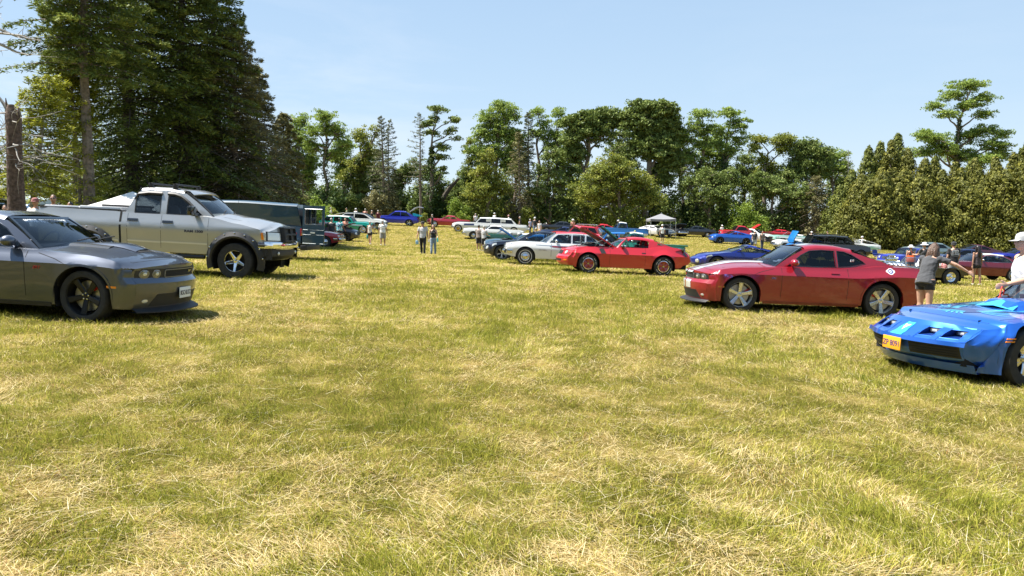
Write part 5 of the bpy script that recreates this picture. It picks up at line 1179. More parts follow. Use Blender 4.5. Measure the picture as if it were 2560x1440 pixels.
def pickup():
    pm = paint('champagne_silver_paint', (.43, .43, .425), .65, .38); s = Car(RAM); r = empty('pickup_truck')
    s.body(r, pm, 10, .05)
    W = [[(1.86, 1.49), (2.02, 1.62), (2.22, 1.80), (2.42, 1.93), (2.56, 1.965), (2.72, 1.97), (2.72, 1.49)], [(2.90, 1.49), (2.90, 1.97), (3.30, 1.97), (3.46, 1.93), (3.50, 1.84), (3.50, 1.49)]]
    s.cabin(r, pm, windows=W, tint=GLD, wtint=GLC, seats=(2.65,), rtrim=BLK, trim=BLK)
    s.wheels(r, 'ram', .255, .30, 'ram', CHR, dish=.075, track=.045, steer=-3)
    s.seams(r, [1.66, 2.80, 3.62]); B = MB().mat(UND)
    for sg in (-1, 1): s.strip(B, lambda x, z, o: s.side(x, z, o, sg), [(3.79, .6 + .9*i/8) for i in range(9)], .05, .003)
    B.build('bed_gap', r)
    # body side moulding
    s.sides('side_moulding', mat('silver_moulding', (.62, .62, .62), .3, .5, .5), lambda B, fn, sg: [s.patch(B, fn, [(a, .79), (b, .80), (b, .84), (a, .83)], .014, (8, 1)) for a, b in ((1.68, 2.79), (2.81, 3.61), (3.83, 3.98))], r)
    # riveted wheel arch flares
    for sg in (-1, 1):
        for a in s.ax:
            B = MB().mat(BLK); rows = []
            for j in range(25):
                t = math.pi*(-.10 + 1.20*j/24); c, n_ = math.cos(t), math.sin(t)
                P = []
                for rr_, o in ((.55, .0), (.555, .085), (.60, .095), (.655, .06), (.70, .035), (.705, 0)):
                    x, z = a + rr_*c, s.zr + rr_*n_ ; P.append((x, sg*(s.sy(min(max(x, 0.12), s.L), min(z, 1.2)) + o), z))
                rows.append(P)
            B.grid(rows); B.build('fender_flare', r)
            for j in range(9):
                t = math.pi*(.04 + .92*j/8); x, z = a + .675*math.cos(t), s.zr + .675*math.sin(t); y = s.sy(x, min(z, 1.2)) + .05
                B = MB().mat(CHR); B.lathe([(.001, sg*.016), (.016, sg*.012), (.022, -sg*.004)], 10, c=(x, sg*y, z)); B.build('flare_bolt', r)
    # face: black grille surround, crossbar, headlights, chrome bumper, valance
    B = MB().mat(BLK); s.patch(B, s.front, [(-.44, .93), (.44, .93), (.40, 1.27), (-.40, 1.27)], .055, (10, 8)); B.grid([[s.front(y, z, o) for o in (.055, .11)] for y, z in ((-.44, .93), (.44, .93), (.42, 1.10), (.40, 1.28), (-.40, 1.28), (-.42, 1.10), (-.44, .93))])
    for y0, y1, z0, z1 in ((-.43, .43, .93, .965), (-.41, .41, 1.245, 1.285), (-.43, .43, 1.085, 1.13), (-.44, -.40, .93, 1.28), (.40, .44, .93, 1.28), (-.03, .03, .93, 1.28)): s.patch(B, s.front, [(y0, z0), (y1, z0), (y1, z1), (y0, z1)], .105, (8, 2))
    B.build('grille', r)
    for sg in (-1, 1):
        fn = lambda a, b, o: s.front(sg*a, b, o); B = MB().mat(BLK); s.patch(B, fn, [(.48, .935), (.93, .945), (.92, 1.175), (.48, 1.16)], .012, (8, 3)); B.mat(LENS); s.patch(B, fn, [(.50, .955), (.905, .965), (.895, 1.155), (.50, 1.14)], .022, (8, 3))
        f2 = lambda a, b, o: s.side(a, b, o, sg); s.patch(B, f2, [(.0, .965), (.05, .965), (.05, 1.15), (.0, 1.15)], .02, (3, 3)); B.mat(AMB); s.patch(B, f2, [(.05, .968), (.20, .975), (.19, 1.13), (.05, 1.15)], .022, (4, 3)); B.build('headlight', r)
    B = MB().mat(CHR); rows = []
    for t in [-1.06 + i*2.12/26 for i in range(27)]:
        y = t*1.0; x = s.defx(0, .85, min(1, abs(t))) ; e = .09 if abs(t) < 1.0 else .0
        rows.append([(x + .04, y, .925), (x - e*.7, y, .93), (x - e, y, .905), (x - e - .01, y, .83), (x - e, y, .775), (x + .02, y, .755)])
    for sg in (-1, 1): pass
    B.grid(rows); 
    for sg in (-1, 1):
        B.grid([[(x, sg*(s.sy(max(.1, x), .85) + o), z) for o, z in ((0, .925), (.045, .92), (.05, .84), (.045, .775), (0, .76))] for x in (.16, .25, .35, .44)])
    B.build('bumper', r)
    B = MB().mat(BLK); rows = []
    for t in [-1.03 + i*2.06/26 for i in range(27)]:
        y = t*.98; x = s.defx(0, .62, min(1, abs(t))); rows.append([(x - .03, y, .765), (x - .06, y, .70), (x - .05, y, .58), (x + .02, y*.98, .50), (x + .12, y*.96, .46)])
    B.grid(rows); 
    for sg in (-1, 1): B.grid([[(x, sg*(s.sy(max(.1, x), .7) + .02), z) for z in (.765, .66, .50)] for x in (.12, .28, .44)])
    B.build('front_valance', r)
    for y in (-.62, .62):
        B = MB().mat(LENS); B.ell((s.defx(0, .64, y) - .06, y, .645), (.03, .045, .045), 12, 8); B.build('fog_lamp', r)
    for sg in (-1, 1):
        B = MB().mat(BLKG); y = s.cy(1.9, 1.5); B.rbox(1.93, 2.05, min(sg*(y+.17), sg*(y+.40)), max(sg*(y+.17), sg*(y+.40)), 1.475, 1.70, .035); B.rbox(1.92, 2.02, min(sg*(y-.02), sg*(y+.26)), max(sg*(y-.02), sg*(y+.26)), 1.46, 1.54, .02); B.mat(CHR); B.box(2.05, 2.053, min(sg*(y+.19), sg*(y+.38)), max(sg*(y+.19), sg*(y+.38)), 1.50, 1.68); B.build('mirror', r)
    for x, z in ((2.52, 1.30), (3.37, 1.32)):
        for sg in (-1, 1): B = MB().mat(BLKG); fn = lambda a, b, o: s.side(a, b, o, sg); s.patch(B, fn, [(x, z - .03), (x + .24, z - .03), (x + .24, z + .03), (x, z + .03)], .035, (4, 2)); B.build('door_handle', r)
    for sg in (-1, 1):
        t = text_mesh('door_lettering', 'RAM 1500', .10, TXD, .003, bold=.004); t.parent = r; t['_local'] = 1; t.rotation_euler = (R(86 if sg < 0 else 94), 0, 0 if sg < 0 else R(180)); t.location = (-2.0, sg*(s.sy(2.0, 1.13) + .003), 1.10); t.scale = (1.05, .8, 1)
        # window deflectors
        B = MB().mat(BLK)
        for pl in ([(1.98, 1.60), (2.2, 1.80), (2.40, 1.935), (2.56, 1.985), (2.74, 1.995)], [(2.88, 1.995), (3.2, 2.0), (3.46, 1.96), (3.52, 1.85)]):
            rows = [[(x, sg*(s.cy(x, z) + .008), z + .02), (x, sg*(s.cy(x, z) + .045), z - .02), (x, sg*(s.cy(x, z) + .04), z - .065)] for x, z in pl]; B.grid(rows)
        B.build('window_deflector', r)
    B = MB().mat(pm); rows = []   # sun visor above the windscreen
    for t in [-1 + i/8 for i in range(17)]:
        y = t*.70; rows.append([(2.42, y, 2.125 - .02*t*t - .02), (2.22, y*1.02, 2.10 - .05*t*t), (2.02 + .10*t*t, y*1.05, 2.02 - .05*t*t), (2.03 + .10*t*t, y*1.04, 2.0 - .05*t*t)])
    B.grid(rows); B.build('sun_visor', r)
    B = MB().mat(BLK)
    for x in (2.62, 3.22):
        B.tube([(x, -.66, 2.20), (x, .66, 2.20)], .022, 8)
        for y in (-.62, .62): B.rbox(x - .05, x + .05, y - .04, y + .04, 2.08, 2.215, .012)
    B.build('roof_rack', r)
    B = MB().mat(BLK); B.rbox(3.86, 5.80, -.90, -.80, 1.50, 1.545, .01); B.rbox(3.86, 5.80, .80, .90, 1.50, 1.545, .01); B.build('bed_rail', r)
    B = MB().mat(mat('silver_tonneau', (.78, .78, .79), .35, .2)); B.rbox(3.90, 4.9, -.78, .78, 1.52, 1.60, .02); B.rbox(4.92, 5.76, -.78, .78, 1.52, 1.58, .02)
    B.mat(BLK); B.rbox(3.86, 5.2, .66, .78, 1.60, 1.66, .02); B.build('tonneau_cover', r)
    B = MB().mat(BLK); B.tube([(1.62, .72, 1.5), (1.60, .72, 2.15)], .004, 4); B.build('aerial', r)
    B = MB().mat(BLK)
    for y in (.15, -.45): B.tube([s.top(1.50, y, .03), s.top(1.58, y + .30, .06), s.top(1.66, y + .52, .09)], .012, 5)
    B.build('wiper', r)
    B = MB().mat(BLK); B.tube([(1.75, -.93, .50), (3.5, -.93, .50)], .05, 8); B.tube([(1.75, .93, .50), (3.5, .93, .50)], .05, 8); B.build('side_step', r)
    finish(r, s, 589.5, 18.2, -2, 'champagne silver crew cab pickup with black wheel flares and chrome star wheels', 'pickup truck', 'pickup trucks on the field')
CAM = dict(L=4.98, ax=(1.05, 3.80), R=.345, arch=(.42, .43), wd=[(0, .86), (.5, .92), (1.05, .94), (3.2, .93), (3.9, .945), (4.98, .84)],
    sh=[(0, .80), (.3, .86), (.8, .93), (1.4, .955), (2.1, .955), (3.1, .95), (3.45, 1.01), (3.9, 1.06), (4.3, 1.02), (4.7, .93), (4.98, .88)], cr=[(0, .03), (1.2, .055), (2, .03), (4.98, .02)],
    bot=[(0, .26), (.5, .20), (1.5, .235), (3.3, .235), (4.4, .30), (4.98, .44)], prof=[(.15, .88), (.32, .94), (.55, .985), (.72, 1.0), (.78, .965), (.95, .875), (1.1, .79)], creasez=.72,
    nose=[(.2, .15), (.36, .02), (.50, .0), (.58, .02), (.62, .10), (.80, .18), (.9, .24)], tail=[(.3, .22), (.55, .0), (.75, .06), (.95, .22)], nplan=(.30, 2.2), tplan=(.18, 2.6), nf=.7, tf=.6, flare=.028, crease=20,
    cab=dict(xa=2.12, xb=2.46, xc=3.46, xd=4.22, zr=[(2.46, 1.30), (2.75, 1.345), (3.1, 1.34), (3.46, 1.29)], wr=.60, inset=.05, rd=.045, rc=.03, fb=.42, rb=.02, rsb=.0, rfw=.9, wsb=.06), openwin=[0])
def camaro():
    pm = paint('bright_red_paint', (.50, .010, .020), 0, .35); s = Car(CAM); r = empty('muscle_coupe'); s.body(r, pm, 10, .05)
    W = [[(2.20, .975), (2.30, 1.10), (2.43, 1.225), (2.60, 1.265), (3.05, 1.262), (3.24, 1.235), (3.28, 1.20), (3.25, .985)], [(3.58, 1.095), (3.58, 1.185), (3.70, 1.16), (3.86, 1.10)]]
    s.cabin(r, pm, windows=W, tint=GLC, wtint=GLC, seats=(2.95,), trim=pm)
    s.wheels(r, 'cam', .205, .26, 'redz', mat('red_wheel_paint', (.30, .012, .015), .3, 0, 1), 'letters', dish=.06, steer=4)
    s.seams(r, [1.82, 3.12]); s.hood(r, pm, .36, 2.05, 30, under=mat('dark_red_underside', (.10, .006, .01), .6), w=.90)
    B = MB().mat(BLK)
    s.patch(B, s.front, [(-.40, .645), (.40, .645), (.38, .775), (-.38, .775)], .012, (10, 3)); s.patch(B, s.front, [(-.50, .40), (.50, .40), (.50, .475), (-.50, .475)], .006, (10, 2)); B.mat(UND)
    for z in (.665, .69, .715, .74, .765): s.strip(B, s.front, [(-.38 + .76*i/8, z) for i in range(9)], .006, .018)
    B.build('grille', r)
    for y in (-.60, .60):
        B = MB().mat(CHRD); s.oval(B, s.front, (y, .72), (.085, .075), .01); B.mat(LENS); s.oval(B, s.front, (y, .72), .062, .016); B.build('headlight', r)
    for y in (-.71, .71): B = MB().mat(AMB); s.oval(B, s.front, (y, .435), (.08, .03), .008); B.build('turn_signal', r)
    for y in (-.76, .76): B = MB().mat(BLK); s.oval(B, s.front, (y, .73), (.02, .06), .012); B.build('fender_slot', r)
    s.sides('side_marker', mat('dull_amber_lens', (.35, .10, .01), .3, 0, 1), lambda B, fn, sg: s.patch(B, fn, [(.50, .665), (.65, .67), (.65, .70), (.50, .695)], .006, (3, 1)), r)
    s.sides('fender_vent', BLK, lambda B, fn, sg: [s.patch(B, fn, [(1.50, .73), (1.68, .73), (1.60, .89), (1.42, .89)], .006, (4, 3))], r)
    s.handles(r, BLK, [(2.98, .80)], .14, .025, .012)
    s.mirrors(r, BLKG, 2.30, 1.0, size=(.075, .05, .08), arm=.02, out=.06)
    B = MB().mat(mat('black_spoiler', (.02, .022, .035), .3, 0, 1)); rows = []
    for t in [-1 + i/10 for i in range(21)]:
        y = t*.84; x = s.defx(4.85, .95, t); z = s.ztop(4.75, t) ; rows.append([(x - .28, y, z - .01), (x + .03, y, z + .07), (x + .06, y, z + .06), (x + .03, y, z - .05)])
    B.grid(rows)
    for sg in (-1, 1): s.patch(B, lambda a, b, o: s.side(a, b, o, sg), [(4.60, .80), (4.86, .72), (4.90, .90), (4.72, .93)], .010, (4, 3))
    B.build('spoiler', r)
    B = MB().mat(REDL); s.patch(B, s.rear, [(-.7, .62), (.7, .62), (.7, .74), (-.7, .74)], .006, (12, 2)); B.build('tail_light', r); s.plate(r, 0, .50, '', front=False)
    B = MB().mat(PAPER); B.rbox(2.35, 2.5, .3, .5, 1.0, 1.04, .01); B.build('dash_papers', r)
    B = MB().mat(BLK); B.tube([s.top(1.2, -.75, -.02), (1.3, .80, 1.12), (1.5, .72, 1.22)], .01, 5)
    B = MB().mat(BLK)
    for a, b, c in (((1.28, .80, .95), (1.38, .82, 1.13), (1.55, .8, 1.20)), ((1.55, .80, .95), (1.6, .82, 1.08), (1.7, .8, 1.12)), ((1.78, .80, .95), (1.85, .82, 1.03), (1.92, .8, 1.05))): B.tube([a, b, c], .014, 6)
    B.build('hood_hinge', r)
    finish(r, s, 1469, 27.3, 184, 'bright red seventies coupe with raised hood and red wheels with white lettered tyres', 'car', dz=.02)
FB = dict(L=5.0, ax=(1.10, 3.85), R=.345, arch=(.42, .43), wd=[(0, .77), (.25, .84), (.5, .89), (1.1, .93), (3.2, .92), (3.9, .94), (5.0, .86)],
    tcols=[1, .985, .955, .927, .78, .649, .596, .45, .318, .15, 0],
    sh=[(0, .665), (.3, .70), (.8, .76), (1.4, .81), (2.1, .865), (3.1, .92), (3.8, 1.02), (5.0, .88)], cr=[(0, .035), (1.2, .045), (2, .04), (5.0, .02)],
    bot=[(0, .20), (.5, .19), (1.5, .21), (3.3, .21), (5.0, .40)], prof=[(.12, .88), (.30, .95), (.52, .988), (.606, 1.0), (.70, .955), (.80, .905), (1.0, .83)], creasez=.606,
    nose=[(.12, .26), (.29, .12), (.30, .06), (.36, .03), (.48, .0), (.50, .0), (.52, .03), (.56, .11), (.67, .27), (.75, .31)], tail=[(.3, .2), (.6, 0), (.9, .15)], nplan=(.29, 2.0), tplan=(.16, 2.6), nf=.95, tf=.6, flare=.03, crease=36,
    hoodlines=[[(.44, q) for q in (0, .15, .3, .5, .66)], [(.44, .66), (.8, .70), (1.3, .72), (1.9, .74)]],
    cab=dict(xa=2.15, xb=2.52, xc=3.46, xd=4.22, zr=[(2.52, 1.24), (2.8, 1.27), (3.46, 1.23)], wr=.56, inset=.05, rd=.05, rc=.03, fb=.42, rb=.02, rsb=.05, rfw=.25, wsb=.06))
def firebird():
    pm = paint('metallic_blue_paint', (.014, .125, .56), .5, .3); LB = mat('bright_blue_graphic', (.05, .50, .85), .3, .3, 1); DB = mat('navy_graphic', (.01, .02, .12), .4, 0, .6); s = Car(FB); r = empty('muscle_coupe')
    s.body(r, pm, 12, .04); s.cabin(r, pm, windows=[[(2.24, .95), (2.45, 1.14), (2.62, 1.19), (3.2, 1.18), (3.25, .97)]], tint=GLD, wtint=GL, seats=(3.0,))
    s.wheels(r, 'fb', .205, .25, 'snow', CHRD, 'whiteline' if False else 'black', dish=.05, steer=6)
    s.seams(r, [1.9], extra=[[(.52, .22 + .5*i/8) for i in range(9)]])
    pk = []
    # lower grilles, plate between
    B = MB().mat(BLK)
    for y0, y1 in ((-.72, -.20), (.20, .72)): s.patch(B, s.front, [(y0, .315), (y1, .315), (y1, .455), (y0, .455)], .004, (10, 4))
    B.mat(UND)
    for y0, y1 in ((-.70, -.22), (.22, .70)):
        for z in (.34, .37, .40, .43): s.strip(B, s.front, [(y0 + (y1-y0)*i/6, z) for i in range(7)], .006, .012)
    B.build('lower_grille', r)
    B = MB().mat(pm); s.strip(B, s.front, [(-.80 + 1.6*i/20, .485) for i in range(21)], .05, .03); B.build('bumper_lip', r)
    # four headlights set back in pockets
    for sg in (-1, 1):
        for y0, y1 in ((.238, .442), (.484, .70)):
            z0, z1 = .532, .634
            P = MB().mat(mat('pocket_blue', (.008, .05, .26), .45, .4, .5)); a, b, c, d = [Vector(s.front(sg*q, z, .006)) for q, z in ((y0, z0), (y1, z0), (y1 - .02, z1), (y0 + .02, z1))]
            xb_ = max(c.x, d.x) + .02
            ai, bi, ci, di = [Vector((xb_, p.y, p.z + dz)) for p, dz in ((a, .03), (b, .03), (c, -.004), (d, -.004))]
            P.add([a, b, bi, ai], [(0, 1, 2, 3)]); P.add([a, ai, di, d], [(0, 1, 2, 3)]); P.add([b, c, ci, bi], [(0, 1, 2, 3)])
            P.mat(BLK); P.add([ai, bi, ci, di], [(0, 1, 2, 3)])
            P.build('headlight_pocket', r, smooth=False)
            L = MB().mat(CHRD); m_ = (ai + bi + ci + di)/4; hw_ = abs(bi.y - ai.y)*.40; hz = abs(di.z - ai.z)*.42; xf = xb_ - .03
            L.rbox(xf - .02, xf + .03, m_.y - hw_, m_.y + hw_, m_.z - hz, m_.z + hz, .012); L.mat(DLENS); L.rbox(xf - .028, xf, m_.y - hw_*.85, m_.y + hw_*.85, m_.z - hz*.8, m_.z + hz*.8, .008); L.mat(LENS); L.rbox(xf - .034, xf, m_.y - hw_*.5, m_.y + hw_*.5, m_.z - hz*.5, m_.z + hz*.6, .008); L.build('headlight', r)
            pk.append((y0, y1, z0, z1, sg))
    # cut the pockets out of the nose skin
    bm = bmesh.new(); bm.from_mesh(s.bodyobj.data); dl = []
    for f in bm.faces:
        c = f.calc_center_median()
        if c.x < .75 and .5 < c.z < .66:
            if abs(c.x - s.front(c.y, c.z, 0)[0]) > .05: continue
            for y0, y1, z0, z1, sg in pk:
                if sg*c.y > y0 + .0 and sg*c.y < y1 - .0 and z0 < c.z < z1: dl.append(f); break
    bmesh.ops.delete(bm, geom=dl, context='FACES'); bm.to_mesh(s.bodyobj.data); bm.free()
    # body-coloured surrounds hide the cut edge
    for y0, y1, z0, z1, sg in pk:
        B = MB().mat(pm); q = [(y0 - .022, z0 - .02), (y1 + .02, z0 - .02), (y1 + .005, z1 + .03), (y0 - .003, z1 + .03)]
        for a, b, w_ in ((q[0], q[1], .06), (q[1], q[2], .07), (q[2], q[3], .016), (q[3], q[0], .07)): s.strip(B, lambda y, z, o: s.front(sg*y, z, o), [(a[0] + (b[0]-a[0])*i/6, a[1] + (b[1]-a[1])*i/6) for i in range(7)], w_, .008)
        B.build('headlight_surround', r)
    # bright blue centre beak with emblem
    B = MB().mat(LB); s.patch(B, s.front, [(-.095, .51), (.095, .51), (.06, .655), (-.06, .655)], .012, (6, 8)); B.build('nose_panel', r)
    B = MB().mat(TXW)
    fn = s.front; 
    for pl in ([(0, .57), (.012, .625)], [(-.035, .625), (-.012, .605), (0, .61), (.012, .605), (.035, .625)], [(-.022, .60), (0, .585), (.022, .60)]): s.strip(B, fn, pl, .011, .018)
    B.mat(REDL); s.strip(B, fn, [(0, .56), (0, .60)], .008, .021); B.build('nose_emblem', r)
    s.sides('side_marker', AMB, lambda B, fn, sg: [s.patch(B, fn, [(.62, z), (.80, z + .004), (.80, z + .02), (.62, z + .016)], .008, (3, 1)) for z in (.545, .578)], r)
    # spats in front of the wheels and air dam
    for sg in (-1, 1):
        B = MB().mat(pm); rows = []
        for i in range(9):
            u = i/8; x = .17 + .43*u; X_ = s.defx(x, .3, 1); zt_ = .27 + .30*u**1.6; rows.append([(s.defx(x, zt_, 1), sg*(s.sy(x, zt_) + .004), zt_), (X_, sg*(s.sy(x, .26) + .03 + .02*u), (zt_*.5 + .10)), (X_, sg*(s.sy(x, .2) + .02 + .06*u), .165), (X_, sg*(s.sy(x, .2) - .02), .16)])
        B.grid(rows); B.add(rows[-1], [(0, 1, 2, 3)]); B.build('wheel_spat', r, angle=50)
    B = MB().mat(pm); rows = []
    for t in [-1 + i/12 for i in range(25)]:
        y = t*.80; x = s.defx(0, .24, t); rows.append([(x - .02, y, .25), (x + .01, y, .19), (x + .04, y, .15), (x + .10, y*.98, .16)])
    B.grid(rows); B.build('air_dam', r)
    s.plate(r, 0, .395, 'ZP 8091', m=PLATEO, off=.055, tm=mat('plate_navy', (.02, .03, .18), .5))
    # hood scoop
    B = MB().mat(pm); cx, hz = 1.62, s.ztop(1.62, 0); rows = []
    for x, w_, h in ((1.44, .24, .0), (1.56, .25, .08), (1.66, .26, .10), (1.98, .25, .10), (2.06, .24, .02)):
        rows.append([(x, -w_ - .05, s.ztop(x, .25) - .005), (x, -w_, hz - .02 + h*.75), (x, -w_*.8, hz - .02 + h + .02), (x, 0, hz - .02 + h + .035), (x, w_*.8, hz - .02 + h + .02), (x, w_, hz - .02 + h*.75), (x, w_ + .05, s.ztop(x, .25) - .005)])
    B.grid(rows); B.mat(LB); f0 = rows[0]; f1 = rows[1]; B.add([Vector(f0[0]) - Vector((.01, 0, -.004)), Vector(f1[1]) - Vector((.012, 0, 0)), Vector(f1[3]) - Vector((.014, 0, 0)), Vector(f0[3]) - Vector((.014, 0, -.004))], [(0, 1, 2, 3)]); B.add([Vector(f0[3]) - Vector((.014, 0, -.004)), Vector(f1[3]) - Vector((.014, 0, 0)), Vector(f1[5]) - Vector((.012, 0, 0)), Vector(f0[6]) - Vector((.01, 0, -.004))], [(0, 1, 2, 3)]); B.build('hood_scoop', r, smooth=False)
    # fan of feathers on the hood, wings spreading back and out
    B = MB().mat(LB); C2 = MB().mat(DB)
    def feather(B, x0, y0, x1, y1, w_, off=.0035):
        n = 10; L_, Rr_ = [], []
        d = Vector((x1-x0, y1-y0)); nn = Vector((-d.y, d.x)).normalized(); cv = .10*d.length
        for i in range(n+1):
            u = i/n; c = Vector((x0, y0)) + d*u + nn*cv*math.sin(math.pi*u)*(1 if y1 > 0 else -1); ww = w_*math.sin(math.pi*min(1, .12 + u*.88))**.6*(1 if u < 1 else 0) + .002; L_.append(s.top(c.x + nn.x*ww, c.y + nn.y*ww, off)); Rr_.append(s.top(c.x - nn.x*ww, c.y - nn.y*ww, off))
        B.grid([L_, Rr_])
    for sg in (-1, 1):
        for i in range(11):
            a = R(-62 + i*14.5); l = .20 + .20*(i/10); feather(B, .98 + .10*math.cos(a), sg*(.20 + .06*math.sin(a)), .98 + (.1 + l)*math.cos(a)*1.1 , sg*(.22 + (.06 + l*.95)*abs(math.sin(a))*.9), .014)
        for i in range(7): feather(B, 1.10 + .03*i, sg*(.30 + .012*i), 1.75 + .06*i, sg*(.36 + .05*i), .026)
        for i in range(5): feather(C2, 1.02 + .04*i, sg*(.26 + .03*i), 1.35 + .08*i, sg*(.34 + .055*i), .008, .006)
    for i in range(7): feather(B, .92, .0 + (i-3)*.03, .64 + .02*abs(i-3), (i-3)*.075 + .001, .02)
    C2.grid([[s.top(.80 + .03*i, t*(.16 + .016*i), .0028) for t in (-1, -.5, 0, .5, 1)] for i in range(12)])
    B.build('hood_graphic', r, smooth=False); C2.build('hood_graphic', r, smooth=False)
    s.mirrors(r, pm, 2.35, .98, size=(.08, .055, .09), arm=.02, out=.07, door_sg=(1,))
    finish(r, s, 2566, 8.78, 180 + 13, 'metallic blue seventies coupe with light blue feather graphic on the hood and orange plate', 'car', dz=-.03)
GREYP = lambda: paint('granite_grey_paint', (.095, .106, .135), .9, .42)
REDP = lambda: paint('deep_red_paint', (.27, .006, .016), .1, .30)
def heroes():
    challenger(GREYP(), 'modern_coupe', 'dark grey modern coupe with black wheels nearest on the left', 213, 10.4, -5, False)
    pickup()
    challenger(REDP(), 'modern_coupe', 'deep red modern coupe with silver twin stripes and silver five spoke wheels', 1848, 15.8, 180, True)
    camaro(); firebird()
heroes()
# ------------------------------------------------------------------ the other vehicles of the show
GLF = glass('far_dark_glass', (.20, .23, .25), .35); STEEL = mat('painted_steel_wheel', (.5, .5, .5), .35, .6)
def mkspec(L=5.0, W=1.85, H=1.42, ax=(.9, 3.85), Rr=.34, hood=.88, belt=.93, deck=.93, nose=.72, tail=.80, cab=(1.55, 2.2, 3.4, 4.1), sill=.24, clear=.26, sq=.5, **k):
    hw = W/2; xa, xb, xc, xd = cab
    S = dict(L=L, ax=ax, R=Rr, arch=Rr + .055, wd=[(0, hw*(.84 + .1*sq)), (.12, hw*(.90 + .06*sq)), (.45, hw*.98), (1.2, hw), (L - .8, hw), (L - .1, hw*.94), (L, hw*.90)],
        sh=[(0, nose), (.25, nose + (hood - nose)*.55), (.8, hood), (xa, belt), (xd - .2, belt + .01), (xd + .25, deck), (L - .3, deck - .01), (L, tail)], cr=[(0, .04), (.8, .07), (xa, .05), (xd, .03), (L, .03)],
        bot=[(0, clear + .08), (.35, clear), (ax[0] + .4, sill), (ax[1] - .4, sill), (L - .4, clear + .04), (L, clear + .14)], prof=[(.15, .89), (.32, .955), (.58, .99), (.70, 1.0), (.80, .975), (.95, .92), (1.15, .88), (1.5, .84)], creasez=.70,
        nose=[(.2, .10), (.38, .0), (.55, 0), (.6, .03), (nose, .06), (nose + .08, .12)], tail=[(.3, .12), (.5, 0), (.7, .02), (tail, .06), (tail + .1, .12)], nplan=(.22*(1.3 - sq), 2.6), tplan=(.16, 3), nf=min(.6, ax[0] - .3), tf=.5, crease=27,
        cab=dict(xa=xa, xb=xb, xc=xc, xd=xd, zr=[(xb, H - .045), ((xb + xc)/2 - .1, H), (xc, H - .05)], wr=hw*.66, inset=.07, rd=.05, rc=.025, fb=.20, rb=.10, rsb=.03, rfw=.6))
    for q in k:
        if q == 'cabk': S['cab'].update(k[q])
        else: S[q] = k[q]
    return S
def autowin(S, n=2, gap=.07, f0=.30, f1=.45):
    K = S['cab']; c = lambda x: ip(S['sh'], x) + .03; t = lambda x: ip(K['zr'], x) - .10
    xl, xu = K['xa'] + (K['xb'] - K['xa'])*f0 + .05, K['xb'] + .13; ru, rl = K['xc'] - .02, K['xc'] + (K['xd'] - K['xc'])*f1; xs = [xu + (ru - xu)*i/n for i in range(n+1)]; W = []
    for i in range(n):
        a, b = xs[i], xs[i+1]; ga = gap/2 if i else 0; gb = gap/2 if i < n-1 else 0
        lo0 = xl if i == 0 else a + ga; lo1 = rl if i == n-1 else b - gb
        P = [(lo0, c(lo0))]; 
        if i == 0: P += [((lo0 + a)/2 - .0, (c(lo0) + t(a))/2 + .04)]
        P += [(a + ga, t(a)), ((a+b)/2, t((a+b)/2)), (b - gb, t(b))]
        if i == n-1: P += [((lo1 + b)/2 + .02, (c(lo1) + t(b))/2 + .03)]
        P += [(lo1, c(lo1))]; W.append(P)
    return W
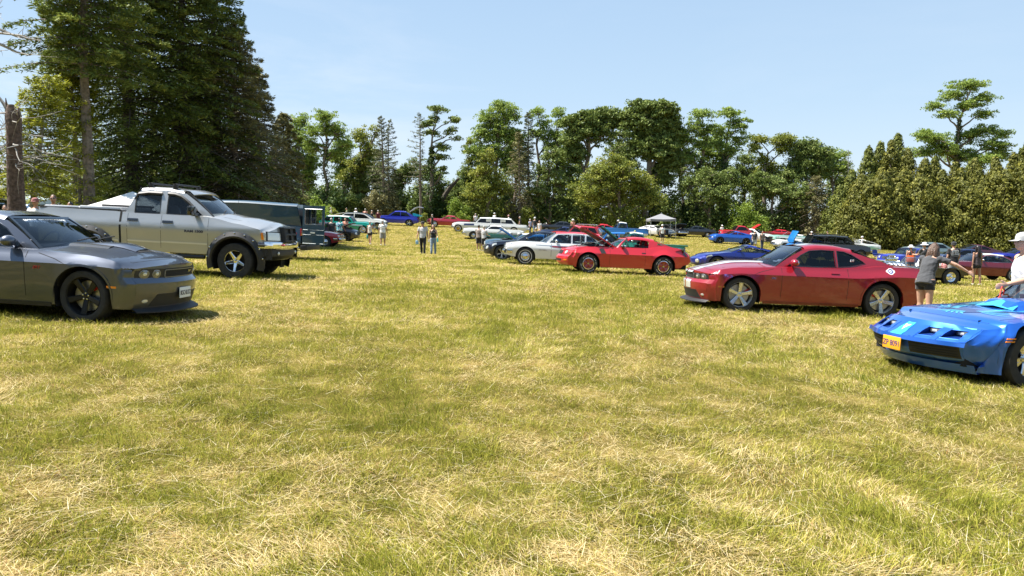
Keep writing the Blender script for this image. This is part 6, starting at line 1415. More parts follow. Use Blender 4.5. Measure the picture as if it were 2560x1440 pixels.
def vehicle(name, label, px, D, yaw, pm, S, nwin=2, cat='car', roofmat=None, wheel=('cap', CHRD, .19, .22), tyre='black', chrome=True, lamps='pair', grille=True, group='show cars parked in rows on the field', hood=None, two=None, trunk=None, conv=False, pick=None, tint=None, plate=None, extra=None, near=True, fine=None, tr=None, seatx=None, interior=None, dz=0, bump=CHRD, lampz=None, mir=True):
    s = Car(S); r = empty(name); far = D > 58; fine = fine or (.09 if not far else .13)
    s.body(r, pm, 7 if far else 8, fine); K = S['cab']; tint = tint or (GLF if far else GL)
    if conv: convertible(s, r, pm)
    else:
        s.cabin(r, pm, roofmat=roofmat, windows=autowin(S, nwin), tint=tint, wtint=tint, interior=(not far) if interior is None else interior, seats=(seatx or K['xb'] + .55,), rtrim=tr if not far else None, trim=tr)
    kind, rm, rr, wd = wheel; s.wheels(r, '%s_%s_%.2f_%s_%s' % (kind, rm.name, S['R'], tyre, rr), rr, wd, kind, rm, tyre, dish=.045)
    if not far: s.seams(r, [K['xa'] + .22, K['xb'] + 1.0] + ([K['xb'] + 2.0] if nwin > 2 and K['xc'] > K['xb'] + 1.6 else []), w=.012)
    z = lampz or ip(S['nose'], 0) and (ip(S['sh'], 0) - .13) or (ip(S['sh'], 0) - .13); w0 = s.sy(0, z)
    ys = {'pair': (.80,), 'quad': (.62, .84), 'inner': (.66,)}[lamps]
    for sg in (-1, 1):
        for q in ys:
            B = MB().mat(CHRD); s.oval(B, s.front, (sg*q*w0, z), .095 if lamps != 'quad' else .075, .02, 12); B.mat(LENS); s.oval(B, s.front, (sg*q*w0, z), .078 if lamps != 'quad' else .06, .035, 12); B.build('headlight', r)
    if grille:
        B = MB().mat(BLK); s.patch(B, s.front, [(-.52*w0, z - .09), (.52*w0, z - .09), (.52*w0, z + .07), (-.52*w0, z + .07)], .006, (8, 2))
        if chrome:
            B.mat(CHRD); 
            for zz in (z - .09, z - .035, z + .02, z + .07): s.strip(B, s.front, [(-.54*w0 + 1.08*w0*i/8, zz) for i in range(9)], .016, .02)
        B.build('grille', r)
    if chrome:
        for fr in (True, False):
            B = MB().mat(bump); fn = s.front if fr else s.rear; zb = S['bot'][0][1] + .13 if fr else S['bot'][-1][1] + .05; rows = []
            for t in [-1 + i/8 for i in range(17)]:
                y = t*s.sy(0 if fr else s.L, zb)*1.01; rows.append([fn(y, zb - .07, .01), fn(y, zb - .06, .075), fn(y, zb + .02, .095), fn(y, zb + .08, .07), fn(y, zb + .09, .0)])
            B.grid(rows)
            for sg in (-1, 1):
                x0, x1 = (0.02, .30) if fr else (s.L - .35, s.L - .02); B.grid([[s.side(x, zb + d, o, sg) for d, o in ((-.07, 0), (-.06, .05), (.02, .06), (.08, .045), (.09, 0))] for x in (x0, (x0+x1)/2, x1)])
            B.build('bumper', r)
    zt = S['sh'][-1][1] - .12
    for sg in (-1, 1):
        B = MB().mat(REDL); a, b = .55*s.sy(s.L, zt), .92*s.sy(s.L, zt); s.patch(B, s.rear, [(sg*a, zt - .06), (sg*b, zt - .06), (sg*b, zt + .05), (sg*a, zt + .05)], .012, (4, 2)); B.build('tail_light', r)
    if two: two(s, r)
    if hood: s.hood(r, pm, hood[0], hood[1], hood[2], hinge=hood[3] if len(hood) > 3 else 'rear', under=hood[4] if len(hood) > 4 else None)
    if trunk:   # raised lid at the back
        x0, x1, ang = trunk; B = MB().mat(pm); Rm = Matrix.Rotation(R(-ang), 4, 'Y'); hz = s.ztop(x0, 0) if x0 > K['xc'] + .2 else ip(K['zr'], K['xc'])
        rows = [[(0, 0, 0)]*5 for _ in range(6)]
        for i in range(6):
            for j in range(5):
                t = -1 + j/2; v = Vector(((x1-x0)*i/5, t*s.hw(x0)*.72, .05*math.sin(math.pi*i/5) - .04*t*t)); v = Rm @ v; rows[i][j] = (v.x + x0, v.y, v.z + hz)
        B.grid(rows); B.grid([[(a, b, c - .03) for a, b, c in q] for q in rows]); B.build('trunk_lid', r)
    if mir and not far: s.mirrors(r, pm if not chrome else CHRD, K['xa'] + .42 if not conv else K['xa'] + .3, s.zsh(K['xa']) + .12, size=(.09, .06, .06), arm=.02, out=.07)
    if pick:    # pickup bed
        x0, x1 = pick; B = MB().mat(UND); B.grid([[s.top(x, y, .004) for y in (-.72, -.3, .3, .72)] for x in (x0 + .06, (x0+x1)/2, x1 - .08)]); B.build('bed_floor', r)
        for sg in (-1, 1):
            B = MB().mat(pm); B.rbox(x0, x1, min(sg*.76, sg*.86), max(sg*.76, sg*.86), s.zsh((x0+x1)/2) - .03, s.zsh((x0+x1)/2) + .06, .02); B.build('bed_side', r)
        B = MB().mat(pm); B.rbox(x1 - .06, x1, -.76, .76, s.zsh(x1) - .02, s.zsh(x1) + .05, .02); B.build('tailgate', r)
    if extra: extra(s, r)
    if plate: s.plate(r, 0, ip(S['bot'], 0) + .18, plate, off=.10)
    return finish(r, s, px, D, yaw, label, cat, group, near=near, dz=dz)
def convertible(s, r, pm):
    K = s.S['cab']; xa, xb, xd = K['xa'], K['xb'], K['xd']; H = ip(K['zr'], xb); zb = s.zsh(xa); w0, w1 = s.sy(xa, zb) - .08, K['wr']
    s.cy = lambda x, z: s.sy(x, s.zsh(x)) - .06
    rows = [[(xa + (xb-xa)*u + .18*(1-u)*(t*t - 1) + .10*u*(t*t-1), (w0 + (w1-w0)*u)*t, zb + .03 + (H - zb)*u) for t in [-1 + j/5 for j in range(11)]] for u in [i/5 for i in range(6)]]
    B = MB().mat(GLC); B.grid(rows); B.build('windshield', r); B = MB().mat(CHRD)
    B.tube([q[0] for q in rows], .022, 6); B.tube([q[-1] for q in rows], .022, 6); B.tube(rows[-1], .02, 6); B.build('windshield_frame', r)
    B = MB().mat(INT); B.grid([[s.top(x, y*s.sy(x, s.zsh(x)), .005) for y in (-.86, -.4, 0, .4, .86)] for x in [xa + .15 + (xd - .3 - xa - .15)*i/6 for i in range(7)]]); B.build('cockpit', r)
    for x in (xb + .45, xb + 1.15):
        if x > xd - .4: continue
        B = MB().mat(mat('pale_vinyl', (.6, .6, .57), .5)); B.rbox(x, x + .18, -.62, .62, zb - .1, zb + .17, .05); B.build('seat', r)
def stripe(m, pts, w, off=.006, name='side_trim', n=None):
    def f(s, r):
        s.sides(name, m, lambda B, fn, sg: s.strip(B, fn, pts, w, off), r)
    return f
def areas(lst):
    def f(s, r):
        for name, m, quads in lst: s.sides(name, m, lambda B, fn, sg: [s.patch(B, fn, q, .007, (6, 2)) for q in quads], r)
    return f
WH = paint('white_paint', (.72, .72, .70)); BK = paint('black_paint', (.012, .012, .014)); NV = paint('navy_paint', (.012, .02, .075), .2)
def rest():
    MULT = ('multi', ALU, .235, .24); CAPW = ('cap', CHRD, .19, .21)
    # --- right side, near to far
    def edsel(s, r):
        areas([('side_flash', paint('deep_red_paint', (.27, .006, .016), .1, .30), [[(2.0, .80), (3.6, .70), (3.6, .84), (2.0, .845)], [(3.6, .62), (5.3, .62), (5.3, .80), (3.6, .84)]])])(s, r)
        stripe(CHRD, [(.15, .87), (1.5, .86), (3.0, .855), (5.3, .84)], .018)(s, r); stripe(CHRD, [(1.9, .83), (2.3, .79), (2.7, .72), (2.95, .66), (3.15, .70), (3.4, .66), (5.3, .60)], .02)(s, r)
        B = MB().mat(CHRD); s.patch(B, s.front, [(-.12, .42), (.12, .42), (.10, .84), (-.10, .84)], .05, (4, 6)); B.mat(BLK); s.patch(B, s.front, [(-.075, .46), (.075, .46), (.065, .80), (-.065, .80)], .06, (3, 5)); B.build('centre_grille', r)
        for sg in (-1, 1):
            t = text_mesh('fender_lettering', 'EDSEL', .085, mat('grey_lettering', (.35, .35, .36), .3, .6), .004); t.parent = r; t['_local'] = 1; t.rotation_euler = (R(90), 0, 0 if sg < 0 else R(180)); t.location = (-1.62, sg*(s.sy(1.62, .66) + .005), .66); t.scale = (1.5, 1, 1)
    S = mkspec(5.45, 1.98, 1.46, (.90, 4.0), .365, .93, .95, .95, .86, .88, (1.75, 2.12, 4.0, 4.5), .30, .34, .9, cabk=dict(fb=.32, wr=.70))
    vehicle('classic_wagon', 'white fifties wagon with red roof and white wall tyre behind the red open hood coupe', 1312, 31.8, 181, WH, S, 3, roofmat=paint('rose_red_paint', (.52, .02, .035)), wheel=('cap', CHRD, .20, .22), tyre='whiteline', lamps='quad', two=edsel, tr=CHRD)
    S = mkspec(5.05, 1.9, 1.48, (.88, 3.95), .36, .92, .99, 1.02, .74, .92, (1.60, 2.35, 3.55, 4.45), .24, .22, .1)
    def bmw(s, r):
        for sg in (-1, 1):
            B = MB().mat(LENS); s.patch(B, lambda a, b, o: s.side(a, b, o, sg), [(.10, .66), (.62, .76), (.60, .84), (.12, .77)], .012, (6, 3)); B.build('headlight', r)
    vehicle('modern_sedan', 'black modern sedan with silver multi spoke wheels left of the white wagon', 1254, 36.0, 182, paint('black_blue_paint', (.008, .010, .022), .2), S, 2, wheel=('mesh5', ALU, .25, .24), chrome=False, two=bmw, tr=BLKG)
    S = mkspec(4.8, 1.9, 1.36, (.92, 3.7), .34, .94, .96, .96, .84, .85, (1.6, 2.2, 3.4, 4.0))
    vehicle('muscle_coupe', 'bright blue old coupe with silver edged open hood behind the black sedan', 1264, 39.5, 181, paint('sky_blue_paint', (.015, .16, .50), .2), S, hood=(.35, 1.55, 34, 'rear', UND), wheel=CAPW)
    S = mkspec(5.6, 2.0, 1.42, (.95, 4.2), .35, .98, .97, .97, .90, .88, (1.75, 2.15, 3.7, 4.4), .28, .32, 1)
    vehicle('classic_sedan', 'steel blue sixties sedan with white roof and square chrome nose', 1249, 43.2, 181, paint('steel_blue_paint', (.13, .22, .31), .4), S, 2, roofmat=WH, wheel=CAPW, lamps='quad')
    S = mkspec(5.2, 1.95, 1.5, (.95, 4.0), .35, .98, 1.0, .97, .90, .86, (1.75, 2.1, 3.6, 4.3), .28, .32, 1)
    vehicle('classic_sedan', 'white and pale teal fifties sedan hidden behind the raised red hood', 1372, 47.5, 181, WH, S, 2, roofmat=WH, wheel=CAPW, tyre='white', two=areas([('side_flash', paint('pale_teal_paint', (.18, .48, .46)), [[(1.0, .45), (4.8, .45), (4.8, .72), (1.0, .72)]])]))
    S = mkspec(4.6, 1.85, 1.72, (.85, 3.4), .37, 1.02, 1.06, 1.06, .94, 1.0, (1.3, 1.7, 4.0, 4.35), .36, .38, .9)
    vehicle('compact_suv', 'bright blue boxy suv mostly hidden behind the green pickup', 1482, 50.5, 180, paint('sky_blue_paint', (.015, .16, .50), .2), S, 3, cat='suv', wheel=('steel', STEEL, .21, .24), chrome=False)
    # teal pickup with hood up
    TL = paint('teal_green_paint', (.02, .24, .15), .35)
    S = mkspec(5.3, 1.9, 1.74, (.92, 3.9), .36, 1.05, 1.12, 1.08, .96, 1.06, (1.75, 2.02, 2.78, 2.98), .34, .38, 1, cabk=dict(wr=.68, rb=.02))
    vehicle('classic_pickup', 'teal green old pickup with white roof and raised hood behind the red coupe', 1521, 42.0, 180, TL, S, 1, cat='pickup truck', roofmat=WH, wheel=CAPW, hood=(.25, 1.65, 42), pick=(3.08, 5.28), two=areas([('door_patch', WH, [[(2.15, .55), (2.6, .55), (2.6, .9), (2.15, .9)]])]), group='pickup trucks on the field')
    # jeep
    S = mkspec(3.9, 1.65, 1.86, (.6, 2.95), .38, 1.06, 1.08, 1.08, .98, 1.02, (1.35, 1.55, 3.2, 3.5), .42, .5, 1)
    vehicle('open_jeep', 'black open topped jeep with upright windshield behind the teal pickup hood', 1476, 61.5, 180, BK, S, conv=True, cat='jeep', wheel=('steel', STEEL, .2, .24), chrome=False)
    # green convertible
    S = mkspec(5.4, 1.98, 1.42, (.92, 4.0), .35, .96, .96, .96, .88, .84, (1.75, 2.2, 3.6, 4.2), .28, .32, .9)
    vehicle('classic_convertible', 'dark green classic convertible behind the steel blue sedan', 1217, 60.5, 181, paint('dark_green_paint', (.008, .07, .035), .2), S, conv=True, wheel=CAPW, tyre='white', lamps='quad')
    S = mkspec(5.7, 2.02, 1.36, (1.02, 4.3), .36, .95, .95, .95, .88, .84, (2.15, 2.5, 3.5, 4.1), .28, .3, 1)
    vehicle('classic_coupe', 'long white seventies coupe in front of the white limousine', 1183, 69.0, 181, WH, S, 1, wheel=CAPW, lamps='quad')
    # red and white wagon with rack
    def rack(s, r):
        B = MB().mat(ALU)
        for y in (-.5, .5): B.tube([(2.4, y, 1.80), (4.2, y, 1.80)], .02, 5)
        for x in (2.4, 3.0, 3.6, 4.2): B.tube([(x, -.5, 1.80), (x, .5, 1.80)], .015, 5); B.tube([(x, -.5, 1.66), (x, -.5, 1.8)], .015, 5); B.tube([(x, .5, 1.66), (x, .5, 1.8)], .015, 5)
        B.build('roof_rack', r); areas([('side_stripe', WH, [[(.3, .78), (4.3, .78), (4.3, .96), (.3, .93)]])])(s, r)
    S = mkspec(4.7, 1.9, 1.68, (.85, 3.6), .38, 1.05, 1.06, 1.06, .98, 1.0, (1.5, 1.95, 3.9, 4.4), .36, .4, .9)
    vehicle('classic_wagon', 'red wagon with white side stripe and roof rack behind the open red hood', 1400, 68.0, 181, paint('bright_red_paint', (.50, .010, .020), 0, .35), S, 3, wheel=('steel', STEEL, .21, .24), two=rack)
    S = mkspec(4.7, 1.82, 1.32, (.92, 3.65), .33, .90, .94, .98, .80, .86, (1.6, 2.25, 2.95, 4.35), .24, .24, .5)
    vehicle('muscle_coupe', 'navy fastback coupe behind the red wagon with the roof rack', 1369, 73.0, 181, NV, S, 2, wheel=('multi', ALU, .20, .22))
    S = mkspec(5.0, 1.9, 1.35, (.95, 3.85), .34, .92, .94, .96, .84, .86, (1.7, 2.3, 3.3, 4.1))
    vehicle('muscle_coupe', 'black coupe with red underside of its open hood in the far row', 1366, 86.0, 181, BK, S, 2, wheel=('steel', STEEL, .19, .22), hood=(.4, 1.6, 42, 'rear', mat('red_underside', (.35, .01, .015), .5)))
    S = mkspec(4.9, 1.85, 1.34, (.95, 3.8), .33, .9, .93, .95, .8, .86, (1.7, 2.3, 3.2, 4.2))
    vehicle('muscle_coupe', 'red coupe peeking out left of the blue and white pickup', 1468, 84.0, 181, paint('bright_red_paint', (.50, .010, .020), 0, .35), S, 2, wheel=('steel', STEEL, .19, .22))
    # blue and white long pickup
    S = mkspec(5.3, 1.98, 1.80, (.95, 4.0), .38, 1.10, 1.15, 1.12, 1.0, 1.1, (1.75, 2.05, 2.85, 3.02), .42, .44, 1, cabk=dict(wr=.70, rb=.02))
    vehicle('classic_pickup', 'blue and white sixties pickup with white cab roof in the far row', 1519, 79.0, 180, paint('mid_blue_paint', (.012, .13, .36), .2), S, 1, cat='pickup truck', roofmat=WH, tint=GL, wheel=CAPW, pick=(3.1, 5.28), two=areas([('lower_panel', WH, [[(1.45, .44), (3.45, .44), (3.45, .72), (1.45, .72)], [(4.5, .5), (5.2, .5), (5.2, .72), (4.5, .72)]])]), group='pickup trucks on the field')
    # limousine
    S = mkspec(8.3, 1.9, 1.62, (.75, 6.6), .37, .98, 1.02, .95, .80, .62, (2.5, 2.95, 6.3, 6.9), .32, .30, .3)
    def limo(s, r):
        B = MB().mat(paint('navy_paint', (.012, .02, .075), .2)); s.patch(B, s.top, [(.35, -.55), (2.35, -.6), (2.35, .6), (.35, .55)], .02, (10, 6)); B.build('hood_panel', r)
        areas([('window_panel', WH, [])])(s, r); areas([('hood_side', NV, [[(1.35, .72), (2.4, .74), (2.4, .93), (1.35, .9)]])])(s, r)
        for x in (3.65, 5.15):
            for sg in (-1, 1): B = MB().mat(WH); y = s.cy(x, 1.3) + .01; B.box(x, x + .55, min(sg*y, sg*(y - .05)), max(sg*y, sg*(y - .05)), 1.05, 1.48); B.build('window_panel', r)
    vehicle('limousine', 'long white stretch limousine with navy hood standing in the far row', 1145, 80.0, 181, WH, S, 3, cat='limousine', wheel=('cap', mat('brass_hub', (.6, .4, .1), .25, 1), .2, .22), tyre='white', two=limo)
    S = mkspec(5.2, 1.95, 1.38, (1.0, 4.0), .35, .92, .94, .94, .84, .84, (1.75, 2.3, 3.3, 4.1), .26, .28, .8)
    vehicle('classic_coupe', 'dark red sixties coupe beyond the walking couple', 1086, 88.0, 180, paint('crimson_paint', (.38, .012, .03), .2), S, 2, wheel=('cap', CHRD, .2, .22), tyre='white', tint=GLC, trunk=None, hood=None, two=lambda s, r: None)
    def hatch(s, r):
        B = MB().mat(mat('hatch_grey', (.25, .26, .28), .3, .3, 1)); Hh = 1.66
        for y in (-.55, .55): B.tube([(3.9, y, Hh - .06), (4.45, y, Hh + .42), (4.85, y, Hh + .55), (5.35, y, Hh + .48)], .05, 6)
        rows = [[(3.9 + 1.0*u, y, Hh - .05 + .58*u) for y in (-.55, 0, .55)] for u in (0, .5, 1)]; B.grid(rows); B.grid([[(4.85, y, Hh + .52) for y in (-.55, .55)], [(5.4, y, Hh + .44) for y in (-.5, .5)]]); B.build('tailgate', r)
        B = MB().mat(mat('turquoise_cover', (.0, .45, .60), .5)); B.add([(4.25, -.66, 1.48), (5.25, -.7, 1.16), (5.3, .7, 1.16), (4.25, .66, 1.48), (4.3, -.66, 1.16), (4.3, .66, 1.16)], [(0, 1, 2, 3), (0, 4, 1), (3, 2, 5)]); B.build('cargo_cover', r)
    S = mkspec(5.0, 1.97, 1.68, (.9, 3.9), .385, 1.02, 1.08, 1.12, .84, 1.05, (1.45, 2.15, 3.5, 4.6), .32, .28, .1)
    vehicle('crossover', 'royal blue crossover with raised tailgate and turquoise cover inside', 957, 87.0, 180, paint('royal_blue_paint', (.012, .02, .36), .3), S, 2, cat='suv', wheel=('five', ALU, .26, .26), chrome=False, two=hatch)
    # right of the red coupe
    S = mkspec(4.45, 1.84, 1.25, (.98, 3.66), .34, .80, .90, 1.0, .60, .90, (1.55, 2.35, 2.75, 4.15), .22, .20, .0, cabk=dict(fb=.35))
    def vette(s, r):
        for sg in (-1, 1): B = MB().mat(LENS); s.patch(B, lambda a, b, o: s.side(a, b, o, sg), [(.28, .60), (.75, .70), (.72, .76), (.30, .665)], .01, (5, 3)); B.build('headlight', r)
    vehicle('sports_car', 'dark blue low sports car between the red open hood coupe and the red striped coupe', 1792, 33.5, 180, paint('deep_blue_paint', (.006, .018, .20), .3), S, 1, wheel=('mesh5', ALU, .235, .26), chrome=False, grille=False, two=vette, tr=BLKG)
    S = mkspec(4.8, 1.9, 1.38, (.95, 3.67), .36, .96, 1.0, 1.06, .80, .98, (1.75, 2.45, 3.0, 4.45), .22, .22, .1)
    vehicle('modern_coupe', 'bright blue modern coupe with dark wheels alone in the open grass', 1800, 79.5, 180, paint('vivid_blue_paint', (.008, .10, .48), .3), S, 2, wheel=('five', BLKG, .25, .25), chrome=False, tint=GL)
    S = mkspec(5.2, 1.95, 1.36, (1.0, 3.97), .34, .93, .95, .97, .86, .86, (1.85, 2.35, 3.2, 4.35), .26, .28, .8)
    vehicle('muscle_coupe', 'black sixties coupe right of the grey canopy', 1707, 92.0, 180, BK, S, 2, wheel=('steel', CHRD, .2, .22), tint=GL)
    vehicle('muscle_coupe', 'black coupe with open hood and chrome nose turned to the camera by the canopy', 1684, 91.5, -62, BK, mkspec(5.0, 1.9, 1.35), 2, hood=(.3, 1.4, 40), wheel=CAPW)
    vehicle('sports_car', 'white coupe with dark stripes parked under the edge of the canopy', 1652, 88.5, -50, WH, mkspec(4.6, 1.85, 1.25, (.95, 3.6)), 2, wheel=CAPW)
    S = mkspec(4.3, 1.75, 1.72, (.55, 3.3), .38, 1.12, 1.14, .98, 1.02, .62, (1.65, 2.0, 2.9, 3.7), .34, .36, .4, cabk=dict(rsb=.10, wr=.56))
    vehicle('hot_rod', 'red rounded hot rod with raised trunk lid behind the blue coupe', 1812, 88.0, 180, paint('bright_red_paint', (.50, .010, .020), 0, .35), S, 1, wheel=CAPW, trunk=(3.55, 4.9, 38), lamps='inner')
    vehicle('classic_sedan', 'white classic sedan seen between the walking men and the mint convertible', 1912, 87.0, -35, WH, mkspec(5.1, 1.95, 1.42), 2, wheel=CAPW, lamps='quad')
    vehicle('classic_coupe', 'low red car at the foot of the bushes behind the white sedan', 1915, 96.0, 180, paint('bright_red_paint', (.50, .010, .020), 0, .35), mkspec(5.1, 1.95, 1.25), 2, wheel=CAPW)
    MI = paint('mint_green_paint', (.28, .55, .46), .1)
    S = mkspec(5.5, 2.0, 1.36, (1.0, 4.1), .36, .94, .95, .95, .86, .84, (1.8, 2.25, 3.6, 4.1), .28, .3, 1)
    vehicle('classic_convertible', 'mint green and white convertible beside the cedars', 1956, 84.0, 186, MI, S, conv=True, wheel=CAPW, tyre='white', lamps='quad', two=areas([('side_stripe', WH, [[(.2, .72), (5.3, .74), (5.3, .86), (.2, .86)]])]))
    S = mkspec(4.5, 1.78, 1.25, (.9, 3.5), .34, .93, .90, .90, .78, .8, (1.7, 2.1, 3.0, 3.5), .26, .26, .1)
    vehicle('sports_car', 'white rounded sports roadster left of the blue car with clamshell hood', 1962, 73.5, 186, WH, S, conv=True, wheel=CAPW, lamps='inner')
    S = mkspec(4.6, 1.78, 1.24, (.9, 3.5), .34, .90, .92, .94, .66, .82, (1.7, 2.2, 3.0, 3.9), .24, .24, .1)
    vehicle('sports_car', 'bright blue sports car with forward tilted hood behind the black suv', 1998, 70.5, 182, paint('azure_paint', (.01, .17, .50), .2), S, 1, wheel=MULT, hood=(.25, 1.5, 62, 'front', NV))
    S = mkspec(5.6, 2.02, 1.93, (1.0, 4.3), .40, 1.16, 1.20, 1.20, 1.05, 1.12, (1.45, 2.1, 5.1, 5.5), .38, .40, .8, cabk=dict(wr=.76, rb=.02, rc=.02))
    def railsf(s, r):
        for y in (-.62, .62): B = MB().mat(BLK); B.tube([(2.3, y, 1.99), (5.0, y, 1.99)], .02, 5); [B.tube([(x, y, 1.9), (x, y, 1.99)], .02, 5) for x in (2.3, 3.2, 4.1, 5.0)]; B.build('roof_rail', r)
    vehicle('large_suv', 'long black suv with roof rails behind the red striped coupe', 2152, 65.5, 0, BK, S, 3, cat='suv', wheel=MULT, chrome=False, two=railsf)
    S = mkspec(5.3, 2.0, 1.38, (.95, 4.0), .35, .95, .96, .96, .88, .84, (1.8, 2.25, 3.5, 4.1), .28, .3, .9)
    vehicle('classic_sedan', 'white and mint classic car beyond the nose of the black suv', 2180, 73.0, -2, WH, S, conv=True, wheel=CAPW, lamps='quad', hood=(.2, 1.6, 14, 'front', BLK), two=areas([('side_flash', MI, [[(.3, .5), (5, .5), (5, .8), (.3, .8)]])]))
    S = mkspec(5.1, 1.95, 1.5, (.9, 3.8), .36, 1.0, 1.0, .98, .92, .86, (1.75, 2.15, 3.5, 4.2), .28, .3, .9)
    vehicle('classic_sedan', 'royal blue fifties car with chrome headlight rims behind the woman with the orange bag', 2268, 53.5, 180 + 28, paint('royal_blue_paint', (.012, .02, .36), .3), S, 2, wheel=CAPW, tyre='white')
    S = mkspec(4.0, 1.7, 1.05, (.5, 3.1), .34, .62, .66, .66, .56, .6, (1.7, 1.9, 2.6, 2.9), .3, .34, .8)
    def blower(s, r):
        B = MB().mat(CHR); B.rbox(.75, 1.35, -.16, .16, .66, .86, .03); B.rbox(.85, 1.25, -.13, .13, .86, 1.0, .03); B.lathe([(.001, .12), (.12, .12), (.14, .1), (.14, 0)], 14, axis='z', c=(1.05, 0, 1.0)); B.build('engine', r)
        for sg in (-1, 1):
            B = MB().mat(CHR)
            for i in range(4): B.tube([(.78 + .16*i, sg*.16, .72), (.82 + .16*i, sg*.34, .80), (1.1 + .16*i, sg*.46, .62)], .028, 7)
            B.build('exhaust_pipe', r)
    vehicle('open_roadster', 'low dark roadster with exposed chrome engine behind the tail of the red striped coupe', 2216, 30.5, 180, BK, S, conv=True, wheel=('steel', CHR, .2, .24), chrome=False, grille=False, two=blower)
    S = mkspec(4.9, 1.85, 1.5, (.9, 3.7), .34, .95, .99, 1.02, .8, .9, (1.4, 2.1, 3.5, 4.4), .26, .26, .2)
    vehicle('modern_sedan', 'grey green sedan standing behind the man in the white sun hat', 2290, 70.5, 181, paint('grey_green_paint', (.20, .27, .28), .4), S, 2, wheel=MULT, chrome=False)
    vehicle('modern_sedan', 'dark navy sedan right behind the man in the black printed shirt', 2370, 60.0, 181, NV, S, 2, wheel=MULT, chrome=False)
    S = mkspec(5.1, 1.95, 1.42, (.98, 3.9), .35, .92, .95, .97, .85, .86, (1.8, 2.35, 3.45, 4.4), .26, .28, .7)
    vehicle('classic_coupe', 'dark red sixties coupe with white vinyl roof behind the two women on the right', 2398, 40.2, 180, paint('maroon_paint', (.16, .008, .018), .3), S, 1, roofmat=WH, wheel=('steel', CHRD, .2, .22), tyre='whiteline', tint=GL, tr=CHRD)
    vehicle('muscle_coupe', 'brown maroon fastback with blue windshield behind the white roofed coupe', 2408, 72.0, 181, paint('brown_maroon_paint', (.10, .02, .03), .3), mkspec(5.0, 1.9, 1.42, (.95, 3.85), .34, .92, .96, .98, .82, .88, (1.6, 2.3, 3.1, 4.4)), 2, wheel=MULT)
    vehicle('muscle_coupe', 'blue coupe with pale windshield at the right edge behind the capped man', 2520, 68.0, 181, paint('royal_blue_paint', (.012, .02, .36), .3), mkspec(4.8, 1.85, 1.4), 2, wheel=MULT)
    vehicle('muscle_coupe', 'red coupe half hidden at the right edge of the field', 2525, 79.0, 181, paint('bright_red_paint', (.50, .010, .020), 0, .35), mkspec(4.8, 1.85, 1.4), 2, wheel=MULT)
    # --- left side
    van()
    S = mkspec(5.0, 1.9, 1.4, (.85, 3.8), .34, .92, .95, .95, .84, .86, (1.6, 2.2, 3.4, 4.1), .28, .3, 1)
    vehicle('classic_coupe', 'red classic car with square chrome grille poking out behind the van', 812, 46.0, 0, paint('crimson_paint', (.38, .012, .03), .2), S, 2, wheel=CAPW, lamps='quad')
    S = mkspec(4.8, 1.88, 1.38, (.95, 3.67), .355, .94, .98, 1.02, .78, .94, (1.65, 2.35, 3.0, 4.35), .22, .2, .2)
    vehicle('modern_coupe', 'black coupe with its hood up behind the man in the blue patterned shirt', 863, 58.0, 0, paint('black_blue_paint', (.008, .010, .022), .2), S, 2, wheel=('five', BLKG, .245, .25), tyre='black', chrome=False, hood=(.35, 1.6, 24, 'rear', RUST))
    GT = paint('turquoise_paint', (.0, .30, .24), .2)
    S = mkspec(5.1, 1.9, 1.54, (.88, 3.8), .36, 1.0, 1.0, 1.0, .9, .92, (1.75, 2.15, 4.3, 4.85), .28, .3, .9)
    vehicle('classic_wagon', 'turquoise and white fifties wagon in front of the white crossover', 907, 70.0, 0, GT, S, 3, roofmat=WH, wheel=('cap', CHRD, .2, .22), tyre='white', two=areas([('side_flash', mat('silver_trim_panel', (.5, .58, .62), .3, .5), [[(3.2, .80), (.9, .66), (.9, .80), (3.2, .86)]])]))
    S = mkspec(5.0, 1.95, 1.64, (.9, 3.9), .37, 1.02, 1.06, 1.1, .84, 1.05, (1.35, 2.2, 4.2, 4.8), .28, .28, .1)
    vehicle('crossover', 'white crossover with black roof and raised tailgate in the left row', 943, 76.5, 0, WH, S, 2, cat='suv', roofmat=mat('dark_roof_glass', (.06, .055, .055), .2, 0, 1), wheel=MULT, chrome=False, trunk=(4.3, 5.6, -14))
    S = mkspec(4.8, 1.95, 1.8, (.9, 3.8), .38, 1.08, 1.12, 1.12, .98, 1.08, (1.4, 2.0, 4.3, 4.7), .32, .32, .4)
    vehicle('large_suv', 'black suv behind the broken tree trunk on the far left', 22, 31.0, 0, BK, S, 3, cat='suv', wheel=MULT, chrome=False, tint=GLD)
    SS = mkspec(4.7, 1.88, 1.68, (.9, 3.7), .36, 1.02, 1.06, 1.08, .9, 1.02, (1.35, 2.05, 4.0, 4.5), .3, .3, .2)
    for q, D, yw, m, lb in ((128, 35, 0, paint('pale_blue_paint', (.22, .32, .48), .3), 'pale blue compact suv behind the two men on the far left'), (185, 39, 0, paint('light_grey_paint', (.42, .42, .45), .3), 'light grey compact suv between the men and the pale trunk'), (300, 36, -12, WH, 'white compact suv under the edge of the white tent')):
        vehicle('compact_suv', lb, q, D, yw, m, SS, 2, cat='suv', wheel=MULT, chrome=False, group='cars behind the silver pickup')
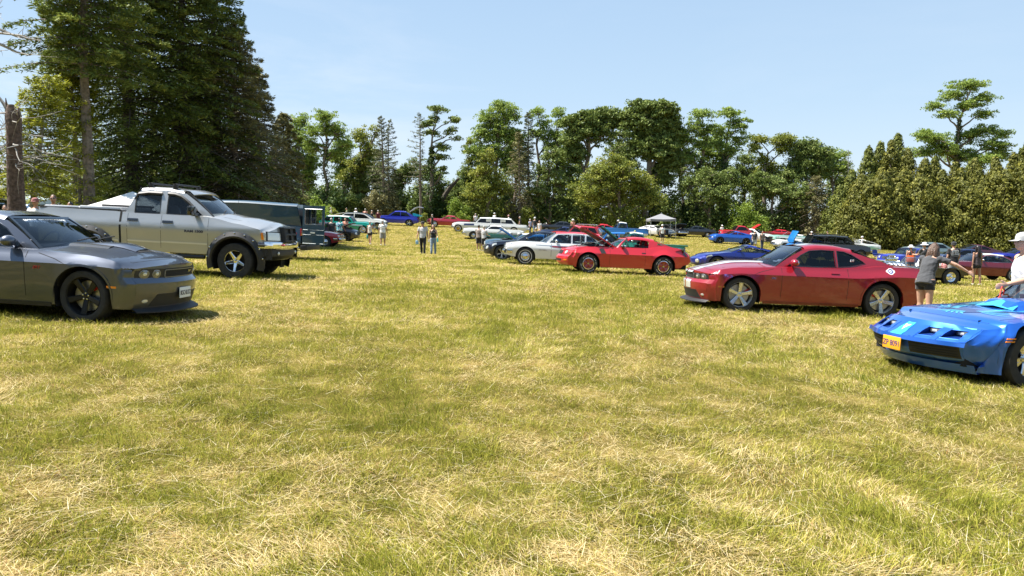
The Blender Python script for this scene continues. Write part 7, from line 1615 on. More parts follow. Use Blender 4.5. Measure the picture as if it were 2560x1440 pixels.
def van():
    VG = paint('dark_teal_green_paint', (.006, .045, .085), 0, .5)
    S = mkspec(5.2, 2.0, 2.06, (.95, 4.05), .37, 1.08, 1.22, 1.22, .98, 1.22, (.62, 1.35, 5.0, 5.16), .44, .46, .8, cabk=dict(wr=.86, inset=.05, rb=.0, rd=.08, rsb=.0, wsb=.02))
    S['tail'] = [(.4, .02), (2, 0)]; S['tplan'] = (.02, 3); S['sh'] = [(0, .98), (.3, 1.04), (.62, 1.20), (5.2, 1.22)]; s = Car(S); r = empty('cargo_van'); s.body(r, VG, 9, .08)
    s.cabin(r, VG, windows=[[(1.05, 1.27), (1.38, 1.82), (1.9, 1.86), (1.9, 1.27)]], tint=GLD, rearglass=False, interior=False); s.wheels(r, 'van', .22, .24, 'five', CHRD)
    s.seams(r, [2.0, 3.0])
    for z in (.62, .80, 1.12): stripe(mat('grey_moulding', (.12, .15, .16), .4, .2), [(1.5, z), (5.15, z)], .022, .012, 'side_moulding')(s, r)
    s.sides('side_marker', REDL, lambda B, fn, sg: s.patch(B, fn, [(4.85, .93), (5.05, .93), (5.05, 1.0), (4.85, 1.0)], .01, 2), r)
    for sg in (-1, 1):
        t = text_mesh('side_lettering', 'Ram Van', .10, CHRD, .004, shear=.3); t.parent = r; t['_local'] = 1; t.rotation_euler = (R(90), 0, 0 if sg < 0 else R(180)); t.location = (-4.78, sg*(s.sy(4.8, 1.16) + .012), 1.19)
    B = MB().mat(UND); B.add([(5.205, -.80, .62), (5.205, .80, .62), (5.205, .78, 1.92), (5.205, -.78, 1.92)], [(0, 1, 2, 3)]); B.build('cargo_opening', r)
    for sg in (1, -1):    # rear doors swung open, each with its window
        B = MB().mat(VG); x0, x1 = 5.26, 6.06; y = sg*.97; yo = y + sg*.10
        fr = [(x0, .60), (x1, .60), (x1, 1.98), (x0, 1.98)]; ho = [(x0 + .09, 1.32), (x1 - .09, 1.32), (x1 - .09, 1.86), (x0 + .09, 1.86)]
        yy = (lambda x: y + .12*(x - x0)) if sg > 0 else (lambda x: y + .0*x)
        for d in (0, sg*.05):
            pl = [[Vector((a, b, 0)) for a, b in fr], [Vector((a, b, 0)) for a, b in ho]]; fl = [p for q in pl for p in q]; B.add([(p.x, yy(p.x) + d - (sg*.0), p.y) for p in fl], tessellate_polygon(pl))
        B.grid([[(a, yy(a), b) for a, b in fr], [(a, yy(a) + sg*.05, b) for a, b in fr]], close=True); B.grid([[(a, yy(a), b) for a, b in ho], [(a, yy(a) + sg*.05, b) for a, b in ho]], close=True)
        o = B.build('rear_door', r, smooth=False)
        G = MB().mat(GL); G.add([(a, yy(a) + sg*.02, b) for a, b in ho], [(0, 1, 2, 3)]); g = G.build('side_window', o, smooth=False)
        F = MB().mat(CHRD); F.tube([(a, yy(a) + sg*.052, b) for a, b in ho + ho[:1]], .012, 5); F.mat(mat('grey_moulding', (.12, .15, .16), .4, .2))
        for z in (.64, .95, 1.12): F.tube([(x0 + .02, yy(x0) + sg*.052, z), (x1 - .02, yy(x1) + sg*.052, z)], .007, 4)
        F.mat(PAPER); F.box(5.56, 5.72, min(yy(5.6) + sg*.05, yy(5.6) + sg*.075), max(yy(5.6) + sg*.05, yy(5.6) + sg*.075), 1.0, 1.05); f = F.build('window_frame', o)
        for q in (g, f): q.data.transform(Matrix.Scale(-1, 4, (1, 0, 0)))
        if sg < 0:      # the far door is shut across the back
            for q in (o, g, f):
                sx_ = 1 if q is o else -1
                for v in q.data.vertices: X = v.co.x*sx_; v.co = Vector(((5.225 - (v.co.y + .97)), -.80 + (X - 5.26), v.co.z)) if q is o else Vector((-(5.225 - (v.co.y + .97)), -.80 + (X - 5.26), v.co.z))
    B = MB().mat(BLK); B.rbox(5.18, 5.42, -.98, .98, .38, .56, .03); B.mat(mat('orange_sticker', (.35, .16, .01), .5)); B.box(5.30, 5.415, -.6, .2, .42, .52); B.mat(CHRD); B.rbox(5.0, 5.15, .90, 1.0, .42, .5, .02); B.build('bumper', r)
    B = MB().mat(REDL); B.rbox(5.17, 5.215, -.97, -.83, .9, 1.15, .01); B.build('tail_light', r); B = MB().mat(REDL); B.rbox(5.17, 5.215, .83, .97, .9, 1.15, .01); B.build('tail_light', r)
    finish(r, s, 672, 27.2, 180, 'dark teal green cargo van with open rear doors behind the silver pickup', 'van', ref='rear')
rest()
# ------------------------------------------------------------------ people
SKIN = mat('light_skin', (.50, .29, .20), .55, noise=(6, .10)); SKIN2 = mat('tanned_skin', (.36, .19, .12), .55, noise=(6, .10)); SKIN3 = mat('brown_skin', (.20, .10, .06), .55, noise=(6, .10))
def cloth(name, col): return mat(name, col, .85, noise=(11, .16), bump=.5, sheen=.2)
HAIRB = mat('brown_hair', (.085, .045, .025), .45, noise=(60, .5), bump=.6); HAIRL = mat('light_streaked_hair', (.30, .20, .13), .45, noise=(70, .55), bump=.6); HAIRK = mat('black_hair', (.014, .010, .009), .4, noise=(60, .5)); HAIRG = mat('grey_hair', (.35, .33, .31), .6)
def remeshed(B, name, vox, parent, m, disp=0.0, smooth=2):
    me = bpy.data.meshes.new('t_'); me.from_pydata(B.v, [], B.f); o = bpy.data.objects.new('t_', me); COL.objects.link(o)
    bm = bmesh.new(); bm.from_mesh(me); bmesh.ops.remove_doubles(bm, verts=bm.verts[:], dist=1e-4)
    bmesh.ops.holes_fill(bm, edges=bm.edges[:], sides=0); bmesh.ops.recalc_face_normals(bm, faces=bm.faces[:]); bm.to_mesh(me); bm.free()
    md = o.modifiers.new('r', 'REMESH'); md.mode = 'VOXEL'; md.voxel_size = vox; s_ = o.modifiers.new('s', 'SMOOTH'); s_.iterations = smooth; s_.factor = .5
    dg = bpy.context.evaluated_depsgraph_get(); me2 = bpy.data.meshes.new_from_object(o.evaluated_get(dg)); COL.objects.unlink(o); bpy.data.objects.remove(o); bpy.data.meshes.remove(me)
    if disp and len(me2.vertices):
        n = len(me2.vertices); co = np.empty(n*3, np.float32); me2.vertices.foreach_get('co', co); co = co.reshape(-1, 3); no = np.empty(n*3, np.float32); me2.vertices.foreach_get('normal', no); no = no.reshape(-1, 3)
        d = (fbm(co[:, 0]*7 + co[:, 2]*5, co[:, 1]*9 + co[:, 2]*14, 3, 3) - .5)*disp*2; co = co + no*d[:, None]; me2.vertices.foreach_set('co', co.astype(np.float32).ravel())
    me2.materials.clear(); me2.materials.append(m); me2.polygons.foreach_set('use_smooth', [True]*len(me2.polygons)); r = bpy.data.objects.new(name, me2); link(r, parent); return r
def etube(B, pts, rad, side=Vector((0, 1, 0)), n=14, caps=True):
    """tube with elliptical rings: rad = [(across, deep)]"""
    pts = [Vector(p) for p in pts]; rows = []
    for i, p in enumerate(pts):
        d = (pts[min(i+1, len(pts)-1)] - pts[max(i-1, 0)]).normalized(); a = (side - d*side.dot(d)); a = a.normalized() if a.length > .05 else Vector((1, 0, 0)); b = d.cross(a)
        ra, rb = rad[i] if hasattr(rad[i], '__len__') else (rad[i], rad[i]); rows.append([p + a*ra*math.cos(t) + b*rb*math.sin(t) for t in [2*math.pi*k/n for k in range(n)]])
    if caps:
        for e, k in ((0, 1), (-1, -2)):
            c = pts[e] + (pts[e] - pts[k]).normalized()*.35*min(rad[e] if hasattr(rad[e], '__len__') else (rad[e],))
            r_ = [c + (q - pts[e])*.6 for q in rows[e]]
            if e == 0: rows.insert(0, r_)
            else: rows.append(r_)
        if True: pass
    B.grid(rows, close=True); m = len(rows[0]); B.add(rows[0], [list(range(m))]); B.add(rows[-1], [list(range(m))[::-1]])
def person(label, px, D, face, h=1.75, fem=False, lean=0, arms=((8, 8, 12), (8, 8, 12)), legs=((0, 0), (0, 0)), skin=SKIN, shirt=None, sleeve='short', bottom=None, blen='long', shoes=None, hair='short', hairm=HAIRB, hat=None, hatm=None, turn=0, stout=1.0, near=False, items=None, hem=.86, twist=0, bend=None, group=None, sunglass=False, strap=None, dx=0):
    r = empty('person'); k = h/1.75; V = Vector; st = stout; fw = .93 if fem else 1.0; vox = .0095 if near else .017
    RM = Matrix.Rotation(R(lean), 3, 'Y')
    hip = V((0, 0, .93)); T = lambda x, y, z: hip + RM @ V((x, y, z - .93))
    sw = .185*fw*(1 + .3*(st-1)); sh = [T(0, sw, 1.40), T(0, -sw, 1.40)]; J = {}
    for i, sg in ((0, 1), (1, -1)):
        p, ab, el_ = arms[i]; A = RM @ (Matrix.Rotation(R(-p), 3, 'Y') @ (Matrix.Rotation(R(sg*ab), 3, 'X') @ V((0, 0, -1)))); e = sh[i] + A*.285
        F = RM @ (Matrix.Rotation(R(-p - el_), 3, 'Y') @ (Matrix.Rotation(R(sg*ab*.7), 3, 'X') @ V((0, 0, -1)))); w_ = e + F*.25; J['e%d' % i], J['w%d' % i], J['F%d' % i] = e, w_, F
        hp, kn = legs[i]; hj = hip + V((0, sg*.09*fw, -.03)); th = Matrix.Rotation(R(-hp), 3, 'Y') @ V((0, sg*.03, -1)); kj = hj + th*.42; ca = Matrix.Rotation(R(-hp + kn), 3, 'Y') @ V((0, 0, -1)); aj = kj + ca*.42; J['h%d' % i], J['k%d' % i], J['a%d' % i] = hj, kj, aj
    low = min(J['a0'].z, J['a1'].z) - .07
    hw_, ww_, cw_ = (.165*st, .115*st), ((.125 if fem else .145)*st, .10*st), ((.15 if fem else .172)*st, .115*st)
    B = MB()
    etube(B, [T(0, 0, .86), T(0, 0, .95), T(-.01, 0, 1.08), T(.0, 0, 1.25), T(0, 0, 1.38), T(0, 0, 1.44)], [(hw_[0]*.9, hw_[1]*.95), hw_, ww_, cw_, (cw_[0]*1.02, cw_[1]*.85), (cw_[0]*.6, .07)])
    if fem and not lean: B.ell(T(.085, .07, 1.26), (.06, .06, .055)); B.ell(T(.085, -.07, 1.26), (.06, .06, .055))
    HM = RM if lean < 30 else Matrix.Rotation(R(lean*.55), 3, 'Y'); HM = HM @ Matrix.Rotation(R(turn), 3, 'Z'); nk = T(.0, 0, 1.42); hc = nk + (RM @ V((.015, 0, .10))) + HM @ V((.015, 0, .105))
    etube(B, [nk - RM @ V((0, 0, .04)), nk + RM @ V((0.01, 0, .07)), hc - HM @ V((.01, 0, .04))], [(.062, .062), (.052, .055), (.05, .055)])
    B.ell(hc, (.097, .076, .118), 16, 12, M=HM); B.ell(hc + HM @ V((.05, 0, -.065)), (.045, .05, .045), M=HM); B.ell(hc + HM @ V((.10, 0, -.015)), (.022, .013, .024), 8, 6, M=HM)
    for sg in (-1, 1): B.ell(hc + HM @ V((-.005, sg*.077, -.01)), (.022, .012, .032), 8, 6, M=HM)
    B.ell(hc + HM @ V((.088, 0, -.058)), (.016, .026, .010), 8, 6, M=HM)
    for i, sg in ((0, 1), (1, -1)):
        a = 1.0 if not fem else .86; B.ell(sh[i], (.06*a, .06*a, .06*a))
        etube(B, [sh[i] + V((0, -sg*.02, .01)), sh[i]*.55 + J['e%d' % i]*.45, J['e%d' % i], J['e%d' % i]*.6 + J['w%d' % i]*.4, J['w%d' % i]], [.055*a*st**.5, .050*a*st**.5, .040*a, .041*a, .027*a])
        F = J['F%d' % i]; side = V((0, 1, 0)) if abs(F.y) < .8 else V((1, 0, 0)); ac = F.cross(side).normalized(); ac = ac if near else ac; lat = ac.cross(F).normalized()
        # palm: broad axis along ac (front to back of the body)
        p0 = J['w%d' % i]; etube(B, [p0 - F*.01, p0 + F*.045, p0 + F*.085], [(.024, .018), (.040, .015), (.038, .013)], side=ac, n=10)
        for q in range(4):
            fl = (.072, .080, .074, .058)[q]; u = (q - 1.5)*.0205; b0 = p0 + F*.08 + ac*u; cv = lat*(-sg)*.018; B.tube([b0, b0 + F*fl*.5 + cv*.3 + ac*u*.06, b0 + F*fl + cv + ac*u*.08], [.0100, .0092, .0075], 8)
        b0 = p0 + F*.03 + ac*.032*1; B.tube([b0, b0 + F*.028 + ac*.026, b0 + F*.058 + ac*.034], [.0125, .0110, .0085], 8)
        etube(B, [J['h%d' % i] + V((0, 0, .05)), J['h%d' % i]*.6 + J['k%d' % i]*.4, J['k%d' % i], J['k%d' % i]*.62 + J['a%d' % i]*.38 + V((-.012, 0, 0)), J['a%d' % i]], [.095*st*(1.02 if fem else 1), .078*st, .056, .056, .037])
        aj = J['a%d' % i]; etube(B, [aj + V((-.04, 0, -.03)), aj + V((.04, 0, -.042)), aj + V((.15, 0, -.052))], [(.036, .034), (.044, .030), (.040, .016)])
    body = remeshed(B, 'body', vox, r, skin)
    if shirt:
        S_ = MB(); g = 1.09; top = 1.455; pts = [T(0, 0, hem), T(0, 0, .97), T(-.0, 0, 1.10), T(0, 0, 1.25), T(0, 0, 1.37), T(0, 0, top - .02)]
        if bend: pts[0] = T(bend, 0, hem)
        loose = 1.0 if fem else 1.04
        etube(S_, pts, [(hw_[0]*1.10*loose, hw_[1]*1.18*loose), (hw_[0]*1.04*loose, hw_[1]*1.12*loose), (ww_[0]*1.16*loose, ww_[1]*1.2), (cw_[0]*g, cw_[1]*1.12), (cw_[0]*1.03*(.92 if sleeve == 'tank' else 1), cw_[1]*.95), (cw_[0]*.50, .078)], caps=False)
        if fem and not lean: S_.ell(T(.088, .07, 1.26), (.064, .066, .06)); S_.ell(T(.088, -.07, 1.26), (.064, .066, .06))
        for i, sg in ((0, 1), (1, -1)):
            if sleeve in ('short', 'long'):
                S_.ell(sh[i], (.068, .066, .066)); f = .62 if sleeve == 'short' else 1.0; q = sh[i]*(1-f) + J['e%d' % i]*f
                etube(S_, [sh[i] + V((0, -sg*.03, 0)), (sh[i]+q)/2, q], [.068*st**.5, .066*st**.5, .064*st**.5 if sleeve == 'short' else .052], caps=False)
                if sleeve == 'long': etube(S_, [J['e%d' % i], J['w%d' % i]], [.052, .036], caps=False)
        remeshed(S_, 'shirt', vox*1.05, r, shirt, .009 if near else .012)
    if bottom:
        P = MB(); et = (hw_[0]*1.03, hw_[1]*1.06); etube(P, [T(0, 0, 1.02), T(0, 0, .95), hip + V((0, 0, -.06)), hip + V((0, 0, -.12))], [(ww_[0]*1.1, ww_[1]*1.08), et, (et[0]*.99, et[1]), (et[0]*.85, et[1]*.85)], caps=False)
        fr = {'long': 1.0, 'knee': .0, 'short': -.5, 'mini': -.62}[blen]
        for i in (0, 1):
            hj, kj, aj = J['h%d' % i], J['k%d' % i], J['a%d' % i]; l0 = .108*st
            if blen == 'long': etube(P, [hj + V((0, 0, .03)), hj*.5 + kj*.5, kj, kj*.4 + aj*.6, aj + V((0, 0, -.02))], [l0, .088*st, .072, .064, .058], caps=False)
            else:
                f = 1 + fr if fr < 0 else 1.02; q = hj*(1-f) + kj*f; etube(P, [hj + V((0, 0, .03)), (hj+q)/2, q], [l0, .102*st if not fem else .098, .096*st if not fem else .094], caps=False)
        remeshed(P, 'trousers' if blen == 'long' else 'shorts', vox*1.05, r, bottom, .007)
    for i in (0, 1):
        B = MB().mat(shoes or mat('white_shoe', (.65, .65, .63), .6)); aj = J['a%d' % i]; etube(B, [aj + V((-.055, 0, -.035)), aj + V((.0, 0, -.035)), aj + V((.09, 0, -.045)), aj + V((.175, 0, -.055))], [(.042, .036), (.048, .042), (.052, .034), (.042, .020)], n=12); B.build('shoe', r, angle=60)
    HB = MB().mat(hairm); bk = lambda x, y, z: hc + HM @ V((x, y, z))
    if hair != 'none':
        HB.ell(bk(-.018, 0, .022), (.100, .084, .108), 14, 10, M=HM)
        if hair == 'long':
            rg = random.Random(int(px)); down = V((0, 0, -1)); L = .42 if not near else .40
            for q in range(44 if near else 16):
                a = R(rg.uniform(60, 300)); p0 = bk(-.012 + .085*math.cos(a), .078*math.sin(a), .03); pd = p0 + (HM @ V((-.03, 0, -.05))); q1 = pd + down*L*.45 + V((rg.uniform(-.03, .02), rg.uniform(-.03, .03), 0)) + (RM @ V((-.03, 0, 0))); q2 = q1 + down*L*rg.uniform(.35, .65) + V((rg.uniform(-.03, .03), rg.uniform(-.04, .04), 0))
                HB.tube([p0, pd, q1, q2], [.028, .032, .026, .006] if not near else [.020, .024, .019, .004], 6)
        if hair == 'bun': HB.ell(bk(-.11, 0, .05), (.04, .04, .04))
        o = HB.build('hair', r, angle=60)
    if near and hair == 'long':
        HL = MB().mat(HAIRL); rg = random.Random(5)
        for q in range(40):
            a = R(rg.uniform(60, 300)); p0 = bk(-.010 + .094*math.cos(a), .086*math.sin(a), .02); q1 = p0 + V((rg.uniform(-.05, .0), rg.uniform(-.03, .03), -.16)); HL.tube([p0, q1, q1 + V((rg.uniform(-.05, .02), rg.uniform(-.04, .04), -.22))], [.008, .013, .003], 5)
        HL.build('hair_streak', r)
    if hat:
        B = MB().mat(hatm); up = HM @ V((0, 0, 1))
        def lat_(prof_): 
            rows = [[bk(-.01 + rr*1.12*math.cos(t), rr*math.sin(t), hh) for t in [2*math.pi*q/18 for q in range(18)]] for rr, hh in prof_]; B.grid(rows, close=True)
        if hat == 'cap':
            lat_([(.100, .02), (.101, .06), (.090, .105), (.05, .132), (.001, .138)]); B.grid([[bk(.07 + .12*u*math.cos(a), .085*math.sin(a)*(1 - .15*u) , .035 - .02*u) for a in [R(-75 + 15*j) for j in range(11)]] for u in (0, .5, 1)])
        elif hat == 'capback': lat_([(.100, .0), (.101, .05), (.090, .10), (.05, .127), (.001, .133)]); B.grid([[bk(-.07 - .10*u*math.cos(a), .085*math.sin(a), .01 - .02*u) for a in [R(-75 + 15*j) for j in range(11)]] for u in (0, .5, 1)])
        else: lat_([(.19, .018), (.15, .03), (.102, .045), (.098, .09), (.085, .125), (.04, .14), (.001, .142)]); lat_([(.19, .012), (.10, .03)])
        B.build('hat', r, angle=60)
    if sunglass: B = MB().mat(BLKG); B.ell(bk(.088, .03, .012), (.012, .028, .02), 8, 6, M=HM); B.ell(bk(.088, -.03, .012), (.012, .028, .02), 8, 6, M=HM); B.tube([bk(.08, .055, .015), bk(0, .08, .02)], .004, 4); B.tube([bk(.08, -.055, .015), bk(0, -.08, .02)], .004, 4); B.build('sunglasses', r)
    if items: items(r, J, T, bk)
    x = px2x(px, D, 1.0); r.location = (x, D, tz(x, D) - low*k + .0 - .01); r.scale = (k, k, k); r.rotation_euler = (0, 0, R(face)); tag(r, label, 'person', group)
    bpy.context.view_layer.update(); return r, J, r.matrix_world.copy() if False else Matrix.LocRotScale(r.location, r.rotation_euler, r.scale)
def held(name, label, cat, B, M, angle=40):
    o = B.build(name, None, angle=angle); o.data.transform(M); c = sum((v.co for v in o.data.vertices), Vector())/len(o.data.vertices); o.data.transform(Matrix.Translation(-c)); o.location = c; tag(o, label, cat); return o
def bag(m, w=.28, h=.30, d=.10, strap=.22):
    B = MB().mat(m); B.rbox(-d/2, d/2, -w/2, w/2, -h - strap, -strap, .03); B.tube([(0, -w*.3, -strap), (0, -w*.12, 0), (0, w*.12, 0), (0, w*.3, -strap)], .008, 5); return B
def people():
    G1 = 'visitors walking between the rows'; DG = cloth('charcoal_cloth', (.045, .047, .052)); BL = cloth('black_cloth', (.012, .012, .014)); LG = cloth('light_grey_cloth', (.42, .42, .43)); WHc = cloth('white_cloth', (.72, .72, .71)); JE = cloth('faded_denim', (.20, .27, .36)); DJ = cloth('dark_denim', (.03, .04, .065)); KH = cloth('grey_shorts_cloth', (.28, .27, .25)); BLC = mat('black_shoe', (.02, .02, .02), .6)
    # woman reaching out (behind the blue car), turned away, bending to her right
    r, J, M = person('woman in charcoal tee and black shorts with long streaked hair stretching one arm out', 2316, 14.4, 38, 1.68, True, lean=27, arms=((42, 4, 30), (66, 62, 4)), legs=((6, 4), (-2, 4)), shirt=DG, bottom=BL, blen='mini', hair='long', near=True, turn=8, hem=.83, shoes=mat('white_shoe', (.65, .65, .63), .6))
    def top_(r, J, T, bk): pass
    r, J, M2 = person('man in light grey sleeveless shirt and cap holding a red strap at right edge', 2562, 10.6, 168, 1.80, False, arms=((14, 12, 62), (-4, 10, 20)), legs=((0, 0), (3, 3)), skin=SKIN, shirt=cloth('pale_grey_cloth', (.50, .51, .53)), sleeve='tank', bottom=cloth('dark_red_cloth', (.10, .01, .02)), blen='knee', hair='short', hat='cap', hatm=cloth('grey_cap_cloth', (.38, .38, .37)), near=True, sunglass=True, stout=1.14, hem=.80)
    w_ = M2 @ (J['w0'] + J['F0']*.07); B = MB().mat(mat('red_strap_cloth', (.55, .05, .03), .7)); B.tube([(0, 0, .0), (-.03, -.02, -.07), (-.05, -.03, -.16)], .011, 6); B.tube([(0, 0, .0), (.04, .02, -.06), (.01, -.01, -.14), (-.05, -.03, -.17)], .011, 6); B.rbox(-.075, -.035, -.045, -.025, -.62, -.15, .008)
    o = B.build('leash', None); o.location = w_; tag(o, 'red strap leash hanging from the hand of the capped man', 'leash')
    def print_(r, J, T, bk):
        for i, (tx, z, sz) in enumerate((('AS NEW AS', 1.34, .05), ('IT GETS', 1.285, .06), ('GO FAST', 1.22, .085))):
            t = text_mesh('shirt_print', tx, sz, TXW, .002, bold=.002); t.parent = r; t.rotation_euler = (R(90), 0, R(-90)); t.location = (-.152, 0, z)
        B = MB().mat(TXW); 
        for a, b in (((-.13, 1.15), (.13, 1.15)), ((.13, 1.15), (.13, 1.385)), ((.13, 1.385), (-.13, 1.385)), ((-.13, 1.385), (-.13, 1.15))): B.tube([(-.150, a[0], a[1]), (-.150, b[0], b[1])], .004, 4)
        B.build('shirt_print', r)
    person('man in black tee with white back print, grey shorts and dark cap', 2386, 32.6, 85, 1.78, False, arms=((-2, 10, 30), (5, 10, 40)), skin=SKIN, shirt=BL, bottom=KH, blen='knee', hair='short', hairm=HAIRK, hat='capback', hatm=BL, stout=1.12, items=print_)
    person('small child in red and white stripes beside the man in the printed shirt', 2366, 33.4, 60, 1.0, False, shirt=cloth('red_white_cloth', (.55, .22, .22)), bottom=cloth('red_white_cloth', (.55, .22, .22)), blen='long', hairm=HAIRB)
    person('woman with very long dark hair in dark top and black shorts seen from behind', 2446, 31.8, 96, 1.66, True, arms=((-5, 8, 6), (4, 12, 10)), legs=((8, 4), (-6, 4)), skin=SKIN2, shirt=cloth('dark_patterned_cloth', (.06, .045, .05)), sleeve='tank', bottom=BL, blen='mini', hair='long', hairm=HAIRK)
    r, J, M = person('woman in black tank top and white sun hat carrying an orange bag', 2279, 39.5, 70, 1.66, True, arms=((0, 8, 10), (5, 8, 20)), shirt=BL, sleeve='tank', bottom=BL, blen='short', hair='short', hat='sun', hatm=WHc)
    held('shoulder_bag', 'bright orange bag on the back of the woman in the white hat', 'bag', bag(mat('orange_bag_cloth', (.75, .13, .03), .7), .36, .34, .12, .24), M @ Matrix.Translation((-.20, .04, 1.42)))
    person('man in dark grey tee and wide white sun hat behind the reaching woman', 2313, 37.5, 100, 1.78, False, shirt=DG, bottom=KH, blen='knee', hat='sun', hatm=WHc, stout=1.1, arms=((30, 10, 60), (20, 10, 50)))
    # couple walking towards the camera
    def lanyard(r, J, T, bk): pass
    r, J, M = person('man in light grey tee and black trousers with dark cap walking towards the camera', 1057, 41.5, -92, 1.80, False, arms=((-6, 10, 10), (10, 12, 14)), legs=((14, 4), (-12, 10)), skin=SKIN2, shirt=LG, bottom=BL, blen='long', hair='short', hairm=HAIRK, hat='capback', hatm=BL, shoes=BLC, stout=1.08, sunglass=True)
    held('shopping_bag', 'small blue and white bag in the hand of the walking man', 'bag', bag(mat('blue_white_bag', (.25, .45, .62), .5), .16, .20, .08, .06), M @ Matrix.Translation(J['w1'] + Vector((0, 0, -.10))))
    r, J, M = person('young woman in black crop top and blue jeans walking beside the man', 1083, 41.8, -88, 1.66, True, arms=((12, 12, 40), (-8, 10, 10)), legs=((-10, 8), (13, 3)), skin=SKIN, shirt=BL, sleeve='tank', bottom=JE, blen='long', hair='long', hairm=HAIRB, hem=1.12, shoes=BLC)
    held('water_bottle', 'turquoise bottle carried by the young woman in jeans', 'bottle', (lambda B: (B.lathe([(.001, 0), (.04, 0), (.042, .18), (.03, .22), (.03, .26), (.001, .265)], 14, axis='z'), B)[1])(MB().mat(mat('turquoise_plastic', (.02, .40, .38), .3))), M @ Matrix.Translation(J['w0'] + J['F0']*.07 + Vector((0, 0, -.20))))
    held('paper_cup', 'white cup held between the walking couple', 'cup', (lambda B: (B.lathe([(.001, 0), (.035, 0), (.045, .12), (.001, .125)], 12, axis='z'), B)[1])(MB().mat(PAPER)), M @ Matrix.Translation(J['w1'] + J['F1']*.08 + Vector((0, 0, -.05))))
    # couple walking away
    r, J, M = person('woman in pale sleeveless top and black shorts walking away holding a hand', 925, 55.0, 80, 1.66, True, arms=((4, 8, 6), (10, 26, 12)), legs=((10, 2), (-10, 8)), shirt=cloth('pale_cream_cloth', (.62, .58, .52)), sleeve='tank', bottom=BL, blen='short', hair='bun', hairm=HAIRG)
    held('shopping_bag', 'turquoise bag in the left hand of the woman walking away', 'bag', bag(mat('turquoise_bag', (.03, .40, .42), .5), .14, .26, .06, .08), M @ Matrix.Translation(J['w0'] + Vector((0, 0, -.08))))
    def panel(r, J, T, bk):
        for sg in (-1, 1): B = MB().mat(BL); B.ell((-.0, sg*.165, 1.27), (.10, .035, .10), 10, 8); B.build('shirt_side_panel', r)
    person('man in white and black polo and grey cargo shorts walking away', 957, 54.2, 88, 1.80, False, arms=((4, 14, 10), (-4, 14, 12)), legs=((-10, 6), (9, 2)), skin=SKIN2, shirt=WHc, bottom=KH, blen='knee', hair='short', hairm=HAIRG, stout=1.15, items=panel)
    # two men by the steel blue sedan
    person('man in grey brown polo and black shorts standing by the steel blue sedan', 1197, 52.8, 70, 1.78, False, arms=((20, 6, 70), (20, 6, 70)), shirt=cloth('taupe_cloth', (.24, .20, .18)), bottom=BL, blen='knee', hairm=HAIRK, stout=1.05)
    person('man in light grey tee with grey hair standing right of the man in brown polo', 1210, 52.0, 60, 1.74, False, arms=((15, 6, 70), (15, 6, 60)), shirt=LG, bottom=BL, blen='knee', hairm=HAIRG)
    person('man in bright blue shirt standing behind the black sedan', 1345, 49.0, -60, 1.74, False, lean=12, arms=((30, 14, 60), (30, 14, 60)), shirt=cloth('bright_blue_cloth', (.03, .25, .60)), bottom=DJ, stout=1.2, hair='none')
    person('person in black with bent head behind the man in the bright blue shirt', 1337, 58.0, -60, 1.72, False, lean=15, skin=SKIN2, shirt=BL, bottom=BL, hairm=HAIRG)
    # walking men on the right
    r, J, M = person('man in dark grey tee and light shorts with white cap strolling by the blue coupe', 1887, 73.5, -95, 1.78, False, legs=((8, 2), (-8, 6)), shirt=DG, bottom=cloth('pale_denim', (.42, .46, .50)), blen='knee', hat='cap', hatm=WHc, stout=1.1)
    held('shopping_bag', 'navy bag beside the strolling man in light shorts', 'bag', bag(mat('navy_bag', (.02, .05, .14), .6), .24, .34, .1, .1), M @ Matrix.Translation(J['w1'] + Vector((0, 0, -.10))))
    person('man in brown tee and dark jeans strolling right of the man in light shorts', 1906, 73.0, -85, 1.78, False, legs=((-8, 5), (10, 2)), shirt=cloth('brown_cloth', (.16, .12, .09)), bottom=DJ, blen='long', hairm=HAIRK, skin=SKIN2)
    r, J, M = person('man in white printed tee and black shorts left of the grey canopy', 1613 + 43, 77.0, 95, 1.80, False, arms=((0, 10, 8), (0, 10, 8)), shirt=WHc, bottom=BL, blen='knee', hat='cap', hatm=WHc)
    person('person in orange top bending over behind the blue pickup', 1590, 70.0, 90, 1.70, False, lean=60, arms=((40, 10, 10), (40, 10, 10)), shirt=cloth('rust_cloth', (.45, .13, .04)), bottom=DJ, hat='cap', hatm=cloth('yellow_green_cloth', (.4, .42, .1)))
    person('person in salmon top with white hat beyond the red wagon', 1432, 84.5, -80, 1.72, True, skin=SKIN, shirt=cloth('salmon_cloth', (.62, .28, .20)), bottom=DJ, hat='sun', hatm=WHc)
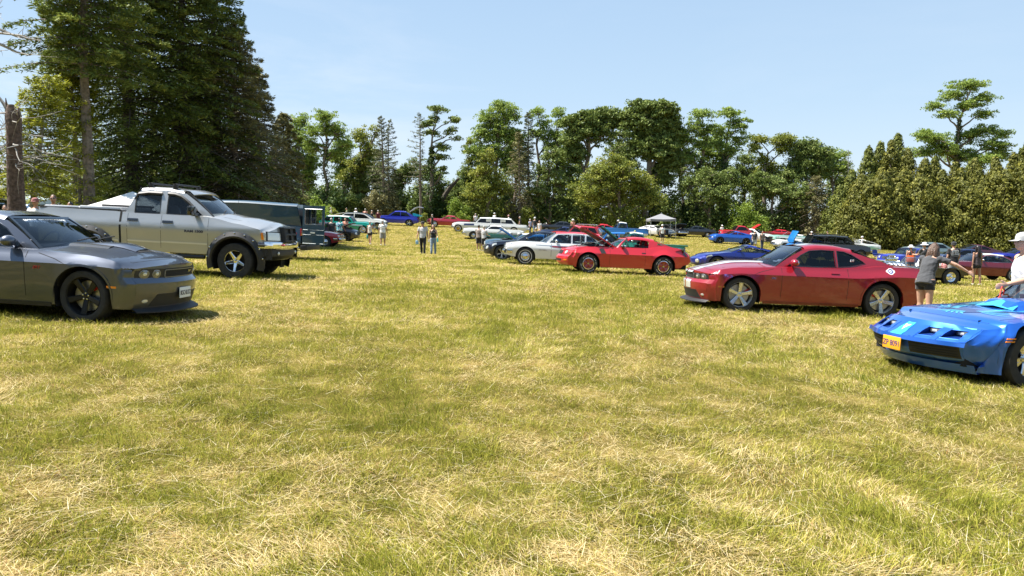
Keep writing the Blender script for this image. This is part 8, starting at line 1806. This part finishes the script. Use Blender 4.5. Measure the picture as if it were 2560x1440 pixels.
    for q, D, m, b, lb, hh, ht in ((1325, 82, cloth('lilac_cloth', (.42, .45, .62)), DJ, 'person in pale lilac top behind the tail of the limousine', 1.6, None), (1337, 81, BL, JE, 'man in black tee and white cap standing behind the tail of the limousine', 1.84, WHc), (1300, 86, BL, BL, 'person in black in the shade behind the limousine', 1.7, None), (1349, 77, LG, KH, 'grey haired person in the gap right of the limousine', 1.65, None),
                                  (1189, 90, WHc, DJ, 'person in white just left of the limousine roof', 1.7, None), (1236, 92, WHc, DJ, 'person with white hat behind the limousine roof', 1.82, WHc), (1272, 90, WHc, DJ, 'person with pink cap behind the limousine roof', 1.7, cloth('pink_cloth', (.6, .35, .35))), (1081, 83, BL, BL, 'person in black bending at the nose of the dark red coupe', 1.6, None),
                                  (828, 84, WHc, WHc, 'person in white far behind the white crossover', 1.8, None), (868, 86, cloth('olive_cloth', (.3, .3, .15)), DJ, 'person in olive shirt behind the roof of the white crossover', 1.8, None), (890, 85, WHc, DJ, 'person with white hat behind the roof of the white crossover', 1.8, WHc), (914, 86, cloth('salmon_cloth', (.62, .28, .20)), DJ, 'person in salmon shirt right of the white crossover roof', 1.8, None), (930, 84, BL, BL, 'person in black behind the windshield of the white crossover', 1.7, None), (946, 84, cloth('dark_red_cloth', (.10, .01, .02)), BL, 'person in dark red leaning at the nose of the blue crossover', 1.75, None),
                                  (1546, 88, LG, DJ, 'person with white hat behind the blue and white pickup bed', 1.75, WHc), (1584 + 221, 92, WHc, DJ, 'person in white left of the red hot rod', 1.6, WHc), (1784, 94, DG, DJ, 'person crouching behind the nose of the bright blue coupe', 1.1, None), (2029, 80, WHc, DJ, 'white haired person beside the mint convertible', 1.7, WHc), (2093, 84, WHc, DJ, 'person with white cap behind the roof of the black suv', 1.75, WHc), (2157, 74, WHc, DJ, 'person in white beside the white and mint car', 1.65, WHc), (2070, 82, BL, DJ, 'person in dark top behind the roof of the black suv', 1.75, None)):
        person(lb, q, D, random.uniform(-180, 180), hh, False, shirt=m, bottom=b, hat='cap' if ht else None, hatm=ht, hairm=random.choice((HAIRG, HAIRB, HAIRK)))
    # left row
    person('man in charcoal polo and khaki shorts standing by the open van door', 829, 50.5, 80, 1.80, False, shirt=DG, bottom=KH, blen='knee', stout=1.2, hairm=HAIRG)
    def haw(r, J, T, bk): pass
    hm = mat('blue_patterned_cloth', (.10, .30, .42), .85)
    if not hm.node_tree.nodes.get('v'):
        nt = hm.node_tree; v = nt.nodes.new('ShaderNodeTexVoronoi'); v.name = 'v'; v.inputs['Scale'].default_value = 14; c = nt.nodes.new('ShaderNodeValToRGB'); c.color_ramp.interpolation = 'CONSTANT'; e = c.color_ramp.elements; e[0].color = (.04, .12, .30, 1); e[1].position = .35; e[1].color = (.05, .45, .50, 1); k = e.new(.6); k.color = (.6, .68, .7, 1); tc = nt.nodes.new('ShaderNodeTexCoord')
        nt.links.new(tc.outputs['Object'], v.inputs['Vector']); nt.links.new(v.outputs['Color'], c.inputs[0]); nt.links.new(c.outputs[0], nt.nodes['Principled BSDF'].inputs['Base Color'])
    person('man in blue patterned shirt and dark trousers beside the black coupe with its hood up', 849, 54.5, 75, 1.80, False, arms=((20, 14, 70), (8, 14, 30)), skin=SKIN3, shirt=hm, bottom=DJ, blen='long', stout=1.2, hairm=HAIRK, shoes=BLC)
    person('woman with brown hair looking down at the open hood of the black coupe', 864, 62.0, -90, 1.68, True, shirt=cloth('salmon_cloth', (.62, .28, .20)), bottom=DJ, hair='long', hairm=HAIRB)
    person('man in white tee with red cap behind the silver pickup bed', 95, 23.6, -88, 1.76, False, skin=SKIN2, shirt=WHc, bottom=DJ, hat='cap', hatm=cloth('faded_red_cloth', (.28, .10, .09)), sunglass=True, stout=1.2)
    def pr2(r, J, T, bk):
        t = text_mesh('shirt_print', 'Austin', .12, TXW, .002); t.parent = r; t.rotation_euler = (R(90), 0, R(90)); t.location = (.150, 0, 1.30)
    person('tall man in black tee with white lettering behind the silver pickup bed', 139, 24.6, -70, 1.90, False, skin=SKIN2, shirt=BL, bottom=DJ, hairm=HAIRB, sunglass=True, stout=1.1, items=pr2)
    person('dark haired person behind the bed of the silver pickup near the pale trunk', 181, 27.0, -100, 1.72, False, skin=SKIN2, shirt=WHc, bottom=DJ, hairm=HAIRK)
    person('person hidden behind the broken tree trunk on the far left', 17, 24.5, -60, 1.5, False, shirt=LG, bottom=DJ)
def tent(name, label, px, D, w, d, zt, ze, m, legs=True, yaw=0):
    r = empty(name); B = MB().mat(m); hw_, hd = w/2, d/2
    C = [(-hw_, -hd), (hw_, -hd), (hw_, hd), (-hw_, hd)]
    for i in range(4):
        a, b = C[i], C[(i+1) % 4]; rows = []
        for u in [k/6 for k in range(7)]:
            rr = (1-u); z = ze + (zt - ze)*(u**1.15); rows.append([(a[0]*rr + (b[0]-a[0])*rr*v, a[1]*rr + (b[1]-a[1])*rr*v, z - .06*rr*math.sin(math.pi*v)) for v in (0, .25, .5, .75, 1)])
        B.grid(rows); B.grid([rows[0], [(p[0], p[1], p[2] - .24) for p in rows[0]]])
    B.build('canopy_roof', r, angle=20)
    if legs:
        for x, y in C: B = MB().mat(ALU); B.tube([(x*.97, y*.97, -.3), (x*.97, y*.97, ze)], .03, 6); B.build('leg', r)
    x = px2x(px, D, 1.5); r.location = (x, D, tz(x, D)); r.rotation_euler = (0, 0, R(yaw)); tag(r, label, 'canopy')
def extras():
    tent('canopy_tent', 'grey pop up canopy beside the black coupes at the back', 1652, 87.5, 2.9, 2.9, 2.7, 2.1, mat('grey_canopy_cloth', (.20, .20, .21), .8))
    tent('canopy_tent', 'white tent behind the silver pickup bed on the left', 335, 34, 4.4, 3, 2.38, 1.5, mat('white_canopy_cloth', (.78, .78, .76), .8), yaw=8)
    tent('canopy_tent', 'pale blue grey canopy right of the broken tree trunk', 88, 41, 2.4, 2.4, 2.45, 2.0, mat('blue_grey_canopy_cloth', (.35, .44, .46), .8), yaw=30)
    r = empty('camper_van'); B = MB().mat(WH); B.rbox(-3, 3, -1.1, 1.1, .6, 2.65, .12); B.build('body', r); B = MB().mat(BLKG); B.box(-2.4, 2.4, -1.11, -1.10, 1.9, 2.4); B.build('side_window', r); B = MB().mat(BLK); B.box(-2.95, 2.95, -1.115, -1.10, 1.3, 1.42); B.build('side_stripe', r)
    for q in (-2, 2): B = MB().mat(RUB); B.lathe([(.001, -.12), (.38, -.12), (.42, 0), (.38, .12), (.001, .12)], 20, c=(q, -.95, .42)); B.build('wheel', r)
    x = px2x(-45, 43, 1.5); r.location = (x, 43, tz(x, 43)); tag(r, 'white camper showing its roof left of the broken tree trunk', 'camper')
    # folding chairs
    def chair(label, px, D, face, m):
        r = empty('folding_chair'); B = MB().mat(m); B.grid([[(x, y, .44 - .05*math.sin(math.pi*u)) for y in (-.26, 0, .26)] for u, x in ((0, .22), (.5, 0), (1, -.22))]); B.build('seat', r); B = MB().mat(m); B.grid([[(-.24 - .12*u, y, .46 + .46*u) for y in (-.27, 0, .27)] for u in (0, .5, 1)]); B.build('backrest', r)
        for sg in (-1, 1):
            for a, b in (((.25, 0), (-.25, .62)), ((-.27, 0), (.26, .62))): B = MB().mat(BLK); B.tube([(a[0], sg*.29, 0), (b[0], sg*.29, b[1])], .013, 5); B.build('leg', r)
            B = MB().mat(m); B.rbox(-.27, .25, sg*.29 - .035, sg*.29 + .035, .61, .64, .01); B.build('armrest', r)
        x = px2x(px, D, .4); r.location = (x, D, tz(x, D)); r.rotation_euler = (0, 0, R(face)); tag(r, label, 'chair', 'folding chairs beside the cars')
    chair('blue folding chair at the nose of the black suv', 2196, 64.0, -70, mat('blue_canvas', (.015, .04, .22), .8)); chair('black folding chair behind the white sedan near the strolling men', 1925, 80, -60, mat('black_canvas', (.02, .02, .02), .8)); chair('second black folding chair beside the white sedan', 1932, 80.5, 20, mat('black_canvas', (.02, .02, .02), .8))
    chair('black folding chair under the front of the grey canopy', 1668, 86, -80, mat('black_canvas', (.02, .02, .02), .8))
    # paper scraps under the van
people(); extras()
